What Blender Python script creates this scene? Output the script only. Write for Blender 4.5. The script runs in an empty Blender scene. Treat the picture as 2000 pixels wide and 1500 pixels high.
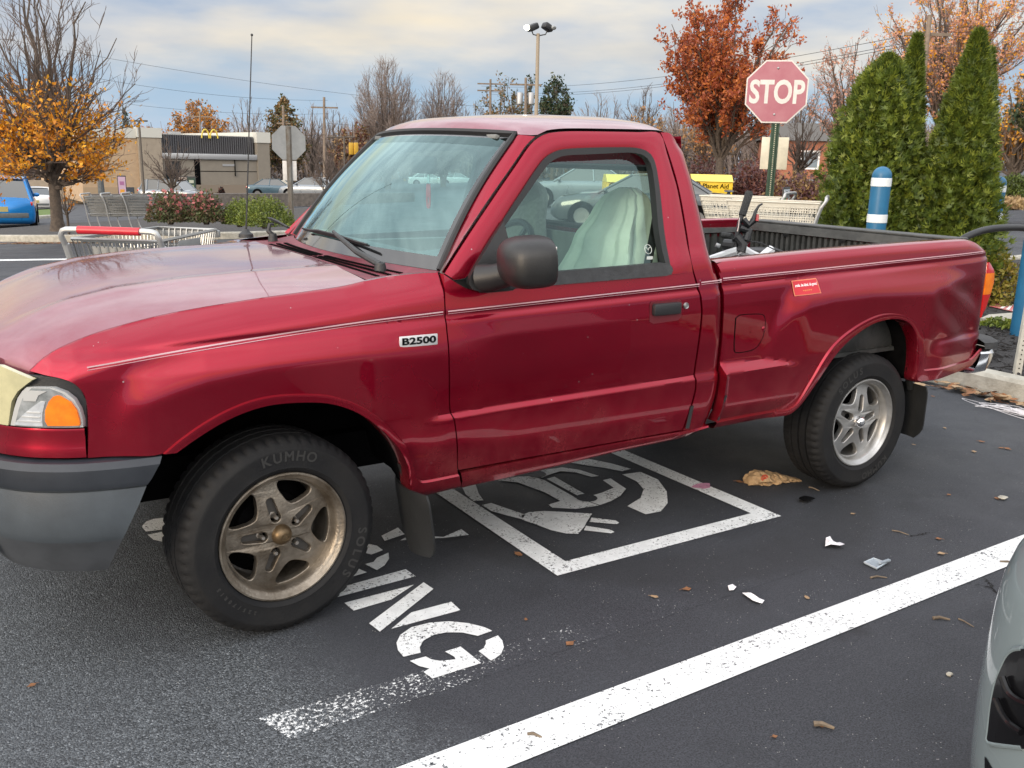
import bpy, bmesh, math, random
from mathutils import Vector, Matrix
R = math.radians
sc = bpy.context.scene
col = sc.collection
# ------------------------------------------------------------------ camera
CAM = Vector((-0.8582, -3.5474, 1.5345))
YAW, PITCH, ROLL, FPX = 0.55848, 0.24167, 0.02352, 1800.2      # FPX: focal length in pixels of a 2000 px wide frame
_f = Vector((math.sin(YAW)*math.cos(PITCH), math.cos(YAW)*math.cos(PITCH), -math.sin(PITCH)))
_r = Vector((math.cos(YAW), -math.sin(YAW), 0)); _u = _r.cross(_f)
RT = _r*math.cos(ROLL) + _u*math.sin(ROLL); UP = -_r*math.sin(ROLL) + _u*math.cos(ROLL); FW = _f
cam = bpy.data.cameras.new('camera'); cam.sensor_width = 36; cam.lens = 36*FPX/2000; cam.clip_start = .05; cam.clip_end = 3000
camo = bpy.data.objects.new('camera', cam); col.objects.link(camo)
camo.matrix_world = Matrix(((RT.x, UP.x, -FW.x, CAM.x), (RT.y, UP.y, -FW.y, CAM.y), (RT.z, UP.z, -FW.z, CAM.z), (0, 0, 0, 1)))
sc.camera = camo
sc.render.resolution_x, sc.render.resolution_y = 1024, 768
# ------------------------------------------------------------------ sky, sun, exposure
SUN_EL, SUN_DIR = R(13), Vector((-.93, -.37, 0)).normalized()   # towards the sun
world = bpy.data.worlds.new('World'); sc.world = world; world.use_nodes = True
nt = world.node_tree; nt.nodes.clear()
def N(t, kind, **kw):
    n = t.nodes.new(kind)
    for k, v in kw.items(): setattr(n, k, v)
    return n
def ramp(t, stops, interp='LINEAR'):
    n = t.nodes.new('ShaderNodeValToRGB'); e = n.color_ramp.elements; n.color_ramp.interpolation = interp
    while len(e) < len(stops): e.new(.5)
    for q, (p, c) in zip(e, stops):
        q.position = p; q.color = (*c, 1) if len(c) == 3 else c
    return n
def lin(r, g, b):
    f = lambda c: c/12.92 if c <= .04045 else ((c+.055)/1.055)**2.4
    return tuple(f(x/255) for x in (r, g, b))
L = nt.links.new
out = N(nt, 'ShaderNodeOutputWorld'); bg = N(nt, 'ShaderNodeBackground'); bg.inputs[1].default_value = .1
sky = N(nt, 'ShaderNodeTexSky', sky_type='NISHITA'); sky.sun_disc = False; sky.sun_elevation = SUN_EL
sky.sun_rotation = math.atan2(SUN_DIR.x, SUN_DIR.y)
tc = N(nt, 'ShaderNodeTexCoord'); sp = N(nt, 'ShaderNodeSeparateXYZ'); L(tc.outputs['Generated'], sp.inputs[0])
def math_(t, op, a, b=None, clamp=False):
    n = t.nodes.new('ShaderNodeMath'); n.operation = op; n.use_clamp = clamp
    for i, q in enumerate((a, b)):
        if q is None: continue
        if isinstance(q, (int, float)): n.inputs[i].default_value = q
        else: t.links.new(q, n.inputs[i])
    return n.outputs[0]
def cloud(scale, sc3, det, ro, off=0):
    m_ = N(nt, 'ShaderNodeMapping'); m_.inputs['Scale'].default_value = sc3; m_.inputs['Location'].default_value = (off, off*.7, off*.3); L(tc.outputs['Generated'], m_.inputs[0])
    n = N(nt, 'ShaderNodeTexNoise'); n.inputs['Scale'].default_value = scale; n.inputs['Detail'].default_value = det; n.inputs['Roughness'].default_value = ro; L(m_.outputs[0], n.inputs['Vector']); return n.outputs[0]
def band(src, stops):
    r_ = ramp(nt, stops); L(src, r_.inputs[0]); return r_.outputs[0]
def cmix(f, a, b):
    n = N(nt, 'ShaderNodeMix', data_type='RGBA')
    for i, q in ((0, f), (6, a), (7, b)):
        if isinstance(q, tuple): n.inputs[i].default_value = (*q, 1)
        elif isinstance(q, (int, float)): n.inputs[i].default_value = q
        else: L(q, n.inputs[i])
    return n.outputs[2]
n1 = cloud(2.2, (2.0, 2.0, 8), 7, .55); n2 = cloud(3.2, (2.0, 2.0, 7.5), 6, .52, 3.1); n3 = cloud(1.5, (1.6, 1.6, 6), 4, .5, 7.7)
el = math_(nt, 'ADD', sp.outputs[2], math_(nt, 'MULTIPLY', math_(nt, 'SUBTRACT', n1, .5), .11))
clear = band(sp.outputs[2], [(0, lin(186, 200, 222)), (.03, lin(166, 190, 215)), (.08, lin(150, 178, 206)), (.2, lin(140, 170, 205)), (1, lin(130, 160, 205))])
hi = (1.3, 1.28, 1.26)
light = band(sp.outputs[2], [(0, lin(206, 206, 212)), (.10, lin(214, 210, 208)), (.16, lin(230, 222, 210)), (.25, (1.0, .95, .88)), (.45, (1.62, 1.63, 1.65)), (1, (1.85, 1.9, 2.0))])
dark = band(sp.outputs[2], [(0, lin(140, 160, 190)), (.10, lin(152, 168, 194)), (.2, lin(180, 190, 206)), (.45, (1.05, 1.08, 1.14)), (1, (1.4, 1.44, 1.52))])
shade = band(math_(nt, 'ADD', math_(nt, 'MULTIPLY', n2, .65), math_(nt, 'MULTIPLY', n3, .35)), [(.36, (0, 0, 0)), (.62, (1, 1, 1))])
deck = cmix(shade, dark, light)
glow = math_(nt, 'MULTIPLY', band(n3, [(.44, (0, 0, 0)), (.62, (1, 1, 1))]), band(sp.outputs[2], [(.06, (0, 0, 0)), (.13, (.9,)*3), (.22, (.85,)*3), (.35, (0, 0, 0))]))
deck = cmix(glow, deck, lin(247, 226, 190))
cover = band(el, [(.062, (0, 0, 0)), (.10, (.92,)*3), (.2, (.97,)*3)])
wisps = math_(nt, 'MULTIPLY', band(n2, [(.50, (0, 0, 0)), (.68, (.55,)*3)]), band(sp.outputs[2], [(.0, (.6,)*3), (.2, (1,)*3)]))
skyc = cmix(cover, cmix(wisps, clear, light), deck)
# the western half of the sky, behind the camera, is the bright one
wd = N(nt, 'ShaderNodeVectorMath', operation='DOT_PRODUCT'); L(tc.outputs['Generated'], wd.inputs[0]); wd.inputs[1].default_value = (-.86, -.51, 0)
west = math_(nt, 'MULTIPLY', band(wd.outputs['Value'], [(.0, (0, 0, 0)), (.55, (1, 1, 1))]), band(sp.outputs[2], [(.0, (.35,)*3), (.12, (1,)*3), (.7, (.8,)*3), (1, (0, 0, 0))]))
glowc = cmix(west, (1, 1, 1), (2.3, 2.17, 2.02))
mw = N(nt, 'ShaderNodeMix', data_type='RGBA', blend_type='MULTIPLY'); mw.inputs[0].default_value = 1; L(skyc, mw.inputs[6]); L(glowc, mw.inputs[7]); skyc = mw.outputs[2]
cl = N(nt, 'ShaderNodeMix', data_type='RGBA', blend_type='MULTIPLY'); cl.inputs[0].default_value = 1
L(skyc, cl.inputs[6]); cl.inputs[7].default_value = (7.7, 7.7, 7.7, 1)
mx = N(nt, 'ShaderNodeMix', data_type='RGBA'); mx.inputs[0].default_value = .9
L(sky.outputs[0], mx.inputs[6]); L(cl.outputs[2], mx.inputs[7]); L(mx.outputs[2], bg.inputs[0]); L(bg.outputs[0], out.inputs[0])
sun = bpy.data.lights.new('sun', 'SUN'); sun.energy = 1.2; sun.angle = R(18); sun.color = (1, .80, .58)
suno = bpy.data.objects.new('sun', sun); col.objects.link(suno)
_d = Vector((SUN_DIR.x*math.cos(SUN_EL), SUN_DIR.y*math.cos(SUN_EL), math.sin(SUN_EL)))
suno.rotation_euler = (-_d).to_track_quat('-Z', 'Y').to_euler(); suno.location = (-20, 0, 20)
sc.view_settings.view_transform = 'Standard'; sc.view_settings.look = 'None'; sc.view_settings.exposure = .62; sc.view_settings.gamma = 1
# ------------------------------------------------------------------ helpers
def ground(x, y):
    """the lot is level near the truck and falls away to the left and back, rising a little to the right."""
    d = Vector((x-CAM.x, y-CAM.y)); n = d.length
    if n > 88: d = d*(88/n); 
    D = d.x*_f.x + d.y*_f.y; r = d.x*_r.x + d.y*_r.y; n = min(n, 88)
    if D < 0: return 0.0
    D = D/math.cos(PITCH)
    e = max(0, n-9)/max(n, 1)
    return e*(.062*r - .015*D)
def at(px, py, D):                                   # the point seen at a photo pixel, D metres ahead
    return CAM + (FW*FPX + RT*(px-1000) - UP*(py-750))*(D/FPX)
def gnd(px, py, h=0):                                # where a pixel's ray meets the ground
    d = FW*FPX + RT*(px-1000) - UP*(py-750); z = 0
    for i in range(30):
        p = CAM + d*((z+h-CAM.z)/d.z); z = .5*z + .5*ground(p.x, p.y)
    return Vector((p.x, p.y, z+h))
def foot(px, D, h=0):                                # ground point below the pixel column, D metres ahead
    p = at(px, 306, D); return Vector((p.x, p.y, ground(p.x, p.y)+h))
def lerp(a, b, t): return a + (b-a)*t
def interp(x, xs, ys):
    if x <= xs[0]: return ys[0]
    for i in range(1, len(xs)):
        if x <= xs[i]:
            return ys[i-1] + (ys[i]-ys[i-1])*(x-xs[i-1])/(xs[i]-xs[i-1])
    return ys[-1]
def sstep(a, b, x):
    t = max(0, min(1, (x-a)/(b-a))); return t*t*(3-2*t)
def resample(pts, n, smooth=True):
    """n+1 points at equal arc length along a polyline (any dimension)."""
    pts = [Vector(p) for p in pts]; d = [0]
    for a, b in zip(pts, pts[1:]): d.append(d[-1] + (b-a).length)
    o = []
    for i in range(n+1):
        s = d[-1]*i/n; k = 1
        while k < len(d)-1 and d[k] < s: k += 1
        t = (s-d[k-1])/max(1e-9, d[k]-d[k-1])
        if smooth and len(pts) > 2:
            p0 = pts[max(0, k-2)]; p1 = pts[k-1]; p2 = pts[k]; p3 = pts[min(len(pts)-1, k+1)]
            m1 = (p2-p0)*.5 if k > 1 else (p2-p1); m2 = (p3-p1)*.5 if k < len(pts)-1 else (p2-p1)
            L1 = (p2-p1).length
            m1 = m1.normalized()*min(m1.length, L1*1.2) if m1.length > 0 else m1; m2 = m2.normalized()*min(m2.length, L1*1.2) if m2.length > 0 else m2
            t2, t3 = t*t, t*t*t
            o.append(p1*(2*t3-3*t2+1) + m1*(t3-2*t2+t) + p2*(-2*t3+3*t2) + m2*(t3-t2))
        else: o.append(pts[k-1].lerp(pts[k], t))
    return o
class MB:
    def __init__(s): s.v = []; s.f = []; s.m = []; s.mi = 0
    def add(s, v, f):
        o = len(s.v); s.v += [Vector(p) for p in v]; s.f += [tuple(i+o for i in q) for q in f]; s.m += [s.mi]*len(f); return o
    def box(s, c, sz, rot=None, bev=0):
        c = Vector(c); a, b, h = [q/2 for q in sz]
        if bev:
            bm = bmesh.new(); bmesh.ops.create_cube(bm, size=1)
            for w in bm.verts: w.co = Vector((w.co.x*2*a, w.co.y*2*b, w.co.z*2*h))
            bmesh.ops.bevel(bm, geom=bm.edges[:], offset=bev, segments=2, profile=.5, affect='EDGES')
            bm.verts.index_update(); v = [w.co.copy() for w in bm.verts]; f = [[w.index for w in q.verts] for q in bm.faces]; bm.free()
        else:
            v = [Vector((x, y, z)) for x in (-a, a) for y in (-b, b) for z in (-h, h)]
            f = [(0, 1, 3, 2), (4, 6, 7, 5), (0, 4, 5, 1), (2, 3, 7, 6), (0, 2, 6, 4), (1, 5, 7, 3)]
        if rot is not None: v = [rot @ p for p in v]
        s.add([p+c for p in v], f); return s
    def tube(s, pts, r, n=8, cap=True):
        pts = [Vector(p) for p in pts]; k = len(pts); rr = r if isinstance(r, (list, tuple)) else [r]*k
        v = []; prev = None
        for i, p in enumerate(pts):
            t = (pts[min(k-1, i+1)] - pts[max(0, i-1)])
            t = t.normalized() if t.length > 1e-9 else Vector((0, 0, 1))
            if prev is None:
                a = t.orthogonal().normalized()
            else:
                a = prev - t*prev.dot(t); a = a.normalized() if a.length > 1e-6 else t.orthogonal().normalized()
            prev = a; b = t.cross(a)
            for j in range(n):
                q = 2*math.pi*j/n; v.append(p + (a*math.cos(q) + b*math.sin(q))*rr[i])
        f = [(i*n+j, i*n+(j+1) % n, (i+1)*n+(j+1) % n, (i+1)*n+j) for i in range(k-1) for j in range(n)]
        if cap: f += [tuple(range(n))[::-1], tuple((k-1)*n+j for j in range(n))]
        s.add(v, f); return s
    def lathe(s, prof, n=32, M=None, close=False):
        """prof: (radius, axial) pairs, revolved about local Z; M places it."""
        v = [Vector((r*math.cos(2*math.pi*j/n), r*math.sin(2*math.pi*j/n), h)) for r, h in prof for j in range(n)]
        k = len(prof); f = [(i*n+j, i*n+(j+1) % n, (i+1)*n+(j+1) % n, (i+1)*n+j) for i in range(k-1) for j in range(n)]
        if close: f += [((k-1)*n+j, (k-1)*n+(j+1) % n, (j+1) % n, j) for j in range(n)]
        if M is not None: v = [M @ p for p in v]
        s.add(v, f); return s
    def grid(s, rows, flip=False, closed=False):
        n = len(rows[0]); v = [p for r in rows for p in r]; m = n if closed else n-1
        f = [(i*n+j, i*n+(j+1) % n, (i+1)*n+(j+1) % n, (i+1)*n+j) for i in range(len(rows)-1) for j in range(m)]
        if flip: f = [q[::-1] for q in f]
        s.add(v, f); return s
    def poly(s, pts): s.add(pts, [tuple(range(len(pts)))]); return s
    def prism(s, base, d):
        """a polygon swept along vector d, closed."""
        n = len(base); d = Vector(d); b = [Vector(p) for p in base]
        s.add(b + [p+d for p in b], [tuple(range(n))[::-1], tuple(range(n, 2*n))] + [(i, (i+1) % n, n+(i+1) % n, n+i) for i in range(n)]); return s
    def ball(s, c, r, n=12, m=8, fn=None):
        c = Vector(c); r = Vector(r) if not isinstance(r, (int, float)) else Vector((r, r, r)); rows = []
        for i in range(m+1):
            a = math.pi*i/m; row = []
            for j in range(n):
                b = 2*math.pi*j/n; p = Vector((math.sin(a)*math.cos(b), math.sin(a)*math.sin(b), math.cos(a)))
                if fn: p = fn(p)
                row.append(c + Vector((p.x*r.x, p.y*r.y, p.z*r.z)))
            rows.append(row)
        s.grid(rows, closed=True, flip=True); return s
    def mirrored(s):
        o = MB(); o.v = [Vector((p.x, -p.y, p.z)) for p in s.v]; o.f = [q[::-1] for q in s.f]; o.m = list(s.m); return o
    def xf(s, M): s.v = [M @ p for p in s.v]; return s
    def build(s, name, mats, parent=None, origin=None, angle=35, smooth=True):
        me = bpy.data.meshes.new(name); o = Vector(origin) if origin is not None else Vector((0, 0, 0))
        me.from_pydata([tuple(p-o) for p in s.v], [], s.f)
        for m in (mats if isinstance(mats, (list, tuple)) else [mats]): me.materials.append(m)
        me.polygons.foreach_set('material_index', s.m)
        if smooth:
            me.polygons.foreach_set('use_smooth', [True]*len(s.f)); me.set_sharp_from_angle(angle=R(angle))
        me.update()
        ob = bpy.data.objects.new(name, me); col.objects.link(ob)
        if parent is not None: ob.parent = parent
        ob.location = o
        return ob
def recalc(ob):
    bm = bmesh.new(); bm.from_mesh(ob.data); bmesh.ops.remove_doubles(bm, verts=bm.verts, dist=1e-5)
    bmesh.ops.recalc_face_normals(bm, faces=bm.faces); bm.to_mesh(ob.data); bm.free(); return ob
def tag(o, label=None, cat=None, group=None, kind=None):
    if label: o['label'] = label
    if cat: o['category'] = cat
    if group: o['group'] = group
    if kind: o['kind'] = kind
    return o
def thing(name, label, cat, loc=(0, 0, 0), rotz=0, group=None, scale=1):
    o = bpy.data.objects.new(name, None); col.objects.link(o); o.location = loc; o.rotation_euler = (0, 0, rotz); o.scale = (scale,)*3
    o.empty_display_size = .2
    return tag(o, label, cat, group)
def dup(root, loc=None, rotz=None, label=None, group=None):
    def cp(o, par):
        c = o.copy(); col.objects.link(c); c.parent = par
        for ch in [q for q in KIDS.get(o.name, [])]: KIDS.setdefault(c.name, []).append(cp(ch, c))
        return c
    KIDS = {}
    for o in bpy.data.objects:
        if o.parent: KIDS.setdefault(o.parent.name, []).append(o)
    r = cp(root, None)
    if loc is not None: r.location = loc
    if rotz is not None: r.rotation_euler = (0, 0, rotz)
    if label: r['label'] = label
    if group: r['group'] = group
    return r
def glyphs(txt, size, font_extrude=0.0, bold=0.0, shear=0.0, space=1.0, align='CENTER', bevel=0.0):
    """lettering as plain mesh data: (verts, faces) in the XY plane, centred."""
    cu = bpy.data.curves.new('lettering', 'FONT'); cu.body = txt; cu.size = size; cu.extrude = font_extrude; cu.offset = bold
    cu.align_x = align; cu.align_y = 'CENTER'; cu.shear = shear; cu.space_character = space; cu.bevel_depth = bevel; cu.resolution_u = 4
    o = bpy.data.objects.new('lettering', cu); col.objects.link(o); bpy.context.view_layer.update()
    me = bpy.data.meshes.new_from_object(o.evaluated_get(bpy.context.evaluated_depsgraph_get()))
    v = [p.co.copy() for p in me.vertices]; f = [tuple(q.vertices) for q in me.polygons]
    bpy.data.objects.remove(o); bpy.data.curves.remove(cu); bpy.data.meshes.remove(me)
    return v, f
def plate(outer, holes, ext, bevel=0.0, res=1):
    """a flat plate with holes (2-D outlines) as (verts, faces): filled curve, extruded."""
    cu = bpy.data.curves.new('outline', 'CURVE'); cu.dimensions = '2D'; cu.fill_mode = 'BOTH'; cu.extrude = ext; cu.bevel_depth = bevel; cu.bevel_resolution = res
    for pl in [outer]+holes:
        s = cu.splines.new('POLY'); s.points.add(len(pl)-1); s.use_cyclic_u = True
        for q, p in zip(s.points, pl): q.co = (p[0], p[1], 0, 1)
    o = bpy.data.objects.new('outline', cu); col.objects.link(o); bpy.context.view_layer.update()
    me = bpy.data.meshes.new_from_object(o.evaluated_get(bpy.context.evaluated_depsgraph_get()))
    v = [p.co.copy() for p in me.vertices]; f = [tuple(q.vertices) for q in me.polygons]
    bpy.data.objects.remove(o); bpy.data.curves.remove(cu); bpy.data.meshes.remove(me)
    return v, f
# ------------------------------------------------------------------ materials
def mat(name, c, rough=.6, metal=0, var=0, vs=6, c2=None, bump=0, bs=60, coat=0, spec=.5, alpha=None, detail=4, world_pos=False, thr=None, sub=0, emit=0):
    m = bpy.data.materials.new(name); m.use_nodes = True; t = m.node_tree; b = t.nodes['Principled BSDF']
    b.inputs['Base Color'].default_value = (*c, 1); b.inputs['Roughness'].default_value = rough; b.inputs['Metallic'].default_value = metal
    b.inputs['Coat Weight'].default_value = coat; b.inputs['Coat Roughness'].default_value = .06; b.inputs['Specular IOR Level'].default_value = spec
    if emit: b.inputs['Emission Color'].default_value = (*c, 1); b.inputs['Emission Strength'].default_value = emit
    if var or c2 or bump:
        if world_pos: src = N(t, 'ShaderNodeNewGeometry').outputs['Position']
        else: src = N(t, 'ShaderNodeTexCoord').outputs['Object']
    if var or c2:
        n = N(t, 'ShaderNodeTexNoise'); n.inputs['Scale'].default_value = vs; n.inputs['Detail'].default_value = detail; n.inputs['Roughness'].default_value = .65
        t.links.new(src, n.inputs['Vector'])
        c2 = c2 or tuple(max(0, q*(1-var)) for q in c); ca = c if not var else tuple(q*(1+var*.6) for q in c)
        lo, hi = thr or (.35, .65)
        r = ramp(t, [(lo, c2), (hi, ca)]); t.links.new(n.outputs[0], r.inputs[0]); t.links.new(r.outputs[0], b.inputs['Base Color'])
    if bump:
        n = N(t, 'ShaderNodeTexNoise'); n.inputs['Scale'].default_value = bs; n.inputs['Detail'].default_value = 3; t.links.new(src, n.inputs['Vector'])
        bp = N(t, 'ShaderNodeBump'); bp.inputs['Strength'].default_value = bump; bp.inputs['Distance'].default_value = .02
        t.links.new(n.outputs[0], bp.inputs['Height']); t.links.new(bp.outputs[0], b.inputs['Normal'])
    return m
def leafmat(name, c, c2, vs=2.5, rough=.55, trans=.25):
    m = mat(name, c, rough, c2=c2, vs=vs, detail=5); t = m.node_tree; b = t.nodes['Principled BSDF']; o = t.nodes['Material Output']
    tr = N(t, 'ShaderNodeBsdfTranslucent'); mx = N(t, 'ShaderNodeMixShader'); mx.inputs[0].default_value = trans
    srcc = b.inputs['Base Color'].links[0].from_socket; t.links.new(srcc, tr.inputs[0])
    t.links.new(b.outputs[0], mx.inputs[1]); t.links.new(tr.outputs[0], mx.inputs[2]); t.links.new(mx.outputs[0], o.inputs[0]); return m
def glassmat(name, tint, f0=.05, rough=0.0, gain=1.0):
    """thin clear glass: tinted see-through plus a mirror reflection that grows towards grazing angles (either face)."""
    m = bpy.data.materials.new(name); m.use_nodes = True; t = m.node_tree; t.nodes.clear()
    o = N(t, 'ShaderNodeOutputMaterial'); tr = N(t, 'ShaderNodeBsdfTransparent'); tr.inputs[0].default_value = (*tint, 1)
    gl = N(t, 'ShaderNodeBsdfGlossy'); gl.inputs['Roughness'].default_value = rough; gl.inputs[0].default_value = (.72, 1, 1, 1)
    g = N(t, 'ShaderNodeNewGeometry'); dp = N(t, 'ShaderNodeVectorMath', operation='DOT_PRODUCT'); t.links.new(g.outputs['Normal'], dp.inputs[0]); t.links.new(g.outputs['Incoming'], dp.inputs[1])
    c = math_(t, 'ABSOLUTE', dp.outputs['Value']); k = math_(t, 'POWER', math_(t, 'SUBTRACT', 1.0, c, True), 5.0)
    f = math_(t, 'MULTIPLY', math_(t, 'ADD', math_(t, 'MULTIPLY', k, 1-f0), f0), gain, True)
    mx = N(t, 'ShaderNodeMixShader'); t.links.new(f, mx.inputs[0]); t.links.new(tr.outputs[0], mx.inputs[1]); t.links.new(gl.outputs[0], mx.inputs[2]); t.links.new(mx.outputs[0], o.inputs[0])
    return m
def paint(name, c, rough=.30, metal=.35, dust=0, dust_sheen_c=(.42, .36, .36), dvs=7, film=0, coat=1):
    """car paint: flake base under clear coat; dust = how far bleaching, dirt and painted sky reflection pale the horizontal panels."""
    m = mat(name, c, rough, metal, coat=coat, spec=.08); t = m.node_tree; b = t.nodes['Principled BSDF']
    src = N(t, 'ShaderNodeTexCoord').outputs['Object']
    n = N(t, 'ShaderNodeTexNoise'); n.inputs['Scale'].default_value = dvs; n.inputs['Detail'].default_value = 7; n.inputs['Roughness'].default_value = .7
    t.links.new(src, n.inputs['Vector'])
    f = ramp(t, [(.3, (dust*.55,)*3), (.7, (min(1, dust*1.25),)*3)]); t.links.new(n.outputs[0], f.inputs[0])
    mx = N(t, 'ShaderNodeMix', data_type='RGBA'); mx.inputs[6].default_value = (*c, 1); mx.inputs[7].default_value = (*dust_sheen_c, 1)
    t.links.new(f.outputs[0], mx.inputs[0]); t.links.new(mx.outputs[2], b.inputs['Base Color'])
    if film:                                    # road grime thrown up on the lower panels, stone chips and small scratches
        sx = N(t, 'ShaderNodeSeparateXYZ'); t.links.new(src, sx.inputs[0])
        mr = N(t, 'ShaderNodeMapRange'); mr.inputs[1].default_value = .38; mr.inputs[2].default_value = .80; mr.inputs[3].default_value = 1; mr.inputs[4].default_value = .06; t.links.new(sx.outputs[2], mr.inputs[0])
        ng = N(t, 'ShaderNodeTexNoise'); ng.inputs['Scale'].default_value = 5; ng.inputs['Detail'].default_value = 8; ng.inputs['Roughness'].default_value = .72; t.links.new(src, ng.inputs['Vector'])
        rg = ramp(t, [(.38, (0, 0, 0)), (.72, (1, 1, 1))]); t.links.new(ng.outputs[0], rg.inputs[0])
        g_ = math_(t, 'MULTIPLY', math_(t, 'MULTIPLY', mr.outputs[0], rg.outputs[0]), film)
        m2 = N(t, 'ShaderNodeMix', data_type='RGBA'); t.links.new(g_, m2.inputs[0]); t.links.new(mx.outputs[2], m2.inputs[6]); m2.inputs[7].default_value = (.16, .12, .10, 1)
        vo = N(t, 'ShaderNodeTexVoronoi'); vo.inputs['Scale'].default_value = 22; t.links.new(src, vo.inputs['Vector'])
        nm = N(t, 'ShaderNodeTexNoise'); nm.inputs['Scale'].default_value = 3; t.links.new(src, nm.inputs['Vector'])
        ch = math_(t, 'MULTIPLY', math_(t, 'LESS_THAN', vo.outputs['Distance'], .055), math_(t, 'GREATER_THAN', nm.outputs[0], .57))
        m3 = N(t, 'ShaderNodeMix', data_type='RGBA'); t.links.new(math_(t, 'MULTIPLY', ch, .8), m3.inputs[0]); t.links.new(m2.outputs[2], m3.inputs[6]); m3.inputs[7].default_value = (.50, .38, .38, 1); t.links.new(m3.outputs[2], b.inputs['Base Color'])
        mt = math_(t, 'SUBTRACT', metal, math_(t, 'MULTIPLY', g_, metal)); t.links.new(mt, b.inputs['Metallic'])
        cw = math_(t, 'SUBTRACT', coat, math_(t, 'MULTIPLY', g_, coat*.9)); t.links.new(cw, b.inputs['Coat Weight'])
    n2 = N(t, 'ShaderNodeTexNoise'); n2.inputs['Scale'].default_value = 2.5; n2.inputs['Detail'].default_value = 5; t.links.new(src, n2.inputs['Vector'])
    r2 = ramp(t, [(.35, (rough*.8,)*3), (.7, (min(1, rough*1.5+dust*.3),)*3)]); t.links.new(n2.outputs[0], r2.inputs[0]); t.links.new(r2.outputs[0], b.inputs['Roughness'])
    r3 = ramp(t, [(.35, (.015,)*3), (.75, (.045+dust*.45,)*3)]); t.links.new(n2.outputs[0], r3.inputs[0]); t.links.new(r3.outputs[0], b.inputs['Coat Roughness'])
    return m
RED = (.30, .0024, .0205)
M_red = paint('red_metallic_paint', RED, dust=0.0, metal=.80, rough=.21, film=.45, coat=.75)
M_redtop = paint('faded_sheen_red', (.21, .005, .022), rough=.32, dust=.19, dust_sheen_c=(.44, .39, .47), metal=.6)  # bleached, dusty red with the sky's lilac reflection mixed into the colour
M_black = mat('black_plastic', (.018, .019, .021), .45, bump=.12, bs=220)
M_trim = mat('worn_black_trim', (.03, .031, .033), .55, var=.35, vs=30, bump=.15, bs=150)
M_rubber = mat('rubber_seal', (.012, .012, .013), .5)
M_dark = mat('dark_underbody', (.0045, .0045, .005), .95, var=.4, vs=8, spec=.04)
M_tyre = mat('tyre_rubber', (.0085, .009, .0105), .72, c2=(.0145, .0145, .015), vs=7, bump=.1, bs=90, spec=.28)
M_tyrel = mat('tyre_lettering', (.024, .024, .024), .7)
M_glass = glassmat('window_glass', (.77, .90, .85), .07)
M_wind = glassmat('windshield_glass', (.46, .72, .72), .10, gain=1.6)
M_chrome = mat('chrome', (.75, .75, .76), .12, 1)
M_steel = mat('galvanised_steel', (.42, .43, .43), .38, .85, var=.2, vs=12)
M_white = mat('white_paint', (.78, .78, .77), .5)
M_grey = mat('grey_plastic', (.09, .1, .105), .6, var=.2, vs=12)
M_bumper = mat('bumper_grey', (.058, .071, .084), .5, c2=(.042, .051, .061), vs=5, bump=.06, bs=200)
M_bumpk = mat('bumper_black', (.016, .020, .027), .45, c2=(.026, .031, .040), vs=6, bump=.05, bs=200)
M_conc = mat('kerb_concrete', (.46, .44, .38), .85, c2=(.30, .285, .24), vs=9, bump=.25, bs=60, world_pos=True)
M_bark = mat('bark', (.11, .085, .065), .85, c2=(.055, .043, .035), vs=14, bump=.4, bs=30)
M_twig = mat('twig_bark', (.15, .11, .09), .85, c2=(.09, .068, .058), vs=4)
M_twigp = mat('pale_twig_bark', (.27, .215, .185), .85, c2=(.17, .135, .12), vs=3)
# ================================================================== PICK-UP TRUCK (front axle at x=0, nose towards -X, left side at -Y)
truck = thing('pickup_truck', 'dark red regular cab pickup truck with faded hood parked over the charging stencils', 'pickup truck', (0, 0, 0))
ZZ = [.2, .36, .40, .455, .69, .85, .93, 1.0, 1.026, 1.10, 1.135, 1.16, 1.60, 1.64, 1.8]
WW = [.78, .80, .825, .845, .872, .872, .872, .866, .860, .845, .832, .82, .655, .63, .55]
FBX = [-.52, -.488, -.435, -.323, -.236, -.055, .24, .548, .9]; FBZ = [.76, .824, .871, .905, .926, .947, .956, .935, .90]
RBX = [2.05, 2.08, 2.11, 2.15, 2.21, 2.30, 2.45, 2.712, 3.287, 3.6]; RBZ = [.70, .75, .82, .895, .955, .99, 1.007, 1.012, .988, .95]
def W0(x, z):
    q = z - .029*(x-.55)*max(0, min(1.2, (z-.4)/.65)); v = interp(q, ZZ, WW)
    if x < -.35: v -= .55*(-.35-x)**2 + 1.6*max(0, -.55-x)**2
    if x > 3.2: v -= .12*(x-3.2)**2
    belt = 1.026 + .029*(x-.55) - .016
    v -= .006*math.exp(-((z-belt)/.011)**2)
    return v
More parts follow.
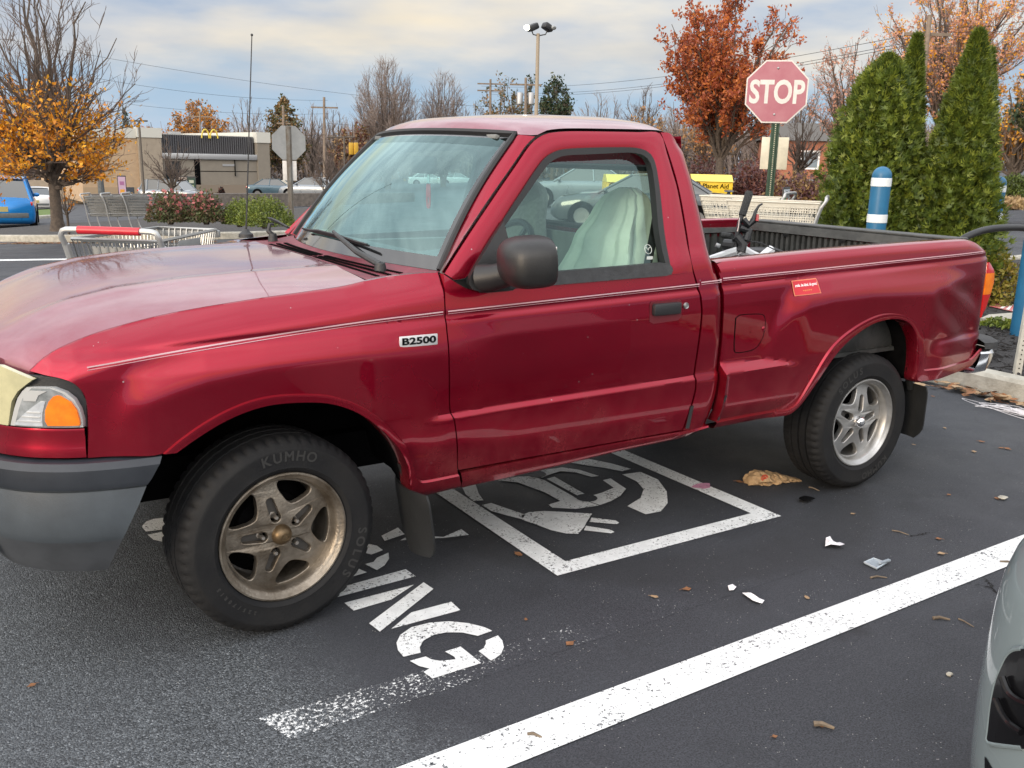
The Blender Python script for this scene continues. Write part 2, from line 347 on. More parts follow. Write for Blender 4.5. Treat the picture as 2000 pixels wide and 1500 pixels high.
def W(x, z):
    v = W0(x, z)
    if x < 1.0:                                                  # blister over the front wheel
        zt = interp(x, FBX, FBZ)
        v += .024*sstep(-.075, .06, zt-z)*sstep(-.53, -.40, x)*(1-sstep(.25, .85, x))*sstep(.42, .62, z)
    if .40 < x < 1.84:                                           # cladding step along the door
        zc = .672 + .0137*(x-.56); k = sstep(.42, .56, x)
        v += k*(-.006*sstep(-.004, .012, z-zc)*(1-sstep(.0, .16, z-zc)) + .009*(1-sstep(-.01, .008, z-zc))*sstep(.0, .16, z-.42))
    if x > 1.80:
        zl = .709 - .008*max(0, x-2.1)
        ledge = 1-sstep(-.020, .020, z-zl)
        zt = interp(x, RBX, RBZ)
        bul = sstep(-.09, .07, zt-z)*sstep(2.02, 2.32, x)*(1-sstep(3.25, 3.62, x))
        if x > 3.12: ledge *= 1 - sstep(3.12, 3.3, x)
        v += -.014 + .036*max(ledge*sstep(.40, .55, z), bul)
        if x > 3.1:                                              # crumpled rear corner
            d = sstep(3.15, 3.3, x)*(1-sstep(3.6, 3.72, x))*sstep(.62, .70, z)*(1-sstep(.92, 1.0, z))
            v += d*(.0045*math.sin(17*x+21*z+2*math.sin(7*z)) - .012)
            v += .012*sstep(3.2, 3.3, x)*(1-sstep(.68, .72, z))
    return v
def on(x, z, off=0): return Vector((x, -(W(x, z)+off), z))
def coons(Lo, To, Le, Ri, nu, nv):
    Lo, To = resample(Lo, nu), resample(To, nu); Le, Ri = resample(Le, nv), resample(Ri, nv); g = []
    for j in range(nv+1):
        v = j/nv; row = []
        for i in range(nu+1):
            u = i/nu
            p = (1-v)*Lo[i] + v*To[i] + (1-u)*Le[j] + u*Ri[j] - ((1-u)*(1-v)*Lo[0] + u*(1-v)*Lo[-1] + (1-u)*v*To[0] + u*v*To[-1])
            row.append(p)
        g.append(row)
    return g
def skin(mb, g, f, flange=.022, sides='lrbt'):
    """lay a grid of (x, z) on the body surface; edges turn inwards so that panel gaps read dark."""
    rows = [[f(p[0], p[1]) for p in r] for r in g]
    c = rows[len(rows)//2][len(rows[0])//2]
    inn = lambda p: Vector((p.x, p.y+flange*(1 if p.y < 0 else -1), p.z))
    if 'b' in sides: rows = [[inn(p) for p in rows[0]]] + rows
    if 't' in sides: rows = rows + [[inn(p) for p in rows[-1]]]
    o = []
    for r in rows:
        if 'l' in sides: r = [inn(r[0])] + r
        if 'r' in sides: r = r + [inn(r[-1])]
        o.append(r)
    mb.grid(o); return mb
def both(mb, name, mats, par=None, **k):
    a = mb.build(name, mats, par or truck, **k); b = mb.mirrored().build(name, mats, par or truck, **k); return a, b
V2 = lambda l: [Vector(p) for p in l]
# ---- front fenders
ARCHF = [(-.332, .686), (-.277, .718), (-.205, .754), (-.131, .779), (-.056, .791), (.036, .788), (.126, .774), (.196, .746), (.257, .706), (.322, .643), (.378, .573), (.411, .507), (.43, .428), (.448, .39), (.475, .372), (.641, .382)]
LIPF = [(-.373, .688), (-.323, .725), (-.251, .767), (-.178, .798), (-.104, .817), (-.029, .822), (.048, .816), (.127, .802), (.208, .769), (.274, .726), (.338, .667), (.388, .607), (.421, .548), (.443, .484), (.457, .456), (.485, .443), (.617, .445)]
HOODL = [(-.678, -.745, .930), (-.632, -.75, .970), (-.569, -.755, 1.001), (-.474, -.76, 1.032), (-.31, -.765, 1.066), (-.101, -.77, 1.091), (.10, -.77, 1.108), (.227, -.77, 1.119), (.311, -.77, 1.133)]
FTOP = HOODL + [(.397, -.765, 1.143), (.50, -.775, 1.15), (.560, -.79, 1.152)]
def WF(x, z):
    zt = interp(x, [p[0] for p in FTOP], [p[2] for p in FTOP]); yt = interp(x, [p[0] for p in FTOP], [-p[1] for p in FTOP])
    b = W(x, z); k = max(0, min(1, 1-(zt-z)/.085))
    return b + (min(yt, b)-b)*k*k
fen = MB()
lamp_edge = [(-.563, .69), (-.555, .78), (-.554, .853), (-.565, .886), (-.585, .908), (-.612, .919), (-.645, .924), (-.678, .930)]
low = [(-.563, .69), (-.47, .689)] + LIPF
g = coons(low, [(p[0], p[2]) for p in FTOP], lamp_edge, [(.617, .445), (.608, .474), (.592, .57), (.574, .656), (.561, .702), (.554, .86), (.551, 1.025), (.560, 1.152)], 150, 56)
skin(fen, g, lambda x, z: Vector((x, -WF(x, z), z)), sides='lrt')
nn = 110; Lp = resample(LIPF, nn); Bp = resample(ARCHF, nn)
def lipstrip(mb, Lp, Bp, f, ind=.07):
    rows = [[f(p[0], p[1]) for p in Lp], [f(lerp(p[0], q[0], .10), lerp(p[1], q[1], .10)) + Vector((0, -.009, 0)) for p, q in zip(Lp, Bp)]]
    for k in (.35, .65, .9): rows.append([f(lerp(p[0], q[0], k), lerp(p[1], q[1], k)) + Vector((0, -.011+.004*k, 0)) for p, q in zip(Lp, Bp)])
    rows.append([f(q[0], q[1]) + Vector((0, .002, 0)) for q in Bp]); rows.append([f(q[0], q[1]) + Vector((0, ind, 0)) for q in Bp])
    mb.grid(rows, flip=True)
lipstrip(fen, Lp, Bp, on)
fenders = both(fen, 'front_fender', M_red)
# ---- hood
hl = resample(HOODL, 40); hood = MB(); rows = []
CZX = [-.90, -.86, -.75, -.67, -.55, -.4, -.2, 0, .2, .34]; CZZ = [.865, .90, .985, 1.03, 1.078, 1.112, 1.133, 1.143, 1.148, 1.15]
for i, p in enumerate(hl):
    s = i/40; row = []
    for j in range(49):
        t = -1+2*j/48; a = abs(t); bow = .175*(1-s)**2.2*(1-a**2.2)
        x = p.x + .012*(1 if False else 0) - bow + .02*s*(1-a*a); y = (p.y+.005)*(-t)*-1
        zc = lerp(p.z+.035, interp(x, CZX, CZZ), sstep(0, .12, s)); ze = p.z + .001
        z = ze + (zc-ze)*(1-a**3.2) + .010*math.exp(-((a-.62)/.06)**2)*sstep(.02, .2, s)*(1-.5*s)
        row.append(Vector((x, y, z)))
    rows.append(row)
lip_ = [p + Vector((-.004, 0, -.022)) for p in rows[0]]
rows = [lip_] + rows + [[p + Vector((.002, 0, -.02)) for p in rows[-1]]]
rows = [[r[0]+Vector((0, 0, -.02))] + r + [r[-1]+Vector((0, 0, -.02))] for r in rows]
hood.grid(rows, flip=False); hood_o = recalc(hood.build('hood', M_redtop, truck))
# ---- windshield, cowl
def wsh(t, v, off=0):
    b = Vector((.452+.14*t*t, .745*t, 1.157-.006*t*t)); q = Vector((.872+.095*t*t, .612*t, 1.628-.014*t*t))
    p = b.lerp(q, v); p += Vector((-.028, 0, .022))*math.sin(math.pi*v)*(1-.4*t*t) + Vector((-.75, 0, .62))*off
    return p
ws = MB(); nx, ny = 44, 30
tx = [-1, -.985, -.965] + [-.95+1.9*i/(nx-6) for i in range(nx-5)] + [.965, .985, 1]
vy = [0, .02, .05, .085] + [.10+.82*i/(ny-6) for i in range(ny-5)] + [.955, .98, 1]
ws.grid([[wsh(t, v) for t in tx] for v in vy])
for k, q in enumerate(ws.f):
    c = sum((ws.v[i] for i in q), Vector())/4; j, i = divmod(k, len(tx)-1)
    wid = abs((tx[i]+tx[i+1])/2); hv = (vy[j]+vy[j+1])/2
    ws.m[k] = 1 if (wid > .948 or hv < .075 or hv > .955) else (2 if hv > .90 else 0)
M_frit = mat('black_frit', (.008, .009, .010), .12, coat=1)
windshield = ws.build('windshield', [M_wind, M_frit, glassmat('shade_band', (.16, .26, .30), .08, gain=1.3)], truck)
seal = MB()
edge = [wsh(-1, v, .004) for v in [i/20 for i in range(21)]] + [wsh(-1+2*i/24, 1, .004) for i in range(1, 25)] + [wsh(1, 1-i/20, .004) for i in range(1, 21)]
seal.tube(edge, .011, 6); sub = seal.build('seal', M_rubber, windshield)
cowl = MB(); rows = []
for k in range(9):
    v = k/8; row = []
    for j in range(65):
        t = -1+2*j/64; a = HOODL[-1]
        p = Vector((.318+.02*(1-t*t), .765*t, 1.150-.016*t*t)); q = wsh(t, -.005) + Vector((0, .012*t, .002))
        r_ = p.lerp(q, v); r_.z -= .012*math.sin(math.pi*v); row.append(r_)
    rows.append(row)
cowl.grid(rows)
M_cowl = mat('cowl_red', (.16, .02, .035), .55, var=.3, vs=20)
cow = cowl.build('cowl', M_cowl, truck)
vens = (MB(), MB())
for k in range(3):
    for j in range(92):
        t = -.88+1.5*j/92
        if abs(t+.13) < .02: continue
        p = Vector((.318+.02*(1-t*t), .765*t, 1.150-.016*t*t)); q = wsh(t, 0); v = .30+.19*k
        c = p.lerp(q, v); vens[t > -.13].box(c+Vector((0, 0, -.0085)), (.016, .0055, .004))
for ven in vens: ven.build('vent_slots', M_dark, cow)
_b0 = wsh(-.3, .12); _n = (wsh(-.3, .5)-wsh(-.3, 0)).cross(Vector((0, 1, 0))).normalized(); _n = _n if _n.x < 0 else -_n
def on_glass(px, py, off=0):
    d = FW*FPX+RT*(px-1000)-UP*(py-750); k = (_b0+_n*off-CAM).dot(_n)/d.dot(_n); return CAM+d*k
for base, tip, ba, bb in (((743, 529), (655, 455), (595, 449), (722, 481)), ((533, 468), (538, 440), (528, 428), (566, 446))):
    w_ = MB(); b = at(*base, 3.6); b = on_glass(*base, .0); e = on_glass(*tip, .02); a0, b0 = on_glass(*ba, .004), on_glass(*bb, .004)
    w_.lathe([(0, .03), (.016, .028), (.02, .015), (.024, -.03)], 14, Matrix.Translation(b)); w_.tube([b+Vector((0, 0, .02)), b.lerp(e, .35)+_n*.03, b.lerp(e, .8)+_n*.03, e+_n*.01], [.013, .011, .008, .006], 8)
    o = w_.build('wiper_arm', M_trim, truck); bl = MB()
    bl.tube([a0+_n*.012, a0.lerp(b0, .5)+_n*.018, b0+_n*.012], [.004, .008, .004], 6); bl.tube([a0.lerp(b0, .15)+_n*.014, a0.lerp(b0, .35)+_n*.032, a0.lerp(b0, .65)+_n*.032, a0.lerp(b0, .85)+_n*.014], .005, 6); bl.tube([a0+_n*.004, b0+_n*.004], .005, 4)
    bl.build('wiper_blade', M_rubber, o)
# ---- cab: roof, pillars, rear corner, back wall
DTOP = [(.567, 1.156), (.621, 1.214), (.764, 1.362), (.914, 1.508), (.983, 1.575), (1.028, 1.607), (1.078, 1.625), (1.166, 1.635), (1.336, 1.640), (1.609, 1.643)]
cab = MB()
redge = [Vector((.967, -.618, 1.614))] + [on(x, z) + Vector((0, .004, .006)) for x, z in DTOP[5:]] + [on(1.66, 1.632)+Vector((0, .01, 0)), on(1.70, 1.612)+Vector((0, .02, 0))]
redge = resample(redge, 30)
rows = []
for i, p in enumerate(redge):
    s = i/30; row = []
    for j in range(41):
        t = -1+2*j/40; a = abs(t)
        x = p.x + ((.872+.095*t*t) - .967)*(1-s)**1.5 + .035*s**3*(1-a*a)
        zc = interp(s, [0, .04, .12, .3, .5, .75, .9, .97, 1], [1.632, 1.652, 1.672, 1.688, 1.697, 1.699, 1.69, 1.672, 1.635])
        ze = p.z
        z = ze + (zc-ze)*(1-a**3.0) + (.012*(1-a**8) if 0 < s < 1 else 0)
        row.append(Vector((x, p.y*(-t) if False else -p.y*t, z)))
    rows.append(row)
cab.mi = 1; cab.grid(rows); cab.mi = 0
for sg in (1, -1):
    m = MB(); n = 24
    wl = [wsh(-1, i/n) for i in range(n+1)]; dl = resample([Vector((x, -(W(x, z)-.001), z)) for x, z in DTOP[:6]], n)
    rows = [[wl[i].lerp(dl[i], k)+Vector((-.004, -.006, 0))*math.sin(math.pi*k) for i in range(n+1)] for k in (.12, .35, .6, .85)]
    rows.append([p+Vector((-.004, .004, .001)) for p in dl]); rows.append([p+Vector((.01, .03, 0)) for p in dl]); rows = [[p+Vector((.01, .02, -.01)) for p in rows[0]]] + rows
    m.grid(rows)
    CR = [(1.704, 1.602), (1.730, 1.566), (1.747, 1.468), (1.760, 1.321), (1.764, 1.232), (1.767, 1.159), (1.786, 1.115), (1.808, 1.062), (1.816, 1.006), (1.820, .923), (1.824, .828), (1.826, .682), (1.829, .603), (1.818, .532), (1.799, .455)]
    DR = [(1.614, 1.641), (1.634, 1.566), (1.655, 1.426), (1.655, 1.25), (1.650, 1.148), (1.672, 1.069), (1.690, 1.014), (1.699, .932), (1.692, .801), (1.687, .686), (1.693, .638), (1.684, .568), (1.673, .512), (1.664, .462)]
    g = coons([DR[-1], (1.73, .459), CR[-1]], [DR[0], (1.66, 1.638), CR[0]], DR[::-1], CR[::-1], 14, 60)
    def fcab(x, z):
        xr = interp(-z, [-p[1] for p in CR], [p[0] for p in CR]); k = max(0, 1-(xr-x)/.05); return Vector((x, -(W(x if x < 1.79 else 1.79, z) - .022*k*k), z))
    skin(m, g, fcab, flange=.06)
    rk = [(.628, .45), (.9, .458), (1.3, .462), (1.66, .462), (1.80, .468)]; rb = [(.648, .378), (.9, .388), (1.3, .412), (1.66, .425), (1.795, .447)]
    a, b = resample(rk, 30), resample(rb, 30)     # rocker
    m.grid([[on(p[0], p[1])+Vector((0, .02, 0)) for p in a], [on(p[0], p[1]-.004) for p in a], [on(lerp(p[0], q[0], .5), lerp(p[1], q[1], .5))+Vector((0, -.006, 0)) for p, q in zip(a, b)], [on(q[0], q[1])+Vector((0, .004, 0)) for q in b], [on(q[0], q[1])+Vector((0, .2, -.01)) for q in b]], flip=True)
    if sg < 0: m = m.mirrored()
    o = len(cab.v); cab.v += m.v; cab.f += [tuple(i+o for i in q) for q in m.f]; cab.m += m.m
def bw(y, z): return Vector((1.745+.02*(1-abs(y)/.7)-(z-1.16)*.06+.02, y, z))
yo = [-.66, -.50, -.42, 0, .42, .50, .66]; zo = [.9, 1.16, 1.22, 1.50, 1.56, 1.63]
for i in range(6):
    for j in range(5):
        if 1 <= i <= 4 and j in (2,): continue
        if 1 <= i <= 4 and j in (1, 3): pass
        k = lambda y, z: bw(y*(1-(z-1.16)*.09 if z > 1.16 else 1), z)
        cab.poly([k(yo[i], zo[j]), k(yo[i+1], zo[j]), k(yo[i+1], zo[j+1]), k(yo[i], zo[j+1])])
cab_o = recalc(cab.build('cab', [M_red, M_redtop], truck, angle=40))
rw = MB(); rw.poly([bw(-.5, 1.21), bw(.5, 1.21), bw(.48, 1.51), bw(-.48, 1.51)]); rwo = rw.build('rear_window', M_glass, truck)
rs = MB(); rs.tube([bw(-.5, 1.22), bw(.5, 1.22), bw(.48, 1.50), bw(-.48, 1.50), bw(-.5, 1.22)], .014, 6); rs.build('seal', M_rubber, rwo)
# ---- doors
M_in = mat('cabin_trim', (.16, .165, .16), .8, var=.2, vs=6)
SKIN_T = [(.564, 1.150), (.62, 1.112), (.66, 1.096), (.80, 1.095), (1.0, 1.098), (1.306, 1.104), (1.503, 1.106), (1.56, 1.107), (1.650, 1.113)]
DF = [(.617, .462), (.612, .474), (.597, .57), (.579, .656), (.566, .702), (.559, .86), (.556, 1.025), (.564, 1.150)]
DRI = [(x-.006, z) for x, z in [(1.660, .466), (1.669, .512), (1.68, .568), (1.689, .638), (1.683, .686), (1.688, .801), (1.695, .932), (1.686, 1.014), (1.668, 1.069), (1.656, 1.113)]]
OUT = [(.569, 1.152), (.625, 1.211), (.70, 1.288), (.769, 1.357), (.845, 1.432), (.918, 1.503), (.987, 1.571), (1.031, 1.602), (1.080, 1.620), (1.166, 1.630), (1.336, 1.635), (1.50, 1.638), (1.606, 1.637), (1.624, 1.566), (1.636, 1.49), (1.645, 1.426), (1.646, 1.30), (1.645, 1.20), (1.650, 1.113)]
INN = [(.60, 1.13), (.653, 1.141), (.745, 1.24), (.811, 1.305), (.875, 1.37), (.93, 1.425), (.984, 1.479), (1.033, 1.524), (1.074, 1.549), (1.128, 1.565), (1.249, 1.574), (1.442, 1.580), (1.503, 1.574), (1.539, 1.555), (1.553, 1.518), (1.552, 1.44), (1.545, 1.36), (1.535, 1.25), (1.534, 1.107)]
def make_door():
    d = MB()
    g = coons([(.617, .462), (.9, .464), (1.3, .465), (1.654, .466)], SKIN_T, DF, DRI, 60, 80)
    skin(d, g, on, sides='lrb', flange=.03)
    o, i_ = resample(OUT, 70), resample(INN, 70)
    rows = [[on(p[0], p[1])+Vector((.004, .03, -.004)) for p in o], [on(p[0], p[1]) for p in o]]
    for k in (.08, .3, .6, .9): rows.append([on(lerp(p[0], q[0], k), lerp(p[1], q[1], k), .005*math.sin(math.pi*k)) for p, q in zip(o, i_)])
    rows.append([on(q[0], q[1]) for q in i_]); rows.append([on(q[0], q[1])+Vector((0, .035, 0)) for q in i_])
    d.grid(rows)
    return d
doors = both(make_door(), 'door', M_red)
GL = [(.70, 1.155), (.745, 1.235), (.811, 1.302), (.875, 1.366), (.93, 1.42), (.984, 1.474), (1.033, 1.519), (1.076, 1.543), (1.13, 1.559), (1.249, 1.568), (1.442, 1.573), (1.50, 1.567), (1.533, 1.55), (1.546, 1.516), (1.545, 1.44), (1.538, 1.36), (1.527, 1.25), (1.515, 1.12), (.70, 1.11)]
gl = MB(); gl.poly([Vector((x, -(.795-(z-1.16)*.375), z)) for x, z in GL])
se = MB(); pin_ = resample(INN[1:], 60)
def rim_(mb, pl, wd, off0, off1):
    c = Vector((1.25, 1.3)); q = [p+(c-p).normalized()*wd for p in pl]
    mb.grid([[on(p[0], p[1], -.01) for p in pl], [on(p[0], p[1], off0) for p in pl], [on(p[0], p[1], off1) for p in q], [on(p[0], p[1], -.03) for p in q]])
rim_(se, pin_, .024, .007, .004)
bar = MB()
st = [(.80, 1.137), (1.011, 1.142), (1.30, 1.149), (1.493, 1.154), (1.522, 1.150), (1.535, 1.137), (1.537, 1.124), (1.528, 1.110), (1.503, 1.106), (1.306, 1.103), (1.0, 1.097), (.80, 1.093)]
bar.poly([on(x, z, .016) for x, z in st][::-1]); bar.grid([[on(x, z, -.01) for x, z in st+st[:1]], [on(x, z, .012) for x, z in st+st[:1]], [on(x*.998+.002, z, .016) for x, z in st+st[:1]]])
hnd = MB(); hr = [(1.433, .950), (1.433, 1.004), (1.577, 1.006), (1.578, .953)]
hnd.box(on(1.505, .980, .006), (.136, .026, .046), bev=.008)
cup = MB(); cupp = [(1.425, .935), (1.445, .925), (1.57, .93), (1.585, .945), (1.587, 1.0), (1.577, 1.012), (1.43, 1.010), (1.424, 1.0)]
cup.poly([on(x, z, .0015) for x, z in cupp])
lock = MB(); Ml = Matrix.Translation(on(1.606, .985, .001)) @ Matrix.Rotation(R(90), 4, 'X'); lock.lathe([(0, .008), (.006, .008), (.007, .005), (.011, .007), (.0125, .004), (.013, 0)], 20, Ml)
M_cup = mat('handle_recess', (.11, .008, .014), .4)
for dr, mir in zip(doors, (False, True)):
    f = (lambda m: m.mirrored() if mir else m)
    f(gl).build('window_glass', M_glass, dr); f(se).build('window_seal', M_rubber, dr); f(bar).build('sill_trim', M_trim, dr)
    wt = MB(); o_, i_ = resample(OUT, 60), resample(INN, 60); wt.grid([[on(lerp(q[0], p[0], k), lerp(q[1], p[1], k), -.038) for p, q in zip(o_, i_)] for k in (0, .5, 1)]); f(wt).build('window_trim', M_in, dr)
    f(hnd).build('door_handle', M_black, dr); f(cup).build('handle_recess', M_cup, dr); f(lock).build('door_lock', M_steel, dr)
# ---- side mirrors
def make_mirror():
    b = MB()
    sail = [(.822, 1.318), (.775, 1.27), (.705, 1.195), (.653, 1.141), (.645, 1.118), (.655, 1.098), (.707, 1.085), (.813, 1.087), (.83, 1.10), (.828, 1.254)]
    b.poly([on(x, z, .016) for x, z in sail]); n = len(sail); b.grid([[on(x, z, -.004) for x, z in sail+sail[:1]], [on(x, z, .016) for x, z in sail+sail[:1]]], flip=True)
    b.tube([on(.70, 1.13, .0), on(.73, 1.14, .05), Vector((.77, -.955, 1.165)), Vector((.80, -.99, 1.18))], [.05, .045, .04, .05], 14)
    h = MB(); c = Vector((.785, -1.012, 1.203))
    def shp(p):
        q = Vector((math.copysign(abs(p.x)**.7, p.x), math.copysign(abs(p.y)**.7, p.y), math.copysign(abs(p.z)**.7, p.z)))
        if q.x > .55: q.x = .55+(q.x-.55)*.25
        return q
    h.ball(c, (.102, .128, .084), 32, 20, shp)
    h.xf(Matrix.Translation(c) @ Matrix.Rotation(R(-16), 4, 'Z') @ Matrix.Rotation(R(-4), 4, 'Y') @ Matrix.Translation(-c))
    o = len(b.v); b.v += h.v; b.f += [tuple(i+o for i in q) for q in h.f]; b.m += h.m
    return b
M_mir = mat('mirror_black', (.011, .011, .012), .42, c2=(.017, .0165, .016), vs=10, bump=.1, bs=260)
mirs = [make_mirror().build('side_mirror', M_mir, truck, angle=55)]
mg = MB(); mg.box((.868, -.995, 1.195), (.006, .16, .12), Matrix.Rotation(R(-16), 3, 'Z'), bev=.002)
for mo, mir in zip(mirs, (0,)): (mg.mirrored() if mir else mg).build('mirror_glass', M_chrome, mo)
# ---- bed
LIPR = [(1.832, .478), (2.0, .481), (2.20, .482), (2.25, .484), (2.297, .507), (2.36, .608), (2.443, .735), (2.568, .815), (2.735, .868), (2.862, .872), (2.98, .846), (3.075, .797), (3.125, .735), (3.152, .66), (3.160, .60), (3.172, .574), (3.21, .571), (3.40, .571), (3.627, .573), (3.72, .62)]
ARCHR = [(1.832, .444), (2.0, .449), (2.23, .452), (2.275, .462), (2.336, .509), (2.411, .602), (2.499, .713), (2.608, .786), (2.741, .835), (2.886, .843), (2.99, .815), (3.06, .745), (3.10, .66), (3.118, .58), (3.125, .53), (3.15, .507), (3.22, .505), (3.42, .512), (3.64, .524), (3.735, .60)]
RAIL = [(1.790, 1.140), (2.067, 1.149), (2.378, 1.16), (2.786, 1.171), (3.28, 1.180), (3.501, 1.180), (3.573, 1.168), (3.632, 1.145)]
BF = [(1.832, .478), (1.835, .603), (1.833, .682), (1.831, .828), (1.828, .923), (1.824, 1.006), (1.815, 1.062), (1.797, 1.115), (1.790, 1.140)]
BR = [(3.72, .62), (3.735, .701), (3.714, .838), (3.700, 1.0), (3.700, 1.062), (3.675, 1.105), (3.632, 1.145)]
def WB(x, z):
    zt = interp(x, [p[0] for p in RAIL], [p[1] for p in RAIL]); b = W(x, z); k = max(0, min(1, 1-(zt-z)/.035))
    e = max(0, (x-3.60)/.14)
    return b - .014*k*k - .03*e*e
bed = MB()
g = coons(LIPR, RAIL, BF, BR, 150, 60)
skin(bed, g, lambda x, z: Vector((x, -WB(x, z), z)), sides='lr', flange=.05)
lipstrip(bed, resample(LIPR, 120), resample(ARCHR, 120), on, .06)
rl = resample(RAIL, 40); rows = [[Vector((p[0], -WB(p[0], p[1]), p[1])) for p in rl]]
for dy, dz in ((.012, .006), (.03, .008), (.075, .006), (.085, 0), (.087, -.04), (.09, -.10)): rows.append([Vector((p[0], -WB(p[0], p[1])+dy, p[1]+dz)) for p in rl])
bed.grid(rows); 
beds = both(bed, 'bed_side', M_red)
fd = MB(); FP_ = [(1.896, .912), (1.921, .924), (2.043, .919), (2.065, .9), (2.069, .846), (2.047, .795), (2.005, .77), (1.912, .768), (1.9, .792)]
fp = resample(FP_+FP_[:1], 48); fc_ = Vector((1.985, .848)); fd.grid([[on(lerp(p[0], fc_.x, k), lerp(p[1], fc_.y, k), .0022) for p in fp] for k in (0, .03, .2, .4, .6, .8, .97)]); gp = MB()
gp.tube([on(p[0], p[1], .0005) for p in fp], .0025, 4)
fdo = fd.build('fuel_door', M_red, truck); gp.build('gap', M_dark, fdo)
pk = MB(); pk.ball(on(2.062, .855, -.004), (.014, .010, .016), 10, 6); pk.build('finger_pull', M_red, fdo)
# bed interior: liner, tailgate
M_liner = mat('bed_liner', (.028, .03, .03), .5, c2=(.06, .062, .06), vs=9, bump=.12, bs=60)
li = MB()
def ribwall(a, b, z0, z1, n, d, cap):
    a, b = Vector(a), Vector(b); t = (b-a).normalized(); nrm = Vector((t.y, -t.x, 0)); L_ = (b-a).length; row0 = []; row1 = []
    for i in range(n):
        s = L_*i/n; wd = L_/n
        for q, dd in ((0, 0), (.14, d), (.62, d), (.76, 0)):
            p = a+t*(s+q*wd)+nrm*dd; row0.append(Vector((p.x, p.y, z0))); row1.append(Vector((p.x, p.y, z1)))
    li.grid([row0, row1])
    top = [(p+(-nrm)*.0) for p in (a, b)]
    li.grid([[Vector((p.x, p.y, z1)) for p in (a, b)], [Vector((p.x, p.y, z1+.006))+nrm*d*1.6 for p in (a, b)], [Vector((p.x, p.y, cap))+nrm*d*1.2 for p in (a, b)], [Vector((p.x, p.y, cap+.004))-nrm*d*1.5 for p in (a, b)]])
ribwall((3.575, -.70, 0), (3.575, .70, 0), .66, 1.115, 34, -.024, 1.168)
ribwall((1.90, -.735, 0), (3.57, -.735, 0), .66, 1.10, 26, -.02, 1.135); ribwall((1.90, .735, 0), (3.57, .735, 0), .66, 1.10, 26, .02, 1.135)
ribwall((1.87, -.735, 0), (1.87, .735, 0), .66, 1.05, 20, .02, 1.09)
li.box((2.73, 0, .66), (1.75, 1.5, .02))
for yy in (-.62, .62): li.box((2.83, yy, .78), (.75, .24, .24), bev=.03)
lin_o = li.build('bed_liner', M_liner, truck, angle=25)
for yy in (-.45, -.02, .40): bl_ = MB(); bl_.lathe([(0, .006), (.014, .004), (.02, 0), (.026, -.002)], 14, Matrix.Translation((3.545, yy, 1.122)) @ Matrix.Rotation(R(-90), 4, 'Y')); bl_.build('liner_bolt', M_black, lin_o)
bulk = MB(); bulk.box((1.845, 0, .92), (.03, 1.46, .44)); bulk.build('bed_front_panel', M_red, truck)
tg = MB()
tg.box((3.64, 0, .90), (.10, 1.40, .55), bev=.02); tgo = tg.build('tailgate', M_red, truck)
tc_ = MB(); tc_.box((3.617, 0, 1.176), (.125, 1.41, .014), bev=.006); tc_.build('cap_rail', M_liner, tgo)
# ---- rear: lamps, bumper
def PCR(z):   # rear end in plan
    return None
tl = MB(); M_tailr = mat('tail_lamp_red', (.5, .012, .012), .15, coat=1); M_amber = mat('amber_lens', (.85, .22, .005), .18, coat=1, c2=(.75, .16, .004), vs=30)
def tailpatch(z0, z1, n=6):
    m = MB(); rows = []
    for i in range(n+1):
        z = lerp(z0, z1, i/n); xf = interp(z, [.62, .81, .98, 1.065], [3.722, 3.708, 3.697, 3.703]); wd = interp(z, [.78, .82, .9, .965, 1.02, 1.07], [.012, .05, .082, .10, .085, .02])
        y0 = -(W(xf, z)-.03*max(0, (xf-3.6)/.14)**2)
        rows.append([Vector((xf-.006, y0+.02, z)), Vector((xf, y0-.004, z)), Vector((xf+wd*.5, y0-.004, z)), Vector((xf+wd*.86, y0+.002, z)), Vector((xf+wd, y0+.022, z)), Vector((xf+wd*1.0, y0+.10, z)), Vector((xf+wd*.9, y0+.17, z))])
    m.grid(rows); return m
for mir in (0, 1):
    a = tailpatch(.78, .90); b = tailpatch(.90, 1.01); c = tailpatch(1.01, 1.065, 3)
    o = (a.mirrored() if mir else a).build('tail_lamp', M_tailr, truck); (b.mirrored() if mir else b).build('amber_lens', M_amber, o); (c.mirrored() if mir else c).build('red_lens', M_tailr, o)
rb_ = MB(); pl = [Vector((3.72, -.835, 0)), Vector((3.80, -.85, 0)), Vector((3.86, -.815, 0)), Vector((3.885, -.70, 0)), Vector((3.89, 0, 0)), Vector((3.885, .70, 0)), Vector((3.86, .815, 0)), Vector((3.80, .85, 0)), Vector((3.72, .835, 0))]
pl = resample(pl, 40); cc = Vector((3.55, 0, 0))
def rrow(k, z): return [Vector((3.60+(p.x-3.60)*k, p.y*(.4+.6*k), z)) for p in pl]
rb_.grid([rrow(.8, .605), rrow(.98, .607), rrow(1.0, .59), rrow(.985, .54), rrow(.95, .49), rrow(.90, .478), rrow(.6, .478)], flip=True)
rbo = recalc(rb_.build('rear_bumper', M_chrome, truck))
rp = MB(); rp.grid([rrow(.7, .668), rrow(.96, .667), rrow(1.02, .65), rrow(1.03, .618), rrow(.95, .608)], flip=True); recalc(rp.build('step_pad', M_trim, rbo))
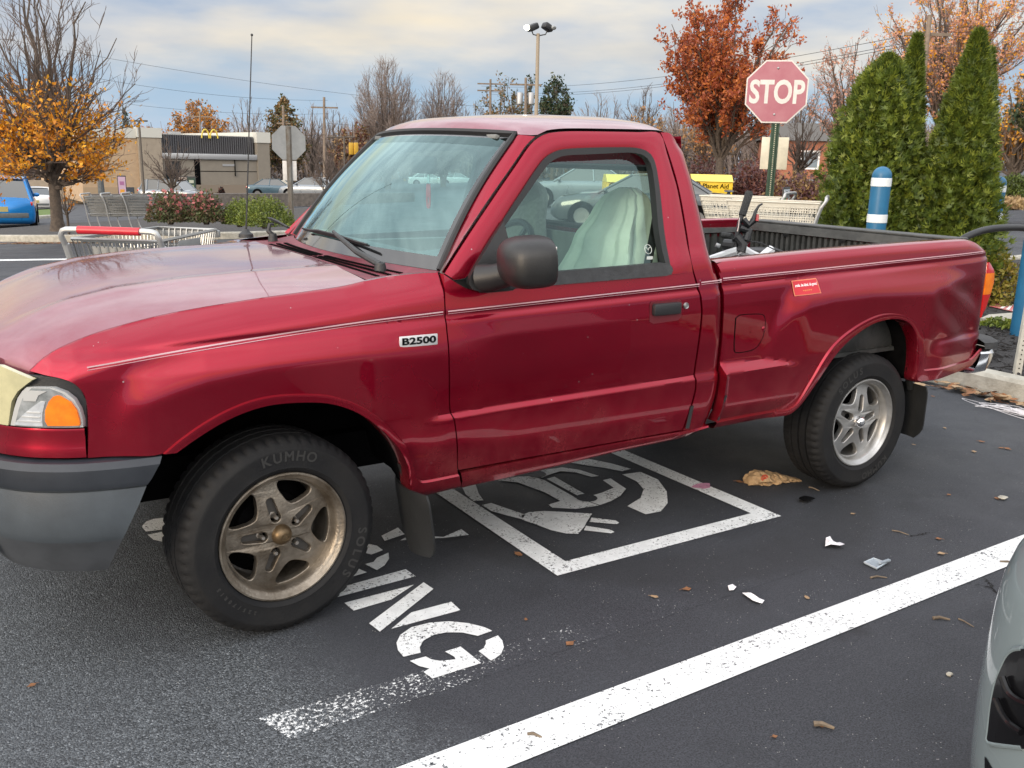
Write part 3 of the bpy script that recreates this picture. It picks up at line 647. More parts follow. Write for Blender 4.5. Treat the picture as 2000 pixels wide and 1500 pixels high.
# ---- nose: valance, lamps, grille, bumper
PLAN = [(-.37, -.872), (-.45, -.867), (-.52, -.856), (-.60, -.833), (-.68, -.788), (-.735, -.738), (-.778, -.68), (-.812, -.60), (-.838, -.48), (-.856, -.30), (-.863, -.12), (-.865, 0)]
PL = resample(PLAN, 120); PLA = PL + [Vector((p[0], -p[1])) for p in PL[::-1][1:]]
def plan_at(x):      # y on the nose outline, for the side part
    return interp(x, [p[0] for p in PL[::-1]], [p[1] for p in PL[::-1]])
def nose_row(x0, z, off, both_=True):
    src = [p for p in PL if p[0] <= x0]; src = [Vector((x0, plan_at(x0)))] + src
    pts = resample(src, 40, False); o = []
    for i, p in enumerate(pts):
        a = pts[max(0, i-1)]; b = pts[min(40, i+1)]; t = (b-a).normalized(); n = Vector((t.y, -t.x)); n = n if n.y < 0 or n.x < 0 else -n
        if n.x > .2 or n.y > .2: n = -n
        q = p + n*off; o.append(Vector((q[0], q[1], z)))
    if both_: o += [Vector((p.x, -p.y, p.z)) for p in o[::-1][1:]]
    return o
va = MB(); va.grid([nose_row(-.566, .69, -.02), nose_row(-.566, .692, .002), nose_row(-.566, .72, .002), nose_row(-.566, .745, -.006), nose_row(-.566, .765, -.002), nose_row(-.566, .774, -.004), nose_row(-.566, .775, -.03)])
recalc(va.build('front_valance', M_red, truck))
bu = MB()
xe = lambda z: interp(z, [.32, .45, .60, .675], [-.546, -.49, -.42, -.374])
bu.mi = 1; bu.grid([nose_row(xe(.675), .685, -.01), nose_row(xe(.675), .680, .022), nose_row(xe(.66), .662, .036), nose_row(xe(.62), .62, .036), nose_row(xe(.602), .603, .030), nose_row(xe(.60), .600, .014)])
bu.mi = 0; bu.grid([nose_row(xe(.60), .600, .014), nose_row(xe(.597), .597, .026), nose_row(xe(.55), .55, .034), nose_row(xe(.47), .47, .030), nose_row(xe(.445), .445, .022)])
bu.mi = 2; bu.grid([nose_row(xe(.445), .445, .022), nose_row(xe(.43), .43, .012), nose_row(xe(.38), .385, -.004), nose_row(xe(.33), .335, -.03), nose_row(xe(.32), .318, -.10)])
recalc(bu.build('front_bumper', [M_bumper, M_bumpk, mat('bumper_lower', (.045, .05, .058), .5, var=.3, vs=6)], truck))
bi = MB(); bi.box((-.60, 0, .52), (.3, 1.2, .3)); bi.build('bumper_core', M_dark, truck)
fg = MB(); fg.lathe([(0, .004), (.03, .006), (.037, .002), (.04, -.004)], 20, Matrix.Translation((-.828, -.62, .40)) @ Matrix.Rotation(R(-62), 4, 'Z') @ Matrix.Rotation(R(90), 4, 'X'))
M_clear = mat('clear_lens', (.30, .32, .33), .12, coat=1, c2=(.12, .135, .14), vs=18); M_yel = mat('yellowed_lens', (.52, .49, .29), .2, coat=1, c2=(.42, .40, .24), vs=12)
fgo = fg.build('fog_lamp', M_clear, truck)
def lamp_row(s0, s1, z, off, n=24):
    o = []
    for i in range(n+1):
        x = lerp(s0, s1, i/n); k = (len(PL)-1); p = None
        # s measured as index along the outline
        a = x*(k); i0 = int(min(k-1, a)); q = PL[i0].lerp(PL[i0+1], a-i0); t = (PL[i0+1]-PL[i0]).normalized(); nn_ = Vector((t.y, -t.x))
        if nn_.y > 0: nn_ = -nn_
        o.append(Vector((q[0]+nn_[0]*off, q[1]+nn_[1]*off, z)))
    return o
def s_of_x(x):
    for i in range(len(PL)-1):
        if PL[i][0] >= x >= PL[i+1][0]: return (i+(PL[i][0]-x)/max(1e-9, PL[i][0]-PL[i+1][0]))/(len(PL)-1)
    return 1
def lamp_patch(rows_, off, n=24):
    m = MB(); g = []
    for z, xa, xb in rows_: g.append(lamp_row(s_of_x(xa), s_of_x(xb), z, off, n))
    inn = lambda r: [Vector((p.x*.985, p.y*.985, p.z)) for p in r]
    g = [inn(g[0])] + g + [inn(g[-1])]; g = [[Vector((r[0].x*.985, r[0].y*.985, r[0].z))] + r + [Vector((r[-1].x*.985, r[-1].y*.985, r[-1].z))] for r in g]
    m.grid(g); return m
hous = [(.776, -.560, -.83), (.85, -.557, -.83), (.884, -.568, -.82), (.905, -.588, -.81), (.918, -.625, -.80), (.922, -.665, -.79)]
turn = [(.779, -.572, -.735), (.80, -.571, -.730), (.83, -.576, -.722), (.86, -.588, -.712), (.88, -.607, -.70), (.893, -.635, -.688)]
ambr = [(.786, -.575, -.650), (.80, -.574, -.655), (.83, -.579, -.652), (.855, -.592, -.642), (.87, -.612, -.63), (.873, -.616, -.622)]
heads = [(.779, -.742, -.851), (.81, -.736, -.851), (.85, -.728, -.851), (.88, -.712, -.851), (.90, -.692, -.851), (.916, -.674, -.851), (.928, -.700, -.851), (.938, -.722, -.851), (.948, -.745, -.851)]
M_facet = mat('reflector_facet', (.62, .66, .70), .15, .3, coat=1, c2=(.45, .48, .52), vs=40)
M_frame = mat('lamp_frame', (.40, .41, .41), .35)
for mir in (0, 1):
    f = (lambda m: m.mirrored() if mir else m)
    h = f(lamp_patch(hous, -.016)).build('headlight', M_black, truck); f(lamp_patch(heads, .003)).build('headlight_lens', M_yel, h)
    f(lamp_patch([(z, a+.004, b-.004) for z, a, b in turn], -.001)).build('lamp_frame', M_frame, h)
    f(lamp_patch([(z*.97+.025, a-.006, b+.008) for z, a, b in turn], .002)).build('turn_signal', M_clear, h); f(lamp_patch([(.784, -.662, -.728), (.80, -.662, -.716), (.82, -.660, -.70), (.84, -.655, -.68), (.855, -.65, -.662)], .0045)).build('reflector_facet', M_facet, h); f(lamp_patch([(.855, -.672, -.70), (.872, -.665, -.70), (.884, -.645, -.69)], .0045)).build('reflector_facet', M_frame, h); f(lamp_patch(ambr, .006)).build('amber_reflector', M_amber, h)
    for zf in (.795, .808, .821): f(lamp_patch([(zf, -.664, -.72+.9*(zf-.795)), (zf+.0035, -.664, -.718+.9*(zf-.795))], .0062, 8)).build('lens_flute', M_frame, h)
    bb = MB(); bb.ball((-.664, -.778 if not mir else .778, .862), (.012, .012, .016), 10, 8); bb.build('lamp_bulb', M_amber, h)
gr = MB()
for z in (.80, .84, .88): gr.box((-.866, 0, z), (.02, .64, .014), bev=.004)
gr.box((-.852, 0, .850), (.02, .68, .15), bev=.006); gr.build('grille', M_black, truck)
# ---- wheels
def make_tyre():
    m = MB(); n = 220; prof = [(.213, .088), (.219, .103), (.232, .112), (.234, .1135), (.238, .1125), (.262, .1165), (.288, .1155), (.296, .1165), (.299, .114), (.312, .107), (.322, .098), (.329, .086), (.331, .07),
        (.331, .048), (.320, .047), (.320, .039), (.332, .038), (.332, .006), (.320, .005), (.320, -.005), (.332, -.006), (.332, -.038), (.323, -.040), (.323, -.046), (.331, -.048), (.331, -.07), (.328, -.088), (.315, -.105), (.28, -.114), (.235, -.112), (.213, -.09)]
    rows = []
    for r, h in prof:
        row = []
        for j in range(n):
            rr = r; a = 2*math.pi*j/n
            if r > .318 and abs(h) > .05 and j % 4 == 0: rr -= .008
            if r > .33 and abs(h) < .04 and j % 4 == 0: rr -= .002
            row.append(Vector((rr*math.cos(a), rr*math.sin(a), h)))
        rows.append(row)
    m.grid(rows, closed=True); return m
def polar(pts): return [(r*math.cos(R(a)), r*math.sin(R(a))) for r, a in pts]
def dish(r): return interp(r, [0, .05, .10, .16, .19], [.066, .070, .066, .054, .050])
def make_rim(a0=33):
    m = MB()
    m.lathe([(.213, .088), (.2165, .098), (.2155, .106), (.210, .107), (.205, .103), (.201, .0985), (.1985, .0965), (.194, .094), (.189, .086), (.184, .066), (.182, .03), (.176, -.02), (.172, -.08), (.18, -.09)], 96)
    holes = []
    for k in range(5):
        w_ = a0+36+72*k; h = [(.1795, -19), (.1795, -10), (.1795, 0), (.1795, 10), (.1795, 19), (.170, 22.5), (.150, 22), (.128, 17), (.112, 11), (.104, 4), (.102, 0), (.104, -4), (.112, -11), (.128, -17), (.150, -22), (.170, -22.5)]
        pl_ = resample([Vector(polar([(r, w_+a)])[0]) for r, a in h+h[:1]], 40)[:-1]; holes.append([(p[0], p[1]) for p in pl_])
        sa = R(a0+72*k); t = Vector((math.cos(sa), math.sin(sa))); n = Vector((-t.y, t.x)); sl = []
        for q in range(9): b = R(90+180*q/8); p = t*(.064+.021*math.cos(b)) + n*.0205*math.sin(b); sl.append((p.x, p.y))
        for q in range(9): b = R(-90+180*q/8); p = t*(.119+.015*math.cos(b)) + n*.0165*math.sin(b); sl.append((p.x, p.y))
        holes.append(sl)
    v, f = plate([(.186*math.cos(2*math.pi*i/96), .186*math.sin(2*math.pi*i/96)) for i in range(96)], holes, .010, .0035, 2)
    m.add([Vector((p.x, p.y, p.z-.006+dish(math.hypot(p.x, p.y)))) for p in v], f); return m
def make_floor(a0, par):
    for k in range(5): b = MB(); b.box((.097, 0, .046), (.075, .034, .006)); b.xf(Matrix.Rotation(R(a0+72*k), 4, 'Z')); b.build('spoke_recess', M_in2, par)
def letters(m, txt, r, a, da, size):
    for i, ch in enumerate(txt):
        v, f = glyphs(ch, size, 0, .0012); th = R(a-da*(i-(len(txt)-1)/2)); Mx = Matrix.Rotation(th-math.pi/2, 4, 'Z') @ Matrix.Translation((0, r, .1172)); m.add([Mx @ p for p in v], f)
M_rimf = mat('tarnished_alloy', (.30, .265, .22), .42, .8, c2=(.10, .077, .054), vs=9, thr=(.32, .62), detail=8, bump=.15, bs=120)
M_rimr = mat('alloy', (.46, .46, .455), .42, .85, c2=(.33, .325, .31), vs=12, thr=(.3, .6))
M_capf = mat('tarnished_cap', (.19, .135, .08), .42, .8, c2=(.11, .075, .04), vs=20)
M_in2 = mat('rim_recess', (.10, .095, .09), .5, .6)
M_nut = mat('lug_nut', (.45, .42, .38), .35, .9)
def make_wheel(name, loc, rot, front, a0, txts):
    w_ = bpy.data.objects.new(name, None); col.objects.link(w_); w_.parent = truck; w_.location = loc; w_.rotation_euler = rot; w_.empty_display_size = .2
    make_tyre().build('tyre', M_tyre, w_, angle=50)
    for t_ in txts: lt = MB(); letters(lt, *t_); lt.build('tyre_lettering', M_tyrel, w_, smooth=False)
    make_rim(a0).build('rim', M_rimf if front else M_rimr, w_, angle=40); make_floor(a0, w_)
    c = MB(); c.lathe([(0, .108), (.008, .1075), (.018, .104), (.027, .096), (.032, .085), (.0345, .072), (.037, .066), (.040, .06)] if front else [(0, .110), (.008, .1095), (.017, .106), (.024, .099), (.028, .088), (.0295, .07), (.037, .066), (.040, .06)], 28)
    co = c.build('hub_cap', M_capf if front else M_chrome, w_)
    e = MB(); rg = [(.0135*math.cos(2*math.pi*i/24), .0105*math.sin(2*math.pi*i/24)) for i in range(25)]
    dz = lambda x, y: .1085-(x*x+y*y)*11
    e.tube([Vector((x, y, dz(x, y))) for x, y in rg], .0013, 5); e.tube([Vector((x, y, dz(x, y))) for x, y in ((-.012, .003), (-.006, .005), (0, -.003), (.006, .005), (.012, .003))], .0012, 5); e.build('emblem', M_capf if front else M_steel, w_)
    for k in range(5):
        sa = R(a0+72*k); p = Vector((.064*math.cos(sa), .064*math.sin(sa), 0)); nb = MB()
        nb.lathe([(0, .083 if front else .062), (.006, .083 if front else .062), (.0075, .079 if front else .06), (.0078, .05), (.012, .049)], 6 if front else 10, Matrix.Translation(p)); nb.build('lug_nut', M_nut if front else M_dark, w_)
    b = MB(); b.lathe([(0, .0), (.12, .0), (.125, -.02), (.17, -.05)], 40); b.build('brake_disc', M_dark, w_)
    return w_
STEER = .10
make_wheel('wheel', (-.018, -.730, .332), (R(90), 0, STEER), True, 33, [('KUMHO', .272, 86, 8.2, .045), ('SOLUS', .272, -24, 8.2, .045), ('225/70R15', .255, 225, 4.5, .016)])
make_wheel('wheel', (2.835, -.722, .332), (R(90), 0, 0), False, 10, [('SOLUS', .272, 122, 8.2, .045), ('KUMHO', .272, -65, 8.2, .045)])
make_wheel('wheel', (0, .730, .332), (R(90), 0, math.pi+STEER), True, 20, [('KUMHO', .272, 86, 8.2, .045)])
make_wheel('wheel', (2.835, .722, .332), (R(90), 0, math.pi), False, 0, [('SOLUS', .272, 86, 8.2, .045)])
# ---- wheel housings, chassis, flaps
for (cx, cz, ar) in ((.06, .36, ARCHF), (2.80, .40, ARCHR)):
    m = MB(); pl_ = ar[:-1] if cx < 1 else ar[3:16]; a = resample(pl_, 40)
    m.grid([[Vector((p[0], -W(p[0], p[1])+.05, p[1])) for p in a], [Vector((p[0]+(p[0]-cx)*.05, -.60, p[1]+.03)) for p in a], [Vector((p[0]+(p[0]-cx)*.05, -.40, p[1]+.03)) for p in a]])
    m.poly([Vector((p[0]+(p[0]-cx)*.05, -.40, p[1]+.03)) for p in a]); both(m, 'wheel_housing', M_dark)
ch = MB()
for yy in (-.42, .42): ch.box((1.6, yy, .46), (4.2, .08, .14))
ch.box((2.835, 0, .332), (.10, 1.3, .10)); ch.box((0, 0, .36), (.14, 1.2, .08)); ch.box((1.15, 0, .45), (1.2, 1.36, .05)); ch.box((.0, 0, .72), (.9, .78, .4)); ch.tube([(.4, .25, .36), (3.4, .25, .36)], .03, 8)
ch.box((2.75, 0, .60), (1.9, 1.36, .06)); ch.build('chassis', M_dark, truck)
def flap(x, y0, y1, z0, z1, tilt, cur):
    m = MB(); nu_, nv_ = 10, 10; fr = []; bk = []
    for j in range(nv_+1):
        v = j/nv_; row = []; rb2 = []
        for i in range(nu_+1):
            u = i/nu_; k = 1
            if v < .3: k = 1-.42*(1-v/.3)**2.2
            if v > .85: k = 1-.10*((v-.85)/.15)**2
            y = lerp(y0, y1, .5+(u-.5)*k); z = lerp(z0, z1, v); p = Vector((x+tilt*(1-v)+cur*math.sin(math.pi*u), y, z)); row.append(p); rb2.append(p+Vector((.008, 0, 0)))
        fr.append(row); bk.append(rb2)
    m.grid(fr); m.grid(bk, flip=True)
    m.grid([[r[0] for r in fr], [r[0] for r in bk]]); m.grid([[r[-1] for r in bk], [r[-1] for r in fr]]); m.grid([bk[0], fr[0]]); m.grid([fr[-1], bk[-1]])
    m.tube([(x-.03, lerp(y0, y1, .5), z1+.09), (x+.01, lerp(y0, y1, .5), z1-.03)], .018, 8); return m
M_flap = mat('mud_flap_rubber', (.008, .009, .010), .6, c2=(.013, .014, .015), vs=12, bump=.08, bs=80)
both(flap(.455, -.655, -.925, .165, .415, .035, -.03), 'mud_flap', M_flap); both(flap(3.225, -.675, -.885, .205, .475, .0, .015), 'mud_flap', M_flap)
# ---- pinstripe, badge, sticker, dark tape marks
M_pin = mat('pinstripe', (.50, .33, .36), .4)
def stripe(pts, off=.0022, wd=.0032):
    q = resample(pts, 60); m = MB(); r0 = []; r1 = []
    for p in q: r0.append(on(p[0], p[1]-wd/2, off)); r1.append(on(p[0], p[1]+wd/2, off))
    m.grid([r0, r1]); return m
for par, pts in ((fenders, [(-.545, .944), (-.374, .965), (-.082, .99), (.245, 1.013), (.545, 1.0262)]), (doors, [(.563, 1.0265), (1.1, 1.043), (1.68, 1.0605)]), ((cab_o, cab_o), [(1.69, 1.0665), (1.81, 1.071)]), (beds, [(1.82, 1.0745), (2.373, 1.089), (3.079, 1.109), (3.622, 1.122)])):
    for k, (dz, wd) in enumerate(((.004, .0042), (-.004, .0016))):
        m = stripe([(x, z+dz) for x, z in pts], .0022 if par is not beds else .0026, wd)
        m.build('pinstripe', M_pin, par[0]); m.mirrored().build('pinstripe', M_pin, par[1])
bd = MB(); bd.box(on(.443, .946, .004), (.138, .006, .037), bev=.0025)
bdo = bd.build('badge', mat('badge_chrome', (.62, .63, .65), .42, .35), truck)
v, f = glyphs('B2500', .037, .0008, .0013, space=1.02); wx = max(p.x for p in v)-min(p.x for p in v)
m = MB(); k = .122/wx; m.add([Vector((.443+p.x*k, -(W(.443, .946)+.0082), .946+p.y*.84)) for p in v], f); m.build('badge_lettering', mat('badge_ink', (.03, .035, .05), .4), bdo, smooth=False)
st_ = MB(); g = coons([(2.222, .986), (2.373, .993)], [(2.214, 1.050), (2.363, 1.055)], [(2.222, .986), (2.214, 1.050)], [(2.373, .993), (2.363, 1.055)], 6, 4)
st_.grid([[on(p[0], p[1], .0025) for p in r] for r in g]); sto = st_.build('bumper_sticker', mat('sticker_border', (.62, .20, .10), .5), truck)
s2 = MB(); s2.grid([[on(lerp(p[0], 2.293, .06), lerp(p[1], 1.021, .10), .0035) for p in r] for r in g]); s2.build('sticker_face', mat('sticker_red', (.50, .02, .035), .5), sto)
for txt, sz, zc, cc_ in (('smile. be kind. do good.', .0165, 1.031, (.85, .78, .80)), ('* * * * *', .015, 1.004, (.75, .5, .12))):
    v, f = glyphs(txt, sz, 0, .0005, shear=.2); m = MB(); wx = max(p.x for p in v)-min(p.x for p in v); k = min(1, .128/wx)
    m.add([on(2.293+p.x*k-p.y*.07, zc+p.y+(p.x*k)*.045, .0045) for p in v], f); m.build('sticker_lettering', mat('sticker_ink', cc_, .5), sto, smooth=False)
for par, ql in ((cab_o, [(1.690, .570), (1.672, .569), (1.668, .47), (1.690, .468)]), (beds[0], [(1.858, .598), (1.836, .600), (1.836, .484), (1.85, .482)])):
    m = MB(); m.poly([on(x, z, .003) for x, z in ql]); m.build('scuff_tape', M_trim, par)
# ---- aerial
an = MB(); an.lathe([(0, .03), (.012, .028), (.02, .015), (.032, .006), (.034, -.01)], 18, Matrix.Translation((.36, .75, 1.155))); an.tube([(.36, .75, 1.17), (.365, .75, 1.22), (.427, .752, 2.03)], [.006, .0035, .0022], 6); an.ball((.427, .752, 2.032), .006, 8, 6)
an.build('aerial', M_trim, truck)
# ---- cabin
it = MB(); it.box((1.12, 0, .50), (1.28, 1.40, .06)); it.box((.60, 0, .86), (.05, 1.36, .6)); it.box((1.735, 0, .86), (.03, 1.36, .66))
for yy in (-.745, .745): it.box((1.13, yy, .82), (1.05, .06, .60))
it.build('cabin_lining', M_in, truck)
M_dash = mat('dashboard', (.10, .11, .11), .55, var=.2, vs=8)
da = MB(); rows = []
for j in range(17):
    t = -1+2*j/16; bmp = .035*math.exp(-((t+.52)/.22)**2)
    rows.append([Vector((.52+.1*t*t, .72*t, 1.13)), Vector((.66, .73*t, 1.145)), Vector((.80, .74*t, 1.15+bmp)), Vector((.90, .74*t, 1.13+bmp)), Vector((.93, .74*t, 1.06)), Vector((.86, .74*t, .85))])
da.grid(rows); recalc(da.build('dashboard', M_dash, truck))
sw = MB(); Ms = Matrix.Translation((1.04, -.38, 1.12)) @ Matrix.Rotation(R(-58), 4, 'Y'); ring = [Ms @ Vector((.19*math.cos(2*math.pi*i/40), .19*math.sin(2*math.pi*i/40), 0)) for i in range(41)]
sw.tube(ring, .014, 8, cap=False)
for a in (-90, 60, 120, 200, -20): sw.tube([Ms @ Vector((.19*math.cos(R(a)), .19*math.sin(R(a)), 0)), Ms @ Vector((.05*math.cos(R(a)), .05*math.sin(R(a)), -.02))], .012, 6)
sw.ball(Ms @ Vector((0, 0, -.01)), (.05, .07, .07), 12, 8); sw.tube([Ms @ Vector((0, 0, -.02)), Ms @ Vector((0, 0, -.25))], .03, 8); sw.build('steering_wheel', M_black, truck)
M_seat = mat('seat_fabric', (.20, .21, .20), .9, c2=(.14, .15, .145), vs=60)
M_cover = mat('seat_cover_cloth', (.62, .68, .60), .9, c2=(.50, .55, .48), vs=5, bump=.2, bs=14)
def make_seat(y, covered):
    s = MB(); rows = []
    for j in range(49):
        v = j/48; z = lerp(.72, 1.42, v); x = lerp(1.47 if covered else 1.50, 1.655 if covered else 1.70, v)
        hw = interp(v, [0, .45, .62, .75, .88, .96, 1], [.25, .24, .20, .155, .14, .10, .03]); th = interp(v, [0, .35, .6, .8, .93, 1], [.20, .17, .115, .075, .06, .02] if covered else [.09, .085, .075, .06, .05, .02])
        row = []
        for i in range(64):
            a = 2*math.pi*i/64; cx = math.copysign(abs(math.cos(a))**.6, math.cos(a)); cy = math.copysign(abs(math.sin(a))**.6, math.sin(a))
            wr = ((.016*math.sin(7*a+2*v+2*math.sin(4*v))+.011*math.sin(15*a+3-5*v))*(1-.6*v)+.02*math.exp(-((v-.72)/.07)**2)*(math.cos(a)>.2)) if covered else 0
            row.append(Vector((x-cx*(th+wr), y+cy*(hw+wr), z)))
        rows.append(row)
    s.grid(rows, closed=True); s.box((1.30, y, .68), (.52, .50, .16), bev=.05)
    o = recalc(s.build('seat', M_cover if covered else M_seat, truck, angle=60))
    if covered: o['label'] = 'seat draped with a pale cloth cover'
    return o
make_seat(-.42, True); make_seat(.40, False)
sb_ = MB(); sb_.grid([[Vector((1.60, -.675, 1.50)), Vector((1.645, -.675, 1.50))], [Vector((1.58, -.66, 1.25)), Vector((1.625, -.66, 1.25))], [Vector((1.50, -.66, .8)), Vector((1.545, -.66, .8))]]); sb_.build('seat_belt', M_trim, truck)
hl_ = MB(); hl_.grid([[Vector((lerp(.93, 1.70, i/8), .60*t, 1.60-.02*(1-t*t)+.035*(1-t*t)*math.sin(math.pi*i/8))) for t in (-1, -.5, 0, .5, 1)] for i in range(9)]); hl_.build('headliner', M_in, truck)
for yy in (-.35, .35): vz = MB(); vz.box((.985, yy, 1.585), (.14, .40, .018), Matrix.Rotation(R(18), 3, 'Y'), bev=.006); vz.build('sun_visor', M_in, truck)
hr_ = MB(); hr_.ball((1.66, .40, 1.335), (.06, .135, .10), 16, 10); hr_.build('headrest', mat('headrest_fabric', (.13, .135, .13), .9), truck)
rm = MB(); rm.box((.985, .17, 1.492), (.02, .23, .075), bev=.012); rm.tube([(.985, .17, 1.52), (.95, .10, 1.58), (.93, .05, 1.61)], .01, 6); rm.build('rear_view_mirror', M_black, truck)
# a hanging tag: rests on the mirror, so a thing of its own
ft = thing('air_freshener', 'small red and white hanging tag behind the windshield', 'air freshener', (1.0, .155, 1.36))
m = MB(); ol = resample([Vector((math.copysign(abs(math.cos(a))**.5, math.cos(a))*.020, math.copysign(abs(math.sin(a))**.7, math.sin(a))*.055)) for a in [2*math.pi*i/40 for i in range(41)]], 40)[:-1]
hole = [(.007*math.cos(2*math.pi*i/16), -.02+.018*math.sin(2*math.pi*i/16)) for i in range(16)]
v, f = plate([(p[0], p[1]) for p in ol], [hole], .002); Mt = Matrix.Rotation(R(-90), 4, 'Z') @ Matrix.Rotation(R(90), 4, 'X'); m.add([Mt @ p for p in v], f); m.build('tag', mat('tag_red', (.85, .05, .07), .4), ft)
m = MB(); m.box((0, 0, .075), (.004, .024, .05)); m.tube([(0, 0, .10), (0, 0, .13)], .003, 5); m.build('tag_strap', M_white, ft)
# maker's ring etched in the corner of the side glass
m = MB(); gx, gz = 1.475, 1.20; gy = lambda z: -(.795-(z-1.16)*.375)-.0015
m.tube([Vector((gx+.017*math.cos(2*math.pi*i/24), gy(gz+.017*math.sin(2*math.pi*i/24)), gz+.017*math.sin(2*math.pi*i/24))) for i in range(25)], .0012, 4)
m.tube([Vector((gx+a, gy(gz+b), gz+b)) for a, b in ((-.014, .006), (-.007, .007), (0, -.004), (.007, .007), (.014, .006))], .0012, 4); m.box((gx, gy(1.165), 1.168), (.03, .001, .012))
m.build('glass_etching', mat('etched_white', (.6, .65, .63), .6), doors[0])
# ================================================================== GROUND AND ITS MARKINGS
def asphalt(name, mark=None, worn=.35, tint=(.80, .825, .83), fade=None):
    """one asphalt; mark = 'paint' puts worn white paint over it."""
    m = bpy.data.materials.new(name); m.use_nodes = True; t = m.node_tree; b = t.nodes['Principled BSDF']; lk = t.links.new
    pos = N(t, 'ShaderNodeNewGeometry').outputs['Position']; sx = N(t, 'ShaderNodeSeparateXYZ'); lk(pos, sx.inputs[0])
    def noise(sc_, det=4, ro=.6):
        n = N(t, 'ShaderNodeTexNoise'); n.inputs['Scale'].default_value = sc_; n.inputs['Detail'].default_value = det; n.inputs['Roughness'].default_value = ro; lk(pos, n.inputs['Vector']); return n.outputs[0]
    def mixc(f, a, c, mode='MIX'):
        n = N(t, 'ShaderNodeMix', data_type='RGBA', blend_type=mode)
        for i, q in ((0, f), (6, a), (7, c)):
            if isinstance(q, tuple): n.inputs[i].default_value = (*q, 1)
            elif isinstance(q, (int, float)): n.inputs[i].default_value = q
            else: lk(q, n.inputs[i])
        return n.outputs[2]
    def thr(v, lo, hi):
        r = ramp(t, [(lo, (0, 0, 0)), (hi, (1, 1, 1))]); lk(v, r.inputs[0]); return r.outputs[0]
    fine = noise(190, 3, .7); mid = noise(26, 4); big = noise(.8, 5); 
    base = mixc(thr(fine, .40, .62), (.013, .0148, .0185), (.055, .059, .0705)); base = mixc(math_(t, 'MULTIPLY', thr(noise(70, 3, .7), .50, .62), .40), base, (.064, .069, .081))
    # older, coarser, paler surfacing towards the driving lane
    edge = math_(t, 'ADD', sx.outputs[0], math_(t, 'ADD', math_(t, 'MULTIPLY', big, .9), math_(t, 'MULTIPLY', sx.outputs[1], .10)))
    old = math_(t, 'MULTIPLY', math_(t, 'LESS_THAN', sx.outputs[1], 7.0), 1.0)
    oldf = N(t, 'ShaderNodeMapRange'); oldf.inputs[1].default_value = .15; oldf.inputs[2].default_value = .55; oldf.inputs[3].default_value = 1; oldf.inputs[4].default_value = 0; lk(edge, oldf.inputs[0])
    coarse = N(t, 'ShaderNodeTexVoronoi'); coarse.inputs['Scale'].default_value = 210; lk(pos, coarse.inputs['Vector'])
    cc = ramp(t, [(0, (.018, .021, .024)), (.45, (.058, .065, .073)), (.8, (.13, .145, .16)), (1, (.27, .295, .32))]); lk(coarse.outputs['Color'], cc.inputs[0])
    base = mixc(oldf.outputs[0], base, cc.outputs[0])
    base = mixc(math_(t, 'MULTIPLY', thr(big, .45, .62), .35), base, (.054, .059, .070))
    vd = N(t, 'ShaderNodeTexVoronoi'); vd.inputs['Scale'].default_value = 1.15; lk(pos, vd.inputs['Vector'])
    drip = math_(t, 'MULTIPLY', thr(math_(t, 'ADD', math_(t, 'SUBTRACT', .16, vd.outputs['Distance']), math_(t, 'MULTIPLY', math_(t, 'SUBTRACT', noise(11, 4), .5), .22)), .02, .10), .55)
    base = mixc(drip, base, (.012, .012, .014))
    base = mixc(math_(t, 'MULTIPLY', thr(noise(2.6, 6), .54, .70), .45), base, (.020, .022, .026))
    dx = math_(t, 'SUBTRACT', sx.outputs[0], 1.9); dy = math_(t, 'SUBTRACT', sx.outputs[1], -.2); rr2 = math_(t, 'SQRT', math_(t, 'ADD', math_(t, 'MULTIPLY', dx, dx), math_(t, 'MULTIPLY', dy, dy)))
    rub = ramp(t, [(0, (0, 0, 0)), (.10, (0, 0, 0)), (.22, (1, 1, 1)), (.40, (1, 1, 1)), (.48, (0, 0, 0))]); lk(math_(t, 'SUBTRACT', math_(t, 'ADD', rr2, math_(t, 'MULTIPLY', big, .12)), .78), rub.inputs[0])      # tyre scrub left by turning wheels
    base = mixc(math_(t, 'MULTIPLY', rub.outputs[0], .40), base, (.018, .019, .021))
    vs_ = N(t, 'ShaderNodeTexVoronoi'); vs_.inputs['Scale'].default_value = 55; lk(pos, vs_.inputs['Vector'])
    base = mixc(math_(t, 'MULTIPLY', math_(t, 'LESS_THAN', vs_.outputs['Distance'], .10), thr(noise(9, 2), .50, .56)), base, (.30, .30, .29))
    col_ = base; bumpf = fine
    if mark:
        wear = math_(t, 'ADD', math_(t, 'MULTIPLY', noise(85, 5, .75), .75), math_(t, 'MULTIPLY', noise(7, 4), .25))
        if fade:      # paint scrubbed away along x, the more the further
            fm = N(t, 'ShaderNodeMapRange'); fm.inputs[1].default_value = fade[0]; fm.inputs[2].default_value = fade[1]; fm.inputs[3].default_value = fade[2]; fm.inputs[4].default_value = fade[3]; lk(sx.outputs[0], fm.inputs[0])
            wear = math_(t, 'SUBTRACT', wear, fm.outputs[0])
        k = thr(wear, worn, worn+.035)
        pc = mixc(thr(noise(14, 5), .35, .7), tint, tuple(q*.80 for q in tint))
        col_ = mixc(k, base, pc)
    lk(col_, b.inputs['Base Color'])
    rr = ramp(t, [(.3, (.55,)*3), (.7, (.82,)*3)]); lk(noise(1.7, 4), rr.inputs[0]); lk(rr.outputs[0], b.inputs['Roughness'])
    b.inputs['Specular IOR Level'].default_value = .45
    hb = math_(t, 'ADD', math_(t, 'MULTIPLY', fine, .6), math_(t, 'ADD', math_(t, 'MULTIPLY', mid, .35), math_(t, 'MULTIPLY', math_(t, 'MULTIPLY', coarse.outputs['Distance'], oldf.outputs[0]), -.9)))
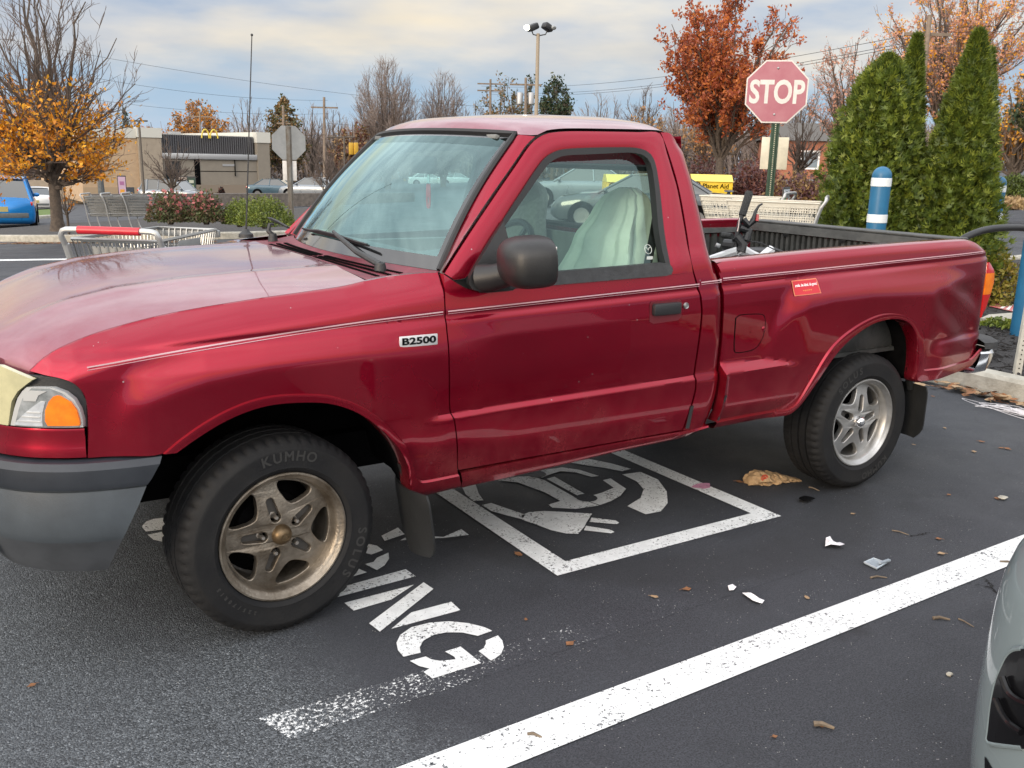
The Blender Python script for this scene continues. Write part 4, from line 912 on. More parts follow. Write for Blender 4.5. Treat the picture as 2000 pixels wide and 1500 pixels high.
    bp = N(t, 'ShaderNodeBump'); bp.inputs['Strength'].default_value = .55 if not mark else .35; bp.inputs['Distance'].default_value = .012; lk(hb, bp.inputs['Height']); lk(bp.outputs[0], b.inputs['Normal'])
    return m
M_asph = asphalt('asphalt'); M_mark = asphalt('worn_white_paint', 'paint', .405); M_faded = asphalt('scrubbed_white_paint', 'paint', .525, fade=(-.2, 2.0, -.01, .16)); M_pinkmark = asphalt('stained_paint', 'paint', .40, tint=(.66, .30, .45))
g_ = MB(); rows = []
rad = [0, 1, 2, 3, 4, 5, 6, 7, 8, 9, 10, 11, 12, 13, 14, 15, 16, 18, 20, 22, 25, 28, 32, 36, 41, 47, 54, 62, 72, 80, 88, 120, 300, 900]
for r_ in rad:
    rows.append([])
    for j in range(144):
        a = 2*math.pi*j/144; x = CAM.x+r_*math.cos(a); y = CAM.y+r_*math.sin(a); rows[-1].append(Vector((x, y, ground(x, y))))
g_.grid(rows, closed=True)
tag(g_.build('ground', M_asph, angle=180), kind='structure')
def sheet(name, pts, h, m, sub=.6, label=None, cat=None, kind=None, lay=True):
    """a thin sheet following the ground, h above it; outline given in x, y."""
    bm = bmesh.new(); vs = [bm.verts.new((p[0], p[1], 0)) for p in pts]; bm.faces.new(vs); bmesh.ops.triangulate(bm, faces=bm.faces[:])
    for it in range(5):
        e = [q for q in bm.edges if q.calc_length() > sub]
        if not e: break
        bmesh.ops.subdivide_edges(bm, edges=e, cuts=1); bmesh.ops.triangulate(bm, faces=bm.faces[:])
    for v in bm.verts: v.co.z = ground(v.co.x, v.co.y)+h
    bmesh.ops.recalc_face_normals(bm, faces=bm.faces[:])
    if sum(f.normal.z for f in bm.faces) < 0: bmesh.ops.reverse_faces(bm, faces=bm.faces[:])
    me = bpy.data.meshes.new(name); bm.to_mesh(me); bm.free(); me.materials.append(m); ob = bpy.data.objects.new(name, me); col.objects.link(ob)
    return tag(ob, label, cat, None, kind)
def flatmesh(pl, h):
    m = MB()
    for p in pl: m.poly([Vector((q[0], q[1], ground(q[0], q[1])+h)) for q in p])
    return m
def fixup(ob):
    bm = bmesh.new(); bm.from_mesh(ob.data); bmesh.ops.triangulate(bm, faces=bm.faces[:])
    for f in bm.faces:
        if f.normal.z < 0: f.normal_flip()
    bm.to_mesh(ob.data); bm.free(); return ob
C7 = lambda l: [gnd(500+x/2.3075, 850+y/2.3075) for x, y in l]
C5 = lambda l: [gnd(700+x/2.667, 440+y/2.667) for x, y in l]
def marking(name, pl, m, label, h=.004, group=None):
    return tag(fixup(flatmesh(pl, h).build(name, m, smooth=False)), label, 'road marking', group)
yl = lambda x, c: c + .0270*x
marking('bay_line', [[(-1.5, yl(-1.5, -1.655)), (-1.5, yl(-1.5, -1.803)), (.6, yl(.6, -1.801)), (2.6, yl(2.6, -1.796)), (5.2, yl(5.2, -1.798)), (5.2, yl(5.2, -1.650)), (2.0, yl(2, -1.656)), (.5, yl(.5, -1.653))]], M_mark, 'long solid white bay line between the truck and the grey car')
marking('bay_line', [[(-1.2, yl(-1.2, 1.62)), (-1.2, yl(-1.2, 1.47)), (5.2, yl(5.2, 1.47)), (5.2, yl(5.2, 1.62))]], M_mark, 'white bay line on the far side of the truck')
marking('faded_line', [[(-.24, -1.265), (-.19, -1.40), (.3, -1.395), (1.2, -1.372), (1.9, -1.35), (1.95, -1.27), (1.2, -1.255), (.3, -1.27)]], M_faded, 'old scrubbed off white bay line beside the lettering', h=.001)
bx = [(1.0, .30), (1.0, -.928), (2.222, -.915), (2.19, .31)]; bi_ = [(1.095, .215), (1.10, -.838), (2.125, -.825), (2.098, .222)]
marking('stencil_box', [[bx[i], bx[(i+1) % 4], bi_[(i+1) % 4], bi_[i]] for i in range(4)], M_mark, 'white painted square outline around the charging symbol')
sym = [C7([(1195, 365), (1230, 350), (1300, 345), (1400, 350), (1515, 357), (1490, 395), (1480, 415), (1452, 448), (1400, 447), (1330, 432), (1260, 405), (1200, 385)]),
    C7([(1018, 318), (1060, 309), (1120, 330), (1180, 350), (1215, 362), (1197, 382), (1130, 365), (1060, 345)]), C7([(1512, 375), (1620, 388), (1637, 398), (1625, 405), (1503, 394)]), C7([(1487, 412), (1600, 430), (1615, 440), (1600, 446), (1478, 432)]),
    [gnd(*p) for p in [(1215, 928), (1251, 923), (1285, 938), (1302, 961), (1304, 984), (1291, 1000), (1261, 1006), (1225, 990), (1251, 974), (1257, 957), (1244, 942)]],
    C7([(930, 240), (990, 225), (1003, 265), (1025, 297), (980, 300), (945, 270)]), C7([(1410, 125), (1500, 110), (1600, 130), (1690, 155), (1650, 166), (1570, 150), (1480, 138)]),
    C7([(1090, 207), (1180, 190), (1240, 187), (1300, 206), (1440, 285), (1490, 300), (1545, 320), (1440, 336), (1335, 330), (1318, 316), (1372, 300), (1300, 260), (1180, 216)]),
    C7([(1310, 200), (1345, 190), (1500, 279), (1560, 262), (1612, 240), (1563, 206), (1598, 198), (1668, 245), (1642, 276), (1600, 300), (1550, 318), (1490, 298)]), C7([(1250, 180), (1290, 160), (1380, 148), (1460, 160), (1545, 187), (1512, 191), (1440, 171), (1370, 166), (1320, 182), (1290, 195)])]
ev = marking('charging_symbol', sym, M_mark, 'white stencilled electric car and plug symbol inside the painted square')
for cc_ in (gnd(500+1490/2.3075, 850+288/2.3075), gnd(500+1262/2.3075, 850+180/2.3075)): wm = MB(); wm.poly([Vector((cc_.x+.05*math.cos(2*math.pi*i/20), cc_.y+.05*math.sin(2*math.pi*i/20), .007)) for i in range(20)]); wm.build('symbol_wheel', M_asph, ev, smooth=False)
LET = 'white stencilled capital letter %s painted on the asphalt, %s'
marking('stencil_letter', [C7([(665, 1003), (640, 975), (633, 940), (650, 905), (700, 870), (780, 850), (870, 843), (960, 852), (1030, 870), (1065, 886), (1000, 909), (930, 894), (860, 893), (800, 905), (755, 930), (738, 960), (742, 985)]), C7([(1035, 930), (1090, 907), (1110, 930), (1117, 960), (1105, 990), (1080, 1010), (1058, 1020), (1003, 978), (1025, 965), (1036, 945)]),
    C7([(693, 1022), (765, 1002), (790, 1015), (830, 1022), (900, 1015), (893, 1003), (852, 980), (922, 957), (1015, 1032), (795, 1102), (755, 1072), (782, 1057), (735, 1045)])], M_mark, LET % ('G', 'nearest the bay line'), group='stencilled letters')
marking('stencil_letter', [C7([(398, 760), (440, 795), (610, 745), (712, 678)]), C7([(755, 667), (800, 697), (558, 890), (510, 852)]), C7([(880, 755), (922, 793), (610, 877), (700, 803)])], M_mark, LET % ('N', 'between the I and the last G'), group='stencilled letters')
marking('stencil_letter', [C7([(300, 712), (675, 608), (720, 640), (345, 740)])], M_mark, LET % ('I', 'beside the front tyre'), group='stencilled letters')
marking('stencil_letter', [C7([(440, 470), (500, 492), (545, 502), (572, 522), (520, 542), (440, 520)]), C7([(597, 533), (600, 560), (580, 590), (545, 612), (490, 585), (530, 575), (545, 556)]), C7([(380, 610), (450, 600), (500, 622), (440, 640)])], M_mark, LET % ('G', 'just behind the front tyre'), group='stencilled letters')
marking('stencil_letter', [C7([(565, 457), (640, 420), (670, 450), (580, 480)]), C7([(650, 478), (690, 455), (845, 462), (925, 427), (960, 453), (850, 466), (700, 474)])], M_mark, LET % ('R', 'under the front mud flap'), group='stencilled letters')
def stroke(pl, w_):
    o = []
    for a, b in zip(pl, pl[1:]):
        a, b = Vector(a), Vector(b); t = (b-a).normalized(); n = Vector((-t.y, t.x))*w_/2; o.append([a+n, b+n, b-n, a-n])
    return o
for ch, y0 in (('A', .16), ('H', .45), ('C', .74)):
    sh = {'A': [[(.22, -.09), (.56, 0)], [(.56, .02), (.22, .11)]], 'H': [[(.22, -.09), (.56, -.09)], [(.39, -.05), (.39, .05)], [(.22, .09), (.56, .09)]], 'C': [[(.26, -.1), (.22, -.02), (.24, .08)], [(.3, .1), (.48, .1)], [(.53, .08), (.56, 0), (.52, -.1)]]}[ch]
    marking('stencil_letter', [q for s in sh for q in stroke([(x, y0-y) for x, y in s], .06)], M_mark, LET % (ch, 'in the dark under the truck'), group='stencilled letters')
ov = gnd(283, 1033); marking('stencil_spot', [[gnd(*p) for p in ((277, 1030), (286, 1020), (300, 1015), (330, 1012), (345, 1018), (345, 1030), (318, 1036), (285, 1040))], [gnd(*p) for p in ((288, 1046), (318, 1040), (340, 1038), (340, 1055), (318, 1060), (300, 1056))]], M_mark, 'rounded white stencil patch left of the front tyre')
p = gnd(1372, 952); marking('paint_stain', [[(p.x+.05*math.cos(a)*(1+.3*math.sin(3*a)), p.y+.035*math.sin(a)) for a in [2*math.pi*i/14 for i in range(14)]]], M_pinkmark, 'small pink stain on the painted square outline', h=.008)
marking('lane_line', [[gnd(*p) for p in ((0, 507), (330, 503), (330, 505), (0, 510))]], M_mark, 'thin white lane line across the driving lane beyond the hood')
# cracks
M_crack = mat('crack_filler', (.008, .008, .009), .9)
def crack(pts, w_, label):
    random.seed(len(label)); q = resample([gnd(*p) for p in pts], 30); m = MB(); a = []; b = []
    for i, p in enumerate(q):
        k = w_*(.3+.7*random.random())*math.sin(math.pi*(i+.5)/31.5); j = Vector((random.uniform(-1, 1), random.uniform(-1, 1), 0))*.006; a.append(p+j+Vector((0, k, .0035))); b.append(p+j+Vector((k*.4, -k, .0035)))
    m.grid([a, b]); tag(fixup(m.build('crack', M_crack, smooth=False)), label, 'crack', 'cracks in the asphalt')
crack([(1885, 1139), (1915, 1144), (1938, 1150), (1945, 1158), (1968, 1170)], .006, 'thin crack in the asphalt just past the bay line')
crack([(1922, 1128), (1932, 1140), (1943, 1157)], .007, 'short dark crack branching off beside the bay line')
crack([(1740, 1036), (1770, 1044), (1782, 1048), (1805, 1043), (1825, 1040)], .005, 'star shaped crack behind the rear wheel')
# ---- kerbs, mulch, grass, roads
def mulchmat(name, c1, c2, sc_=60):
    m = mat(name, c1, .9, c2=c2, vs=sc_, thr=(.38, .60), bump=.9, bs=sc_*.8, world_pos=True, detail=6); return m
M_mulch = mulchmat('black_mulch', (.045, .042, .042), (.008, .008, .009)); M_mulchf = mulchmat('mulch_far', (.06, .055, .053), (.014, .013, .013), 18)
M_grass = mat('grass', (.11, .17, .03), .9, c2=(.06, .10, .02), vs=12, bump=.5, bs=40, world_pos=True)
def kerb(pts, w_, h, label, closed=False, base=0):
    """a concrete kerb along a line of x, y points; w_ to the left of the line."""
    q = resample([Vector((p[0], p[1], 0)) for p in pts], max(24, int(len(pts)*10)), len(pts) > 2); rows = [[], [], [], [], [], []]
    for i, p in enumerate(q):
        a = q[max(0, i-1)]; b = q[min(len(q)-1, i+1)]; t = (b-a).normalized(); n = Vector((-t.y, t.x, 0)); z = ground(p.x, p.y)+base
        for k, (dn, dz) in enumerate(((0, -.05), (.012, h-.025), (.035, h), (w_-.02, h), (w_, h-.02), (w_, -.05))): rows[k].append(Vector((p.x+n.x*dn, p.y+n.y*dn, z+dz)))
    m = MB(); m.grid(rows, flip=True); m.poly([r[0] for r in rows]); m.poly([r[-1] for r in rows][::-1])
    return tag(recalc(m.build('kerb', M_conc)), label, 'kerb', 'concrete kerbs')
kerb([(5.23, 4.4), (5.23, -9)], .19, .15, 'pale concrete kerb behind the truck tailgate edged with dry leaves')
sheet('mulch_bed', [(5.41, 4.4), (5.41, -9), (15, -9), (15, 4.2)], .10, M_mulch, kind='structure')
kerb([(15.0, 4.3), (5.23, 4.4)][::-1], .15, .13, 'kerb along the back edge of the evergreen bed')
P = [gnd(x, y) for x, y in ((-260, 470), (0, 472), (160, 472), (440, 467), (640, 462))]; Pb = [gnd(x, y) for x, y in ((700, 405), (440, 418), (330, 425), (240, 436), (150, 440), (0, 452), (-260, 466))]
kerb([(p.x, p.y) for p in P], .22, .15, 'long kerb of the planted island beyond the hood')
sheet('island_mulch', [(p.x, p.y+.2) for p in P]+[(p.x, p.y) for p in Pb], .09, M_mulchf, .8, kind='structure')
Q = [gnd(x, y) for x, y in ((-200, 432), (60, 428), (108, 425), (108, 410), (60, 412), (-200, 414))]
sheet('grass_strip', [(p.x, p.y) for p in Q], .06, M_grass, 1, kind='structure'); kerb([(Q[i].x, Q[i].y) for i in (0, 1, 2)], .25, .12, 'low kerb of the grass strip behind the blue car')
# ---- litter
M_leafd = mat('dry_leaf', (.30, .13, .05), .8, c2=(.16, .075, .035), vs=20); M_leafp = mat('pale_dry_leaf', (.42, .30, .18), .8, c2=(.28, .18, .10), vs=20)
def leaf_mesh(s, seed):
    random.seed(seed); m = MB(); n = 9; a = []; c_ = []; b = []
    cu = random.uniform(.1, .35)
    for i in range(n):
        t = i/(n-1); w_ = s*.32*math.sin(math.pi*min(1, t*1.02))**.8*(1+.25*math.sin(9*t+seed)); x = (t-.5)*s; z = .004+cu*s*(t-.5)**2
        a.append(Vector((x, w_, z+cu*w_*.9))); c_.append(Vector((x, 0, z))); b.append(Vector((x, -w_, z+cu*w_*.6)))
    m.grid([a, c_, b]); m.tube([(-.5*s, 0, .004+cu*s*.25), (-.75*s, 0.02*s, .004)], .0012*s/.05, 4); return m
random.seed(11)
spots = [(1013, 1085, .07), (1278, 1167, .05), (1341, 1153, .06), (1113, 1259, .06), (1902, 883, .06), (1968, 878, .07), (1917, 864, .06), (1845, 837, .05), (1955, 876, .05), (1833, 1054, .05), (1838, 1083, .06), (62, 1341, .045), (1947, 975, .05), (1576, 1169, .045), (1822, 775, .05), (1853, 968, .04), (1665, 1005, .04), (1705, 925, .05), (1718, 876, .05), (1785, 870, .04), (1027, 1212, .03), (1604, 1420, .03), (1853, 1319, .035), (1513, 1441, .03), (1445, 943, .07)]
places = ['on the painted square outline', 'between the two bay lines', 'near the paper scrap', 'beside the stencilled G', 'by the white string', 'just in front of the kerb', 'in front of the kerb', 'behind the mud flap', 'close to the kerb', 'above the bay line', 'beside the plastic lid', 'alone at the far left of the asphalt', 'right of the rear wheel', 'above the bay line end', 'below the kerb leaves', 'far right on the asphalt', 'below the rear tyre', 'at the foot of the rear tyre', 'under the mud flap', 'right of the mud flap', 'just off the letter G', 'next to the stick', 'near the grey car', 'at the bottom of the photo', 'beside the brown paper bag']
for i, ((px, py, s), w_) in enumerate(zip(spots, places)):
    p = gnd(px, py); o = leaf_mesh(s*.62, i).build('dry_leaf', M_leafp if i % 3 == 1 else M_leafd); o.location = p; o.rotation_euler = (0, 0, random.uniform(0, 6.28))
    tag(o, ('pale ' if i % 3 == 1 else 'brown ')+'curled dry leaf lying '+w_, 'leaf', 'dry leaves scattered on the asphalt')
m = MB(); random.seed(5)
for i in range(620):
    y = random.uniform(-7, 4); x = 5.21-abs(random.gauss(0, .075)); lm = leaf_mesh(random.uniform(.05, .10), i); z = random.uniform(0, .035)
    lm.xf(Matrix.Translation((x, y, z)) @ Matrix.Rotation(random.uniform(0, 6.28), 4, 'Z') @ Matrix.Rotation(random.uniform(-.5, .5), 4, 'X')); o = len(m.v); m.v += lm.v; m.f += [tuple(k+o for k in q) for q in lm.f]; m.m += [i % 2]*len(lm.f)
tag(m.build('fallen_leaves', [M_leafd, M_leafp]), kind='stuff')
m = MB()
for i in range(500):
    t = random.random(); pa, pb = gnd(-60, 477), gnd(420, 472); p = pa.lerp(pb, t); lm = leaf_mesh(random.uniform(.06, .13), i); lm.xf(Matrix.Translation((p.x, p.y-abs(random.gauss(0, .15)), ground(p.x, p.y)+.01)) @ Matrix.Rotation(random.uniform(0, 6.28), 4, 'Z')); o = len(m.v); m.v += lm.v; m.f += [tuple(k+o for k in q) for q in lm.f]; m.m += [i % 2]*len(lm.f)
tag(m.build('leaf_litter', [M_leafd, M_leafp]), kind='stuff')
m = MB(); random.seed(8)                                       # chunks of bark over the near bed
for i in range(5200):
    x, y = random.uniform(5.44, 9.5), random.uniform(-3.2, 4.2); s = random.uniform(.03, .09)
    b_ = MB(); b_.box((0, 0, 0), (s, s*.25, s*.12)); b_.xf(Matrix.Translation((x, y, .105+random.uniform(0, .02))) @ Matrix.Rotation(random.uniform(0, 6.28), 4, 'Z') @ Matrix.Rotation(random.uniform(-.5, .5), 4, 'Y')); o = len(m.v); m.v += b_.v; m.f += [tuple(k+o for k in q) for q in b_.f]; m.m += [0]*len(b_.f)
tag(m.build('bark_chips', mat('bark_chip', (.030, .028, .028), .8, c2=(.012, .011, .011), vs=20, world_pos=True), smooth=False), kind='stuff')
def crumpled(name, size, label, cat, m_, loc, rz, amp, n=16, seed=1, flatk=1, wide=None):
    random.seed(seed); b_ = MB(); rows = []; ph = [random.uniform(0, 6.28) for i in range(12)]
    def fn(p):
        q = p.copy(); k = 1+amp*(math.sin(5*p.x+ph[0]+3*p.y)+math.sin(7*p.y+ph[1]-4*p.z)+.7*math.sin(13*p.x-9*p.y+ph[2])+.5*math.sin(21*p.y+17*p.x+ph[3])); return q*k
    b_.ball((0, 0, size[2]*.9), size, 40, 20, fn); o = b_.build(name, m_, angle=22); o.location = loc; o.rotation_euler = (0, 0, rz); return tag(o, label, cat)
M_bag = mat('brown_paper', (.42, .28, .15), .85, c2=(.31, .20, .10), vs=14, bump=.9, bs=16)
bagp = gnd(1503, 942); random.seed(12); b_ = MB(); rows = []
for i in range(23):                                             # a flattened sack: closed bottom at the left, twisted mouth at the right
    u = i/22; hw_ = interp(u, [0, .08, .3, .6, .8, .92, 1], [.045, .062, .070, .060, .035, .028, .034]); hh = interp(u, [0, .06, .25, .5, .75, .9, 1], [.03, .062, .075, .058, .034, .020, .012]); row = []
    for j in range(16):
        a = 2*math.pi*j/16; jt = random.uniform(.80, 1.16)+.10*math.sin(3*j+9*u); y = math.copysign(abs(math.cos(a))**.75, math.cos(a))*hw_*jt; z = max(.002, hh*.5+math.copysign(abs(math.sin(a))**.8, math.sin(a))*hh*.5*jt)
        row.append(Vector((-.165+.37*u+random.uniform(-.006, .006), y-.02*u, z)))
    rows.append(row)
b_.grid(rows, closed=True); b_.poly(rows[0]); bag = recalc(b_.build('paper_bag', M_bag, smooth=False)); bag.scale = (.78, .8, .85); bag.location = bagp; bag.rotation_euler = (0, 0, R(-14)); tag(bag, 'crumpled brown paper takeaway bag with red mark in front of the rear tyre', 'paper bag')
b_ = MB(); b_.tube([(-.085+.02*math.cos(2*math.pi*i/16), -.066+.002*math.sin(i), .055+.018*math.sin(2*math.pi*i/16)) for i in range(17)], .003, 4); b_.tube([(-.095, -.069, .047), (-.09, -.069, .062), (-.085, -.069, .05), (-.08, -.069, .062), (-.075, -.069, .047)], .003, 4); b_.build('printed_mark', mat('red_print', (.55, .03, .015), .6), bag)
M_paper = mat('white_paper', (.74, .73, .76), .8, bump=.4, bs=30)
def scrap(name, pts, h, label, cat, m_, seed=1):
    random.seed(seed); q = [gnd(*p) for p in pts]; c = sum(q, Vector())/len(q); m = MB(); n = len(q); v = [c+Vector((0, 0, h))]; f = []
    for p in q: v.append(p+Vector((0, 0, .006+random.uniform(0, h*.9))))
    for p in q: v.append(c.lerp(p, .5)+Vector((0, 0, .008+random.uniform(0, h))))
    for i in range(n): j = (i+1) % n; f += [(0, n+1+i, n+1+j), (n+1+i, 1+i, 1+j, n+1+j)]
    m.add(v, f); return tag(fixup(m.build(name, m_, origin=c, smooth=False)), label, cat)
scrap('paper_scrap', [(1612, 1060), (1620, 1057), (1626, 1064), (1640, 1062), (1649, 1072), (1640, 1074), (1622, 1071), (1611, 1072)], .02, 'small crumpled white paper napkin on the asphalt', 'paper scrap', M_paper, 2)
scrap('paper_strip', [(1449, 1162), (1459, 1161), (1475, 1170), (1493, 1176), (1488, 1182), (1470, 1178)], .012, 'torn white paper strip lying near the bay line', 'paper scrap', M_paper, 4)
scrap('paper_strip', [(1421, 1150), (1430, 1147), (1438, 1151), (1433, 1156), (1424, 1156)], .01, 'tiny white paper flake on the faded line', 'paper scrap', M_paper, 6)
lp = [gnd(*p) for p in ((1688, 1102), (1706, 1094), (1730, 1103), (1712, 1114))]; m = MB(); c = sum(lp, Vector())/4; m.prism([p+Vector((0, 0, .003)) for p in lp], (0, 0, .004)); m.tube([p+Vector((0, 0, .008)) for p in lp+lp[:1]], .004, 6); m.box(c+Vector((.03, -.02, .016)), (.06, .012, .006))
tag(m.build('plastic_lid', mat('hazy_plastic', (.36, .42, .47), .2, coat=1), origin=c), 'clear square plastic lid lying flat on the asphalt', 'plastic lid')
M_stick = mat('dry_stick', (.20, .15, .10), .8, c2=(.10, .08, .06), vs=30)
for pa, pb, r_, lb in (((1589, 1418), (1629, 1427), .008, 'short thick dry stick near the bottom of the photo'), ((1700, 1130), (1732, 1130), .004, 'thin dark twig just above the bay line'), ((1953, 1099), (1990, 1104), .005, 'dark twig lying across the bay line'), ((1872, 1210), (1902, 1226), .003, 'thin bent twig on the asphalt near the grey car'), ((1030, 1437), (1058, 1443), .005, 'dark twig lying on the wide bay line'), ((1822, 1210), (1855, 1213), .006, 'dark flat twig left of the grey car'), ((1580, 953), (1600, 960), .004, 'dry straw in front of the rear tyre'), ((1742, 1037), (1775, 1046), .003, 'pale straw above the plastic lid')):
    a, b = gnd(*pa), gnd(*pb); c = (a+b)/2; m = MB(); m.tube([a+Vector((0, 0, r_)), a.lerp(b, .5)+Vector((0, .008, r_+.003)), b+Vector((0, 0, r_))], [r_, r_*.9, r_*.5], 6); tag(m.build('twig', M_stick, origin=c), lb, 'twig', 'twigs on the asphalt')
for (px, py), s, lb in (((1854, 1319), .009, 'small tan pebble left of the grey car'), ((1575, 979), .03, 'black torn rubber scrap below the paper bag'), ((1958, 975), .02, 'flattened grey wad on the asphalt by the kerb side')):
    p = gnd(px, py); m = MB(); m.ball((0, 0, s*.5), (s*1.3, s, s*.6 if s < .02 else .006), 9, 6, lambda q: q*(1+.15*math.sin(5*q.x+3*q.y))); o = m.build('pebble', M_dark if 'black' in lb else M_conc); o.location = p; tag(o, lb, 'pebble')
m = MB(); random.seed(4); c = gnd(1975, 806); pts = []
for i in range(60): pts.append(c+Vector((random.gauss(0, .05), random.gauss(-.05, .14), .006+random.random()*.025)))
m.tube(resample(pts, 400), .0016, 4); tag(m.build('string', M_paper, origin=c), 'tangled white string lying on the asphalt by the kerb', 'string')
# ================================================================== NEAR PROPS
import numpy as np
def quads(name_, P, D, U, mats, parent=None, midx=None, tip=.35, bend=0):
    """many small leaf-shaped faces: centre P, half-length vectors D, half-width vectors U (numpy n x 3)."""
    n = len(P); v = np.empty((n, 4, 3)); v[:, 0] = P-D; v[:, 1] = P+U-D*.1; v[:, 2] = P+D; v[:, 3] = P-U-D*.1
    return v.reshape(-1, 3), np.arange(n*4).reshape(-1, 4)
def npmesh(name, parts, mats, parent=None, loc=(0, 0, 0)):
    """parts: list of (verts n x 3, faces m x k, material index)."""
    me = bpy.data.meshes.new(name); vs = []; fs = []; mi = []; o = 0
    for v, f, k in parts:
        if len(v) == 0: continue
        vs.append(v); fs += (np.asarray(f)+o).tolist(); mi += [k]*len(f); o += len(v)
    v = np.concatenate(vs); me.from_pydata(v.tolist(), [], fs)
    for m in mats: me.materials.append(m)
    me.polygons.foreach_set('material_index', mi); me.update()
    ob = bpy.data.objects.new(name, me); col.objects.link(ob); ob.location = loc
    if parent is not None: ob.parent = parent
    return ob
def rods(a, b, ra, rb, n=3):
    """tapered prisms between point arrays."""
    a, b = np.asarray(a), np.asarray(b); d = b-a; L_ = np.linalg.norm(d, axis=1, keepdims=True)+1e-9; t = d/L_
    h = np.where(np.abs(t[:, 2:3]) < .9, np.array([[0, 0, 1.]]), np.array([[1., 0, 0]])); u = np.cross(t, h); u /= np.linalg.norm(u, axis=1, keepdims=True)+1e-9; w_ = np.cross(t, u)
    ra = np.asarray(ra).reshape(-1, 1); rb = np.asarray(rb).reshape(-1, 1); k = len(a); v = np.empty((k, 2*n, 3))
    for j in range(n):
        q = 2*math.pi*j/n; o = u*math.cos(q)+w_*math.sin(q); v[:, j] = a+o*ra; v[:, n+j] = b+o*rb
    base = np.arange(k).reshape(-1, 1)*2*n; f = np.concatenate([base+np.array([[j, (j+1) % n, n+(j+1) % n, n+j]]) for j in range(n)])
    return v.reshape(-1, 3), f
def unit(n, rng): 
    v = rng.normal(size=(n, 3)); return v/np.linalg.norm(v, axis=1, keepdims=True)
# ---- signs
M_signred = mat('faded_sign_red', (.33, .095, .13), .5, c2=(.40, .17, .20), vs=4, thr=(.3, .75), detail=7)
M_signw = mat('sign_white', (.62, .60, .57), .5, var=.12, vs=10); M_back = mat('sign_back_aluminium', (.34, .35, .35), .45, .6, c2=(.26, .27, .27), vs=3)
M_postg = mat('green_post', (.025, .06, .035), .5, var=.25, vs=20); M_rust = mat('rusty_post', (.11, .085, .06), .7, c2=(.17, .17, .16), vs=5)
M_hole = mat('post_hole', (.55, .50, .38), .8)
def face_to(loc, extra=0):
    d = CAM - Vector(loc); return math.atan2(d.y, d.x)+math.pi/2+extra      # local -Y looks at the camera
def octagon(r): return [(r*math.cos(R(22.5+45*i)), r*math.sin(R(22.5+45*i))) for i in range(8)]
XZ = lambda p, y: Vector((p[0], y, p[1]))
def sign_post(m, h, wd=.05, holes=None):
    prof = [(-wd, 0), (-wd, -.004), (-wd*.5, -.004), (-wd*.38, -.03), (wd*.38, -.03), (wd*.5, -.004), (wd, -.004), (wd, 0), (wd*.5, .003), (wd*.3, -.024), (-wd*.3, -.024), (-wd*.5, .003)]
    m.prism([Vector((x, y, -.3)) for x, y in prof], (0, 0, h+.3))
L0 = foot(1505, 11.6); L0.z = .1
sg = thing('stop_sign', 'faded pink red octagonal STOP sign on a green perforated post', 'stop sign', L0, face_to(L0, R(4)))
top = at(1517, 122, 11.6).z; bot = at(1517, 241, 11.6).z; cz = (top+bot)/2-L0.z; rr_ = (top-bot)/2/math.cos(R(22.5)); off = .005
m = MB(); m.prism([XZ((x+off, y+cz), 0) for x, y in octagon(rr_)], (0, .003, 0)); bo = m.build('sign_plate', M_signw, sg, smooth=False)
m = MB(); m.prism([XZ((x+off, y+cz), -.003) for x, y in octagon(rr_*.955)], (0, .002, 0)); m.build('sign_face', M_signred, bo, smooth=False)
v, f = glyphs('STOP', rr_*1.02, 0, .0); wx = max(p.x for p in v)-min(p.x for p in v); hy = max(p.y for p in v)-min(p.y for p in v); cy = (max(p.y for p in v)+min(p.y for p in v))/2
kx, ky = rr_*1.60/wx, rr_*.66/hy; m = MB()
v, f = glyphs('STOP', rr_*1.02, 0, .012); m.add([Vector((p.x*kx+off, -.0045, (p.y-cy)*ky+cz)) for p in v], f); m.build('sign_lettering', M_signw, bo, smooth=False)
m = MB(); sign_post(m, cz+rr_*.3); po = m.xf(Matrix.Translation((.03, .035, 0))).build('post', M_postg, sg, angle=20)
m = MB()
for i in range(70):
    z = .2+i*.0254*1.0
    if z < cz-rr_*.9: m.lathe([(0, 0), (.0065, 0)], 8, Matrix.Translation((.03, .0042, z)) @ Matrix.Rotation(R(90), 4, 'X'))
m.build('post_holes', M_hole, po, smooth=False)
m = MB()
for z in (-.78, .80): m.lathe([(0, .008), (.008, .006), (.014, .002), (.015, 0)], 10, Matrix.Translation((off-.005, -.004, cz+z*rr_*.86)) @ Matrix.Rotation(R(90), 4, 'X'))
m.build('sign_bolts', M_steel, bo)
z1 = at(1511, 268, 11.6).z-L0.z; z0 = at(1511, 331, 11.6).z-L0.z
m = MB(); m.box((.045, .045, (z0+z1)/2), (.33, .003, z1-z0), bev=.001); m.build('small_plate', mat('blank_plate', (.62, .58, .46), .5, var=.15, vs=6), sg)
L0 = foot(565, 20); sb = thing('stop_sign', 'grey back of an octagonal sign on a rusty post with white plate below', 'stop sign', L0, face_to(L0, R(6)))
top = at(560, 246, 20).z-L0.z; bot = at(562, 312, 20).z-L0.z; cz = (top+bot)/2; rr_ = (top-bot)/2/math.cos(R(22.5))
m = MB(); m.prism([XZ((x, y+cz), 0) for x, y in octagon(rr_)], (0, .004, 0)); m.build('sign_plate', M_back, sb, smooth=False)
m = MB(); sign_post(m, cz+rr_*.9, .06); m.build('post', M_rust, sb, angle=20)
z1 = at(563, 314, 20).z-L0.z; z0 = at(563, 353, 20).z-L0.z; m = MB(); m.box((0, .012, (z0+z1)/2), (.30, .003, z1-z0), bev=.001); m.build('small_plate', M_signw, sb)
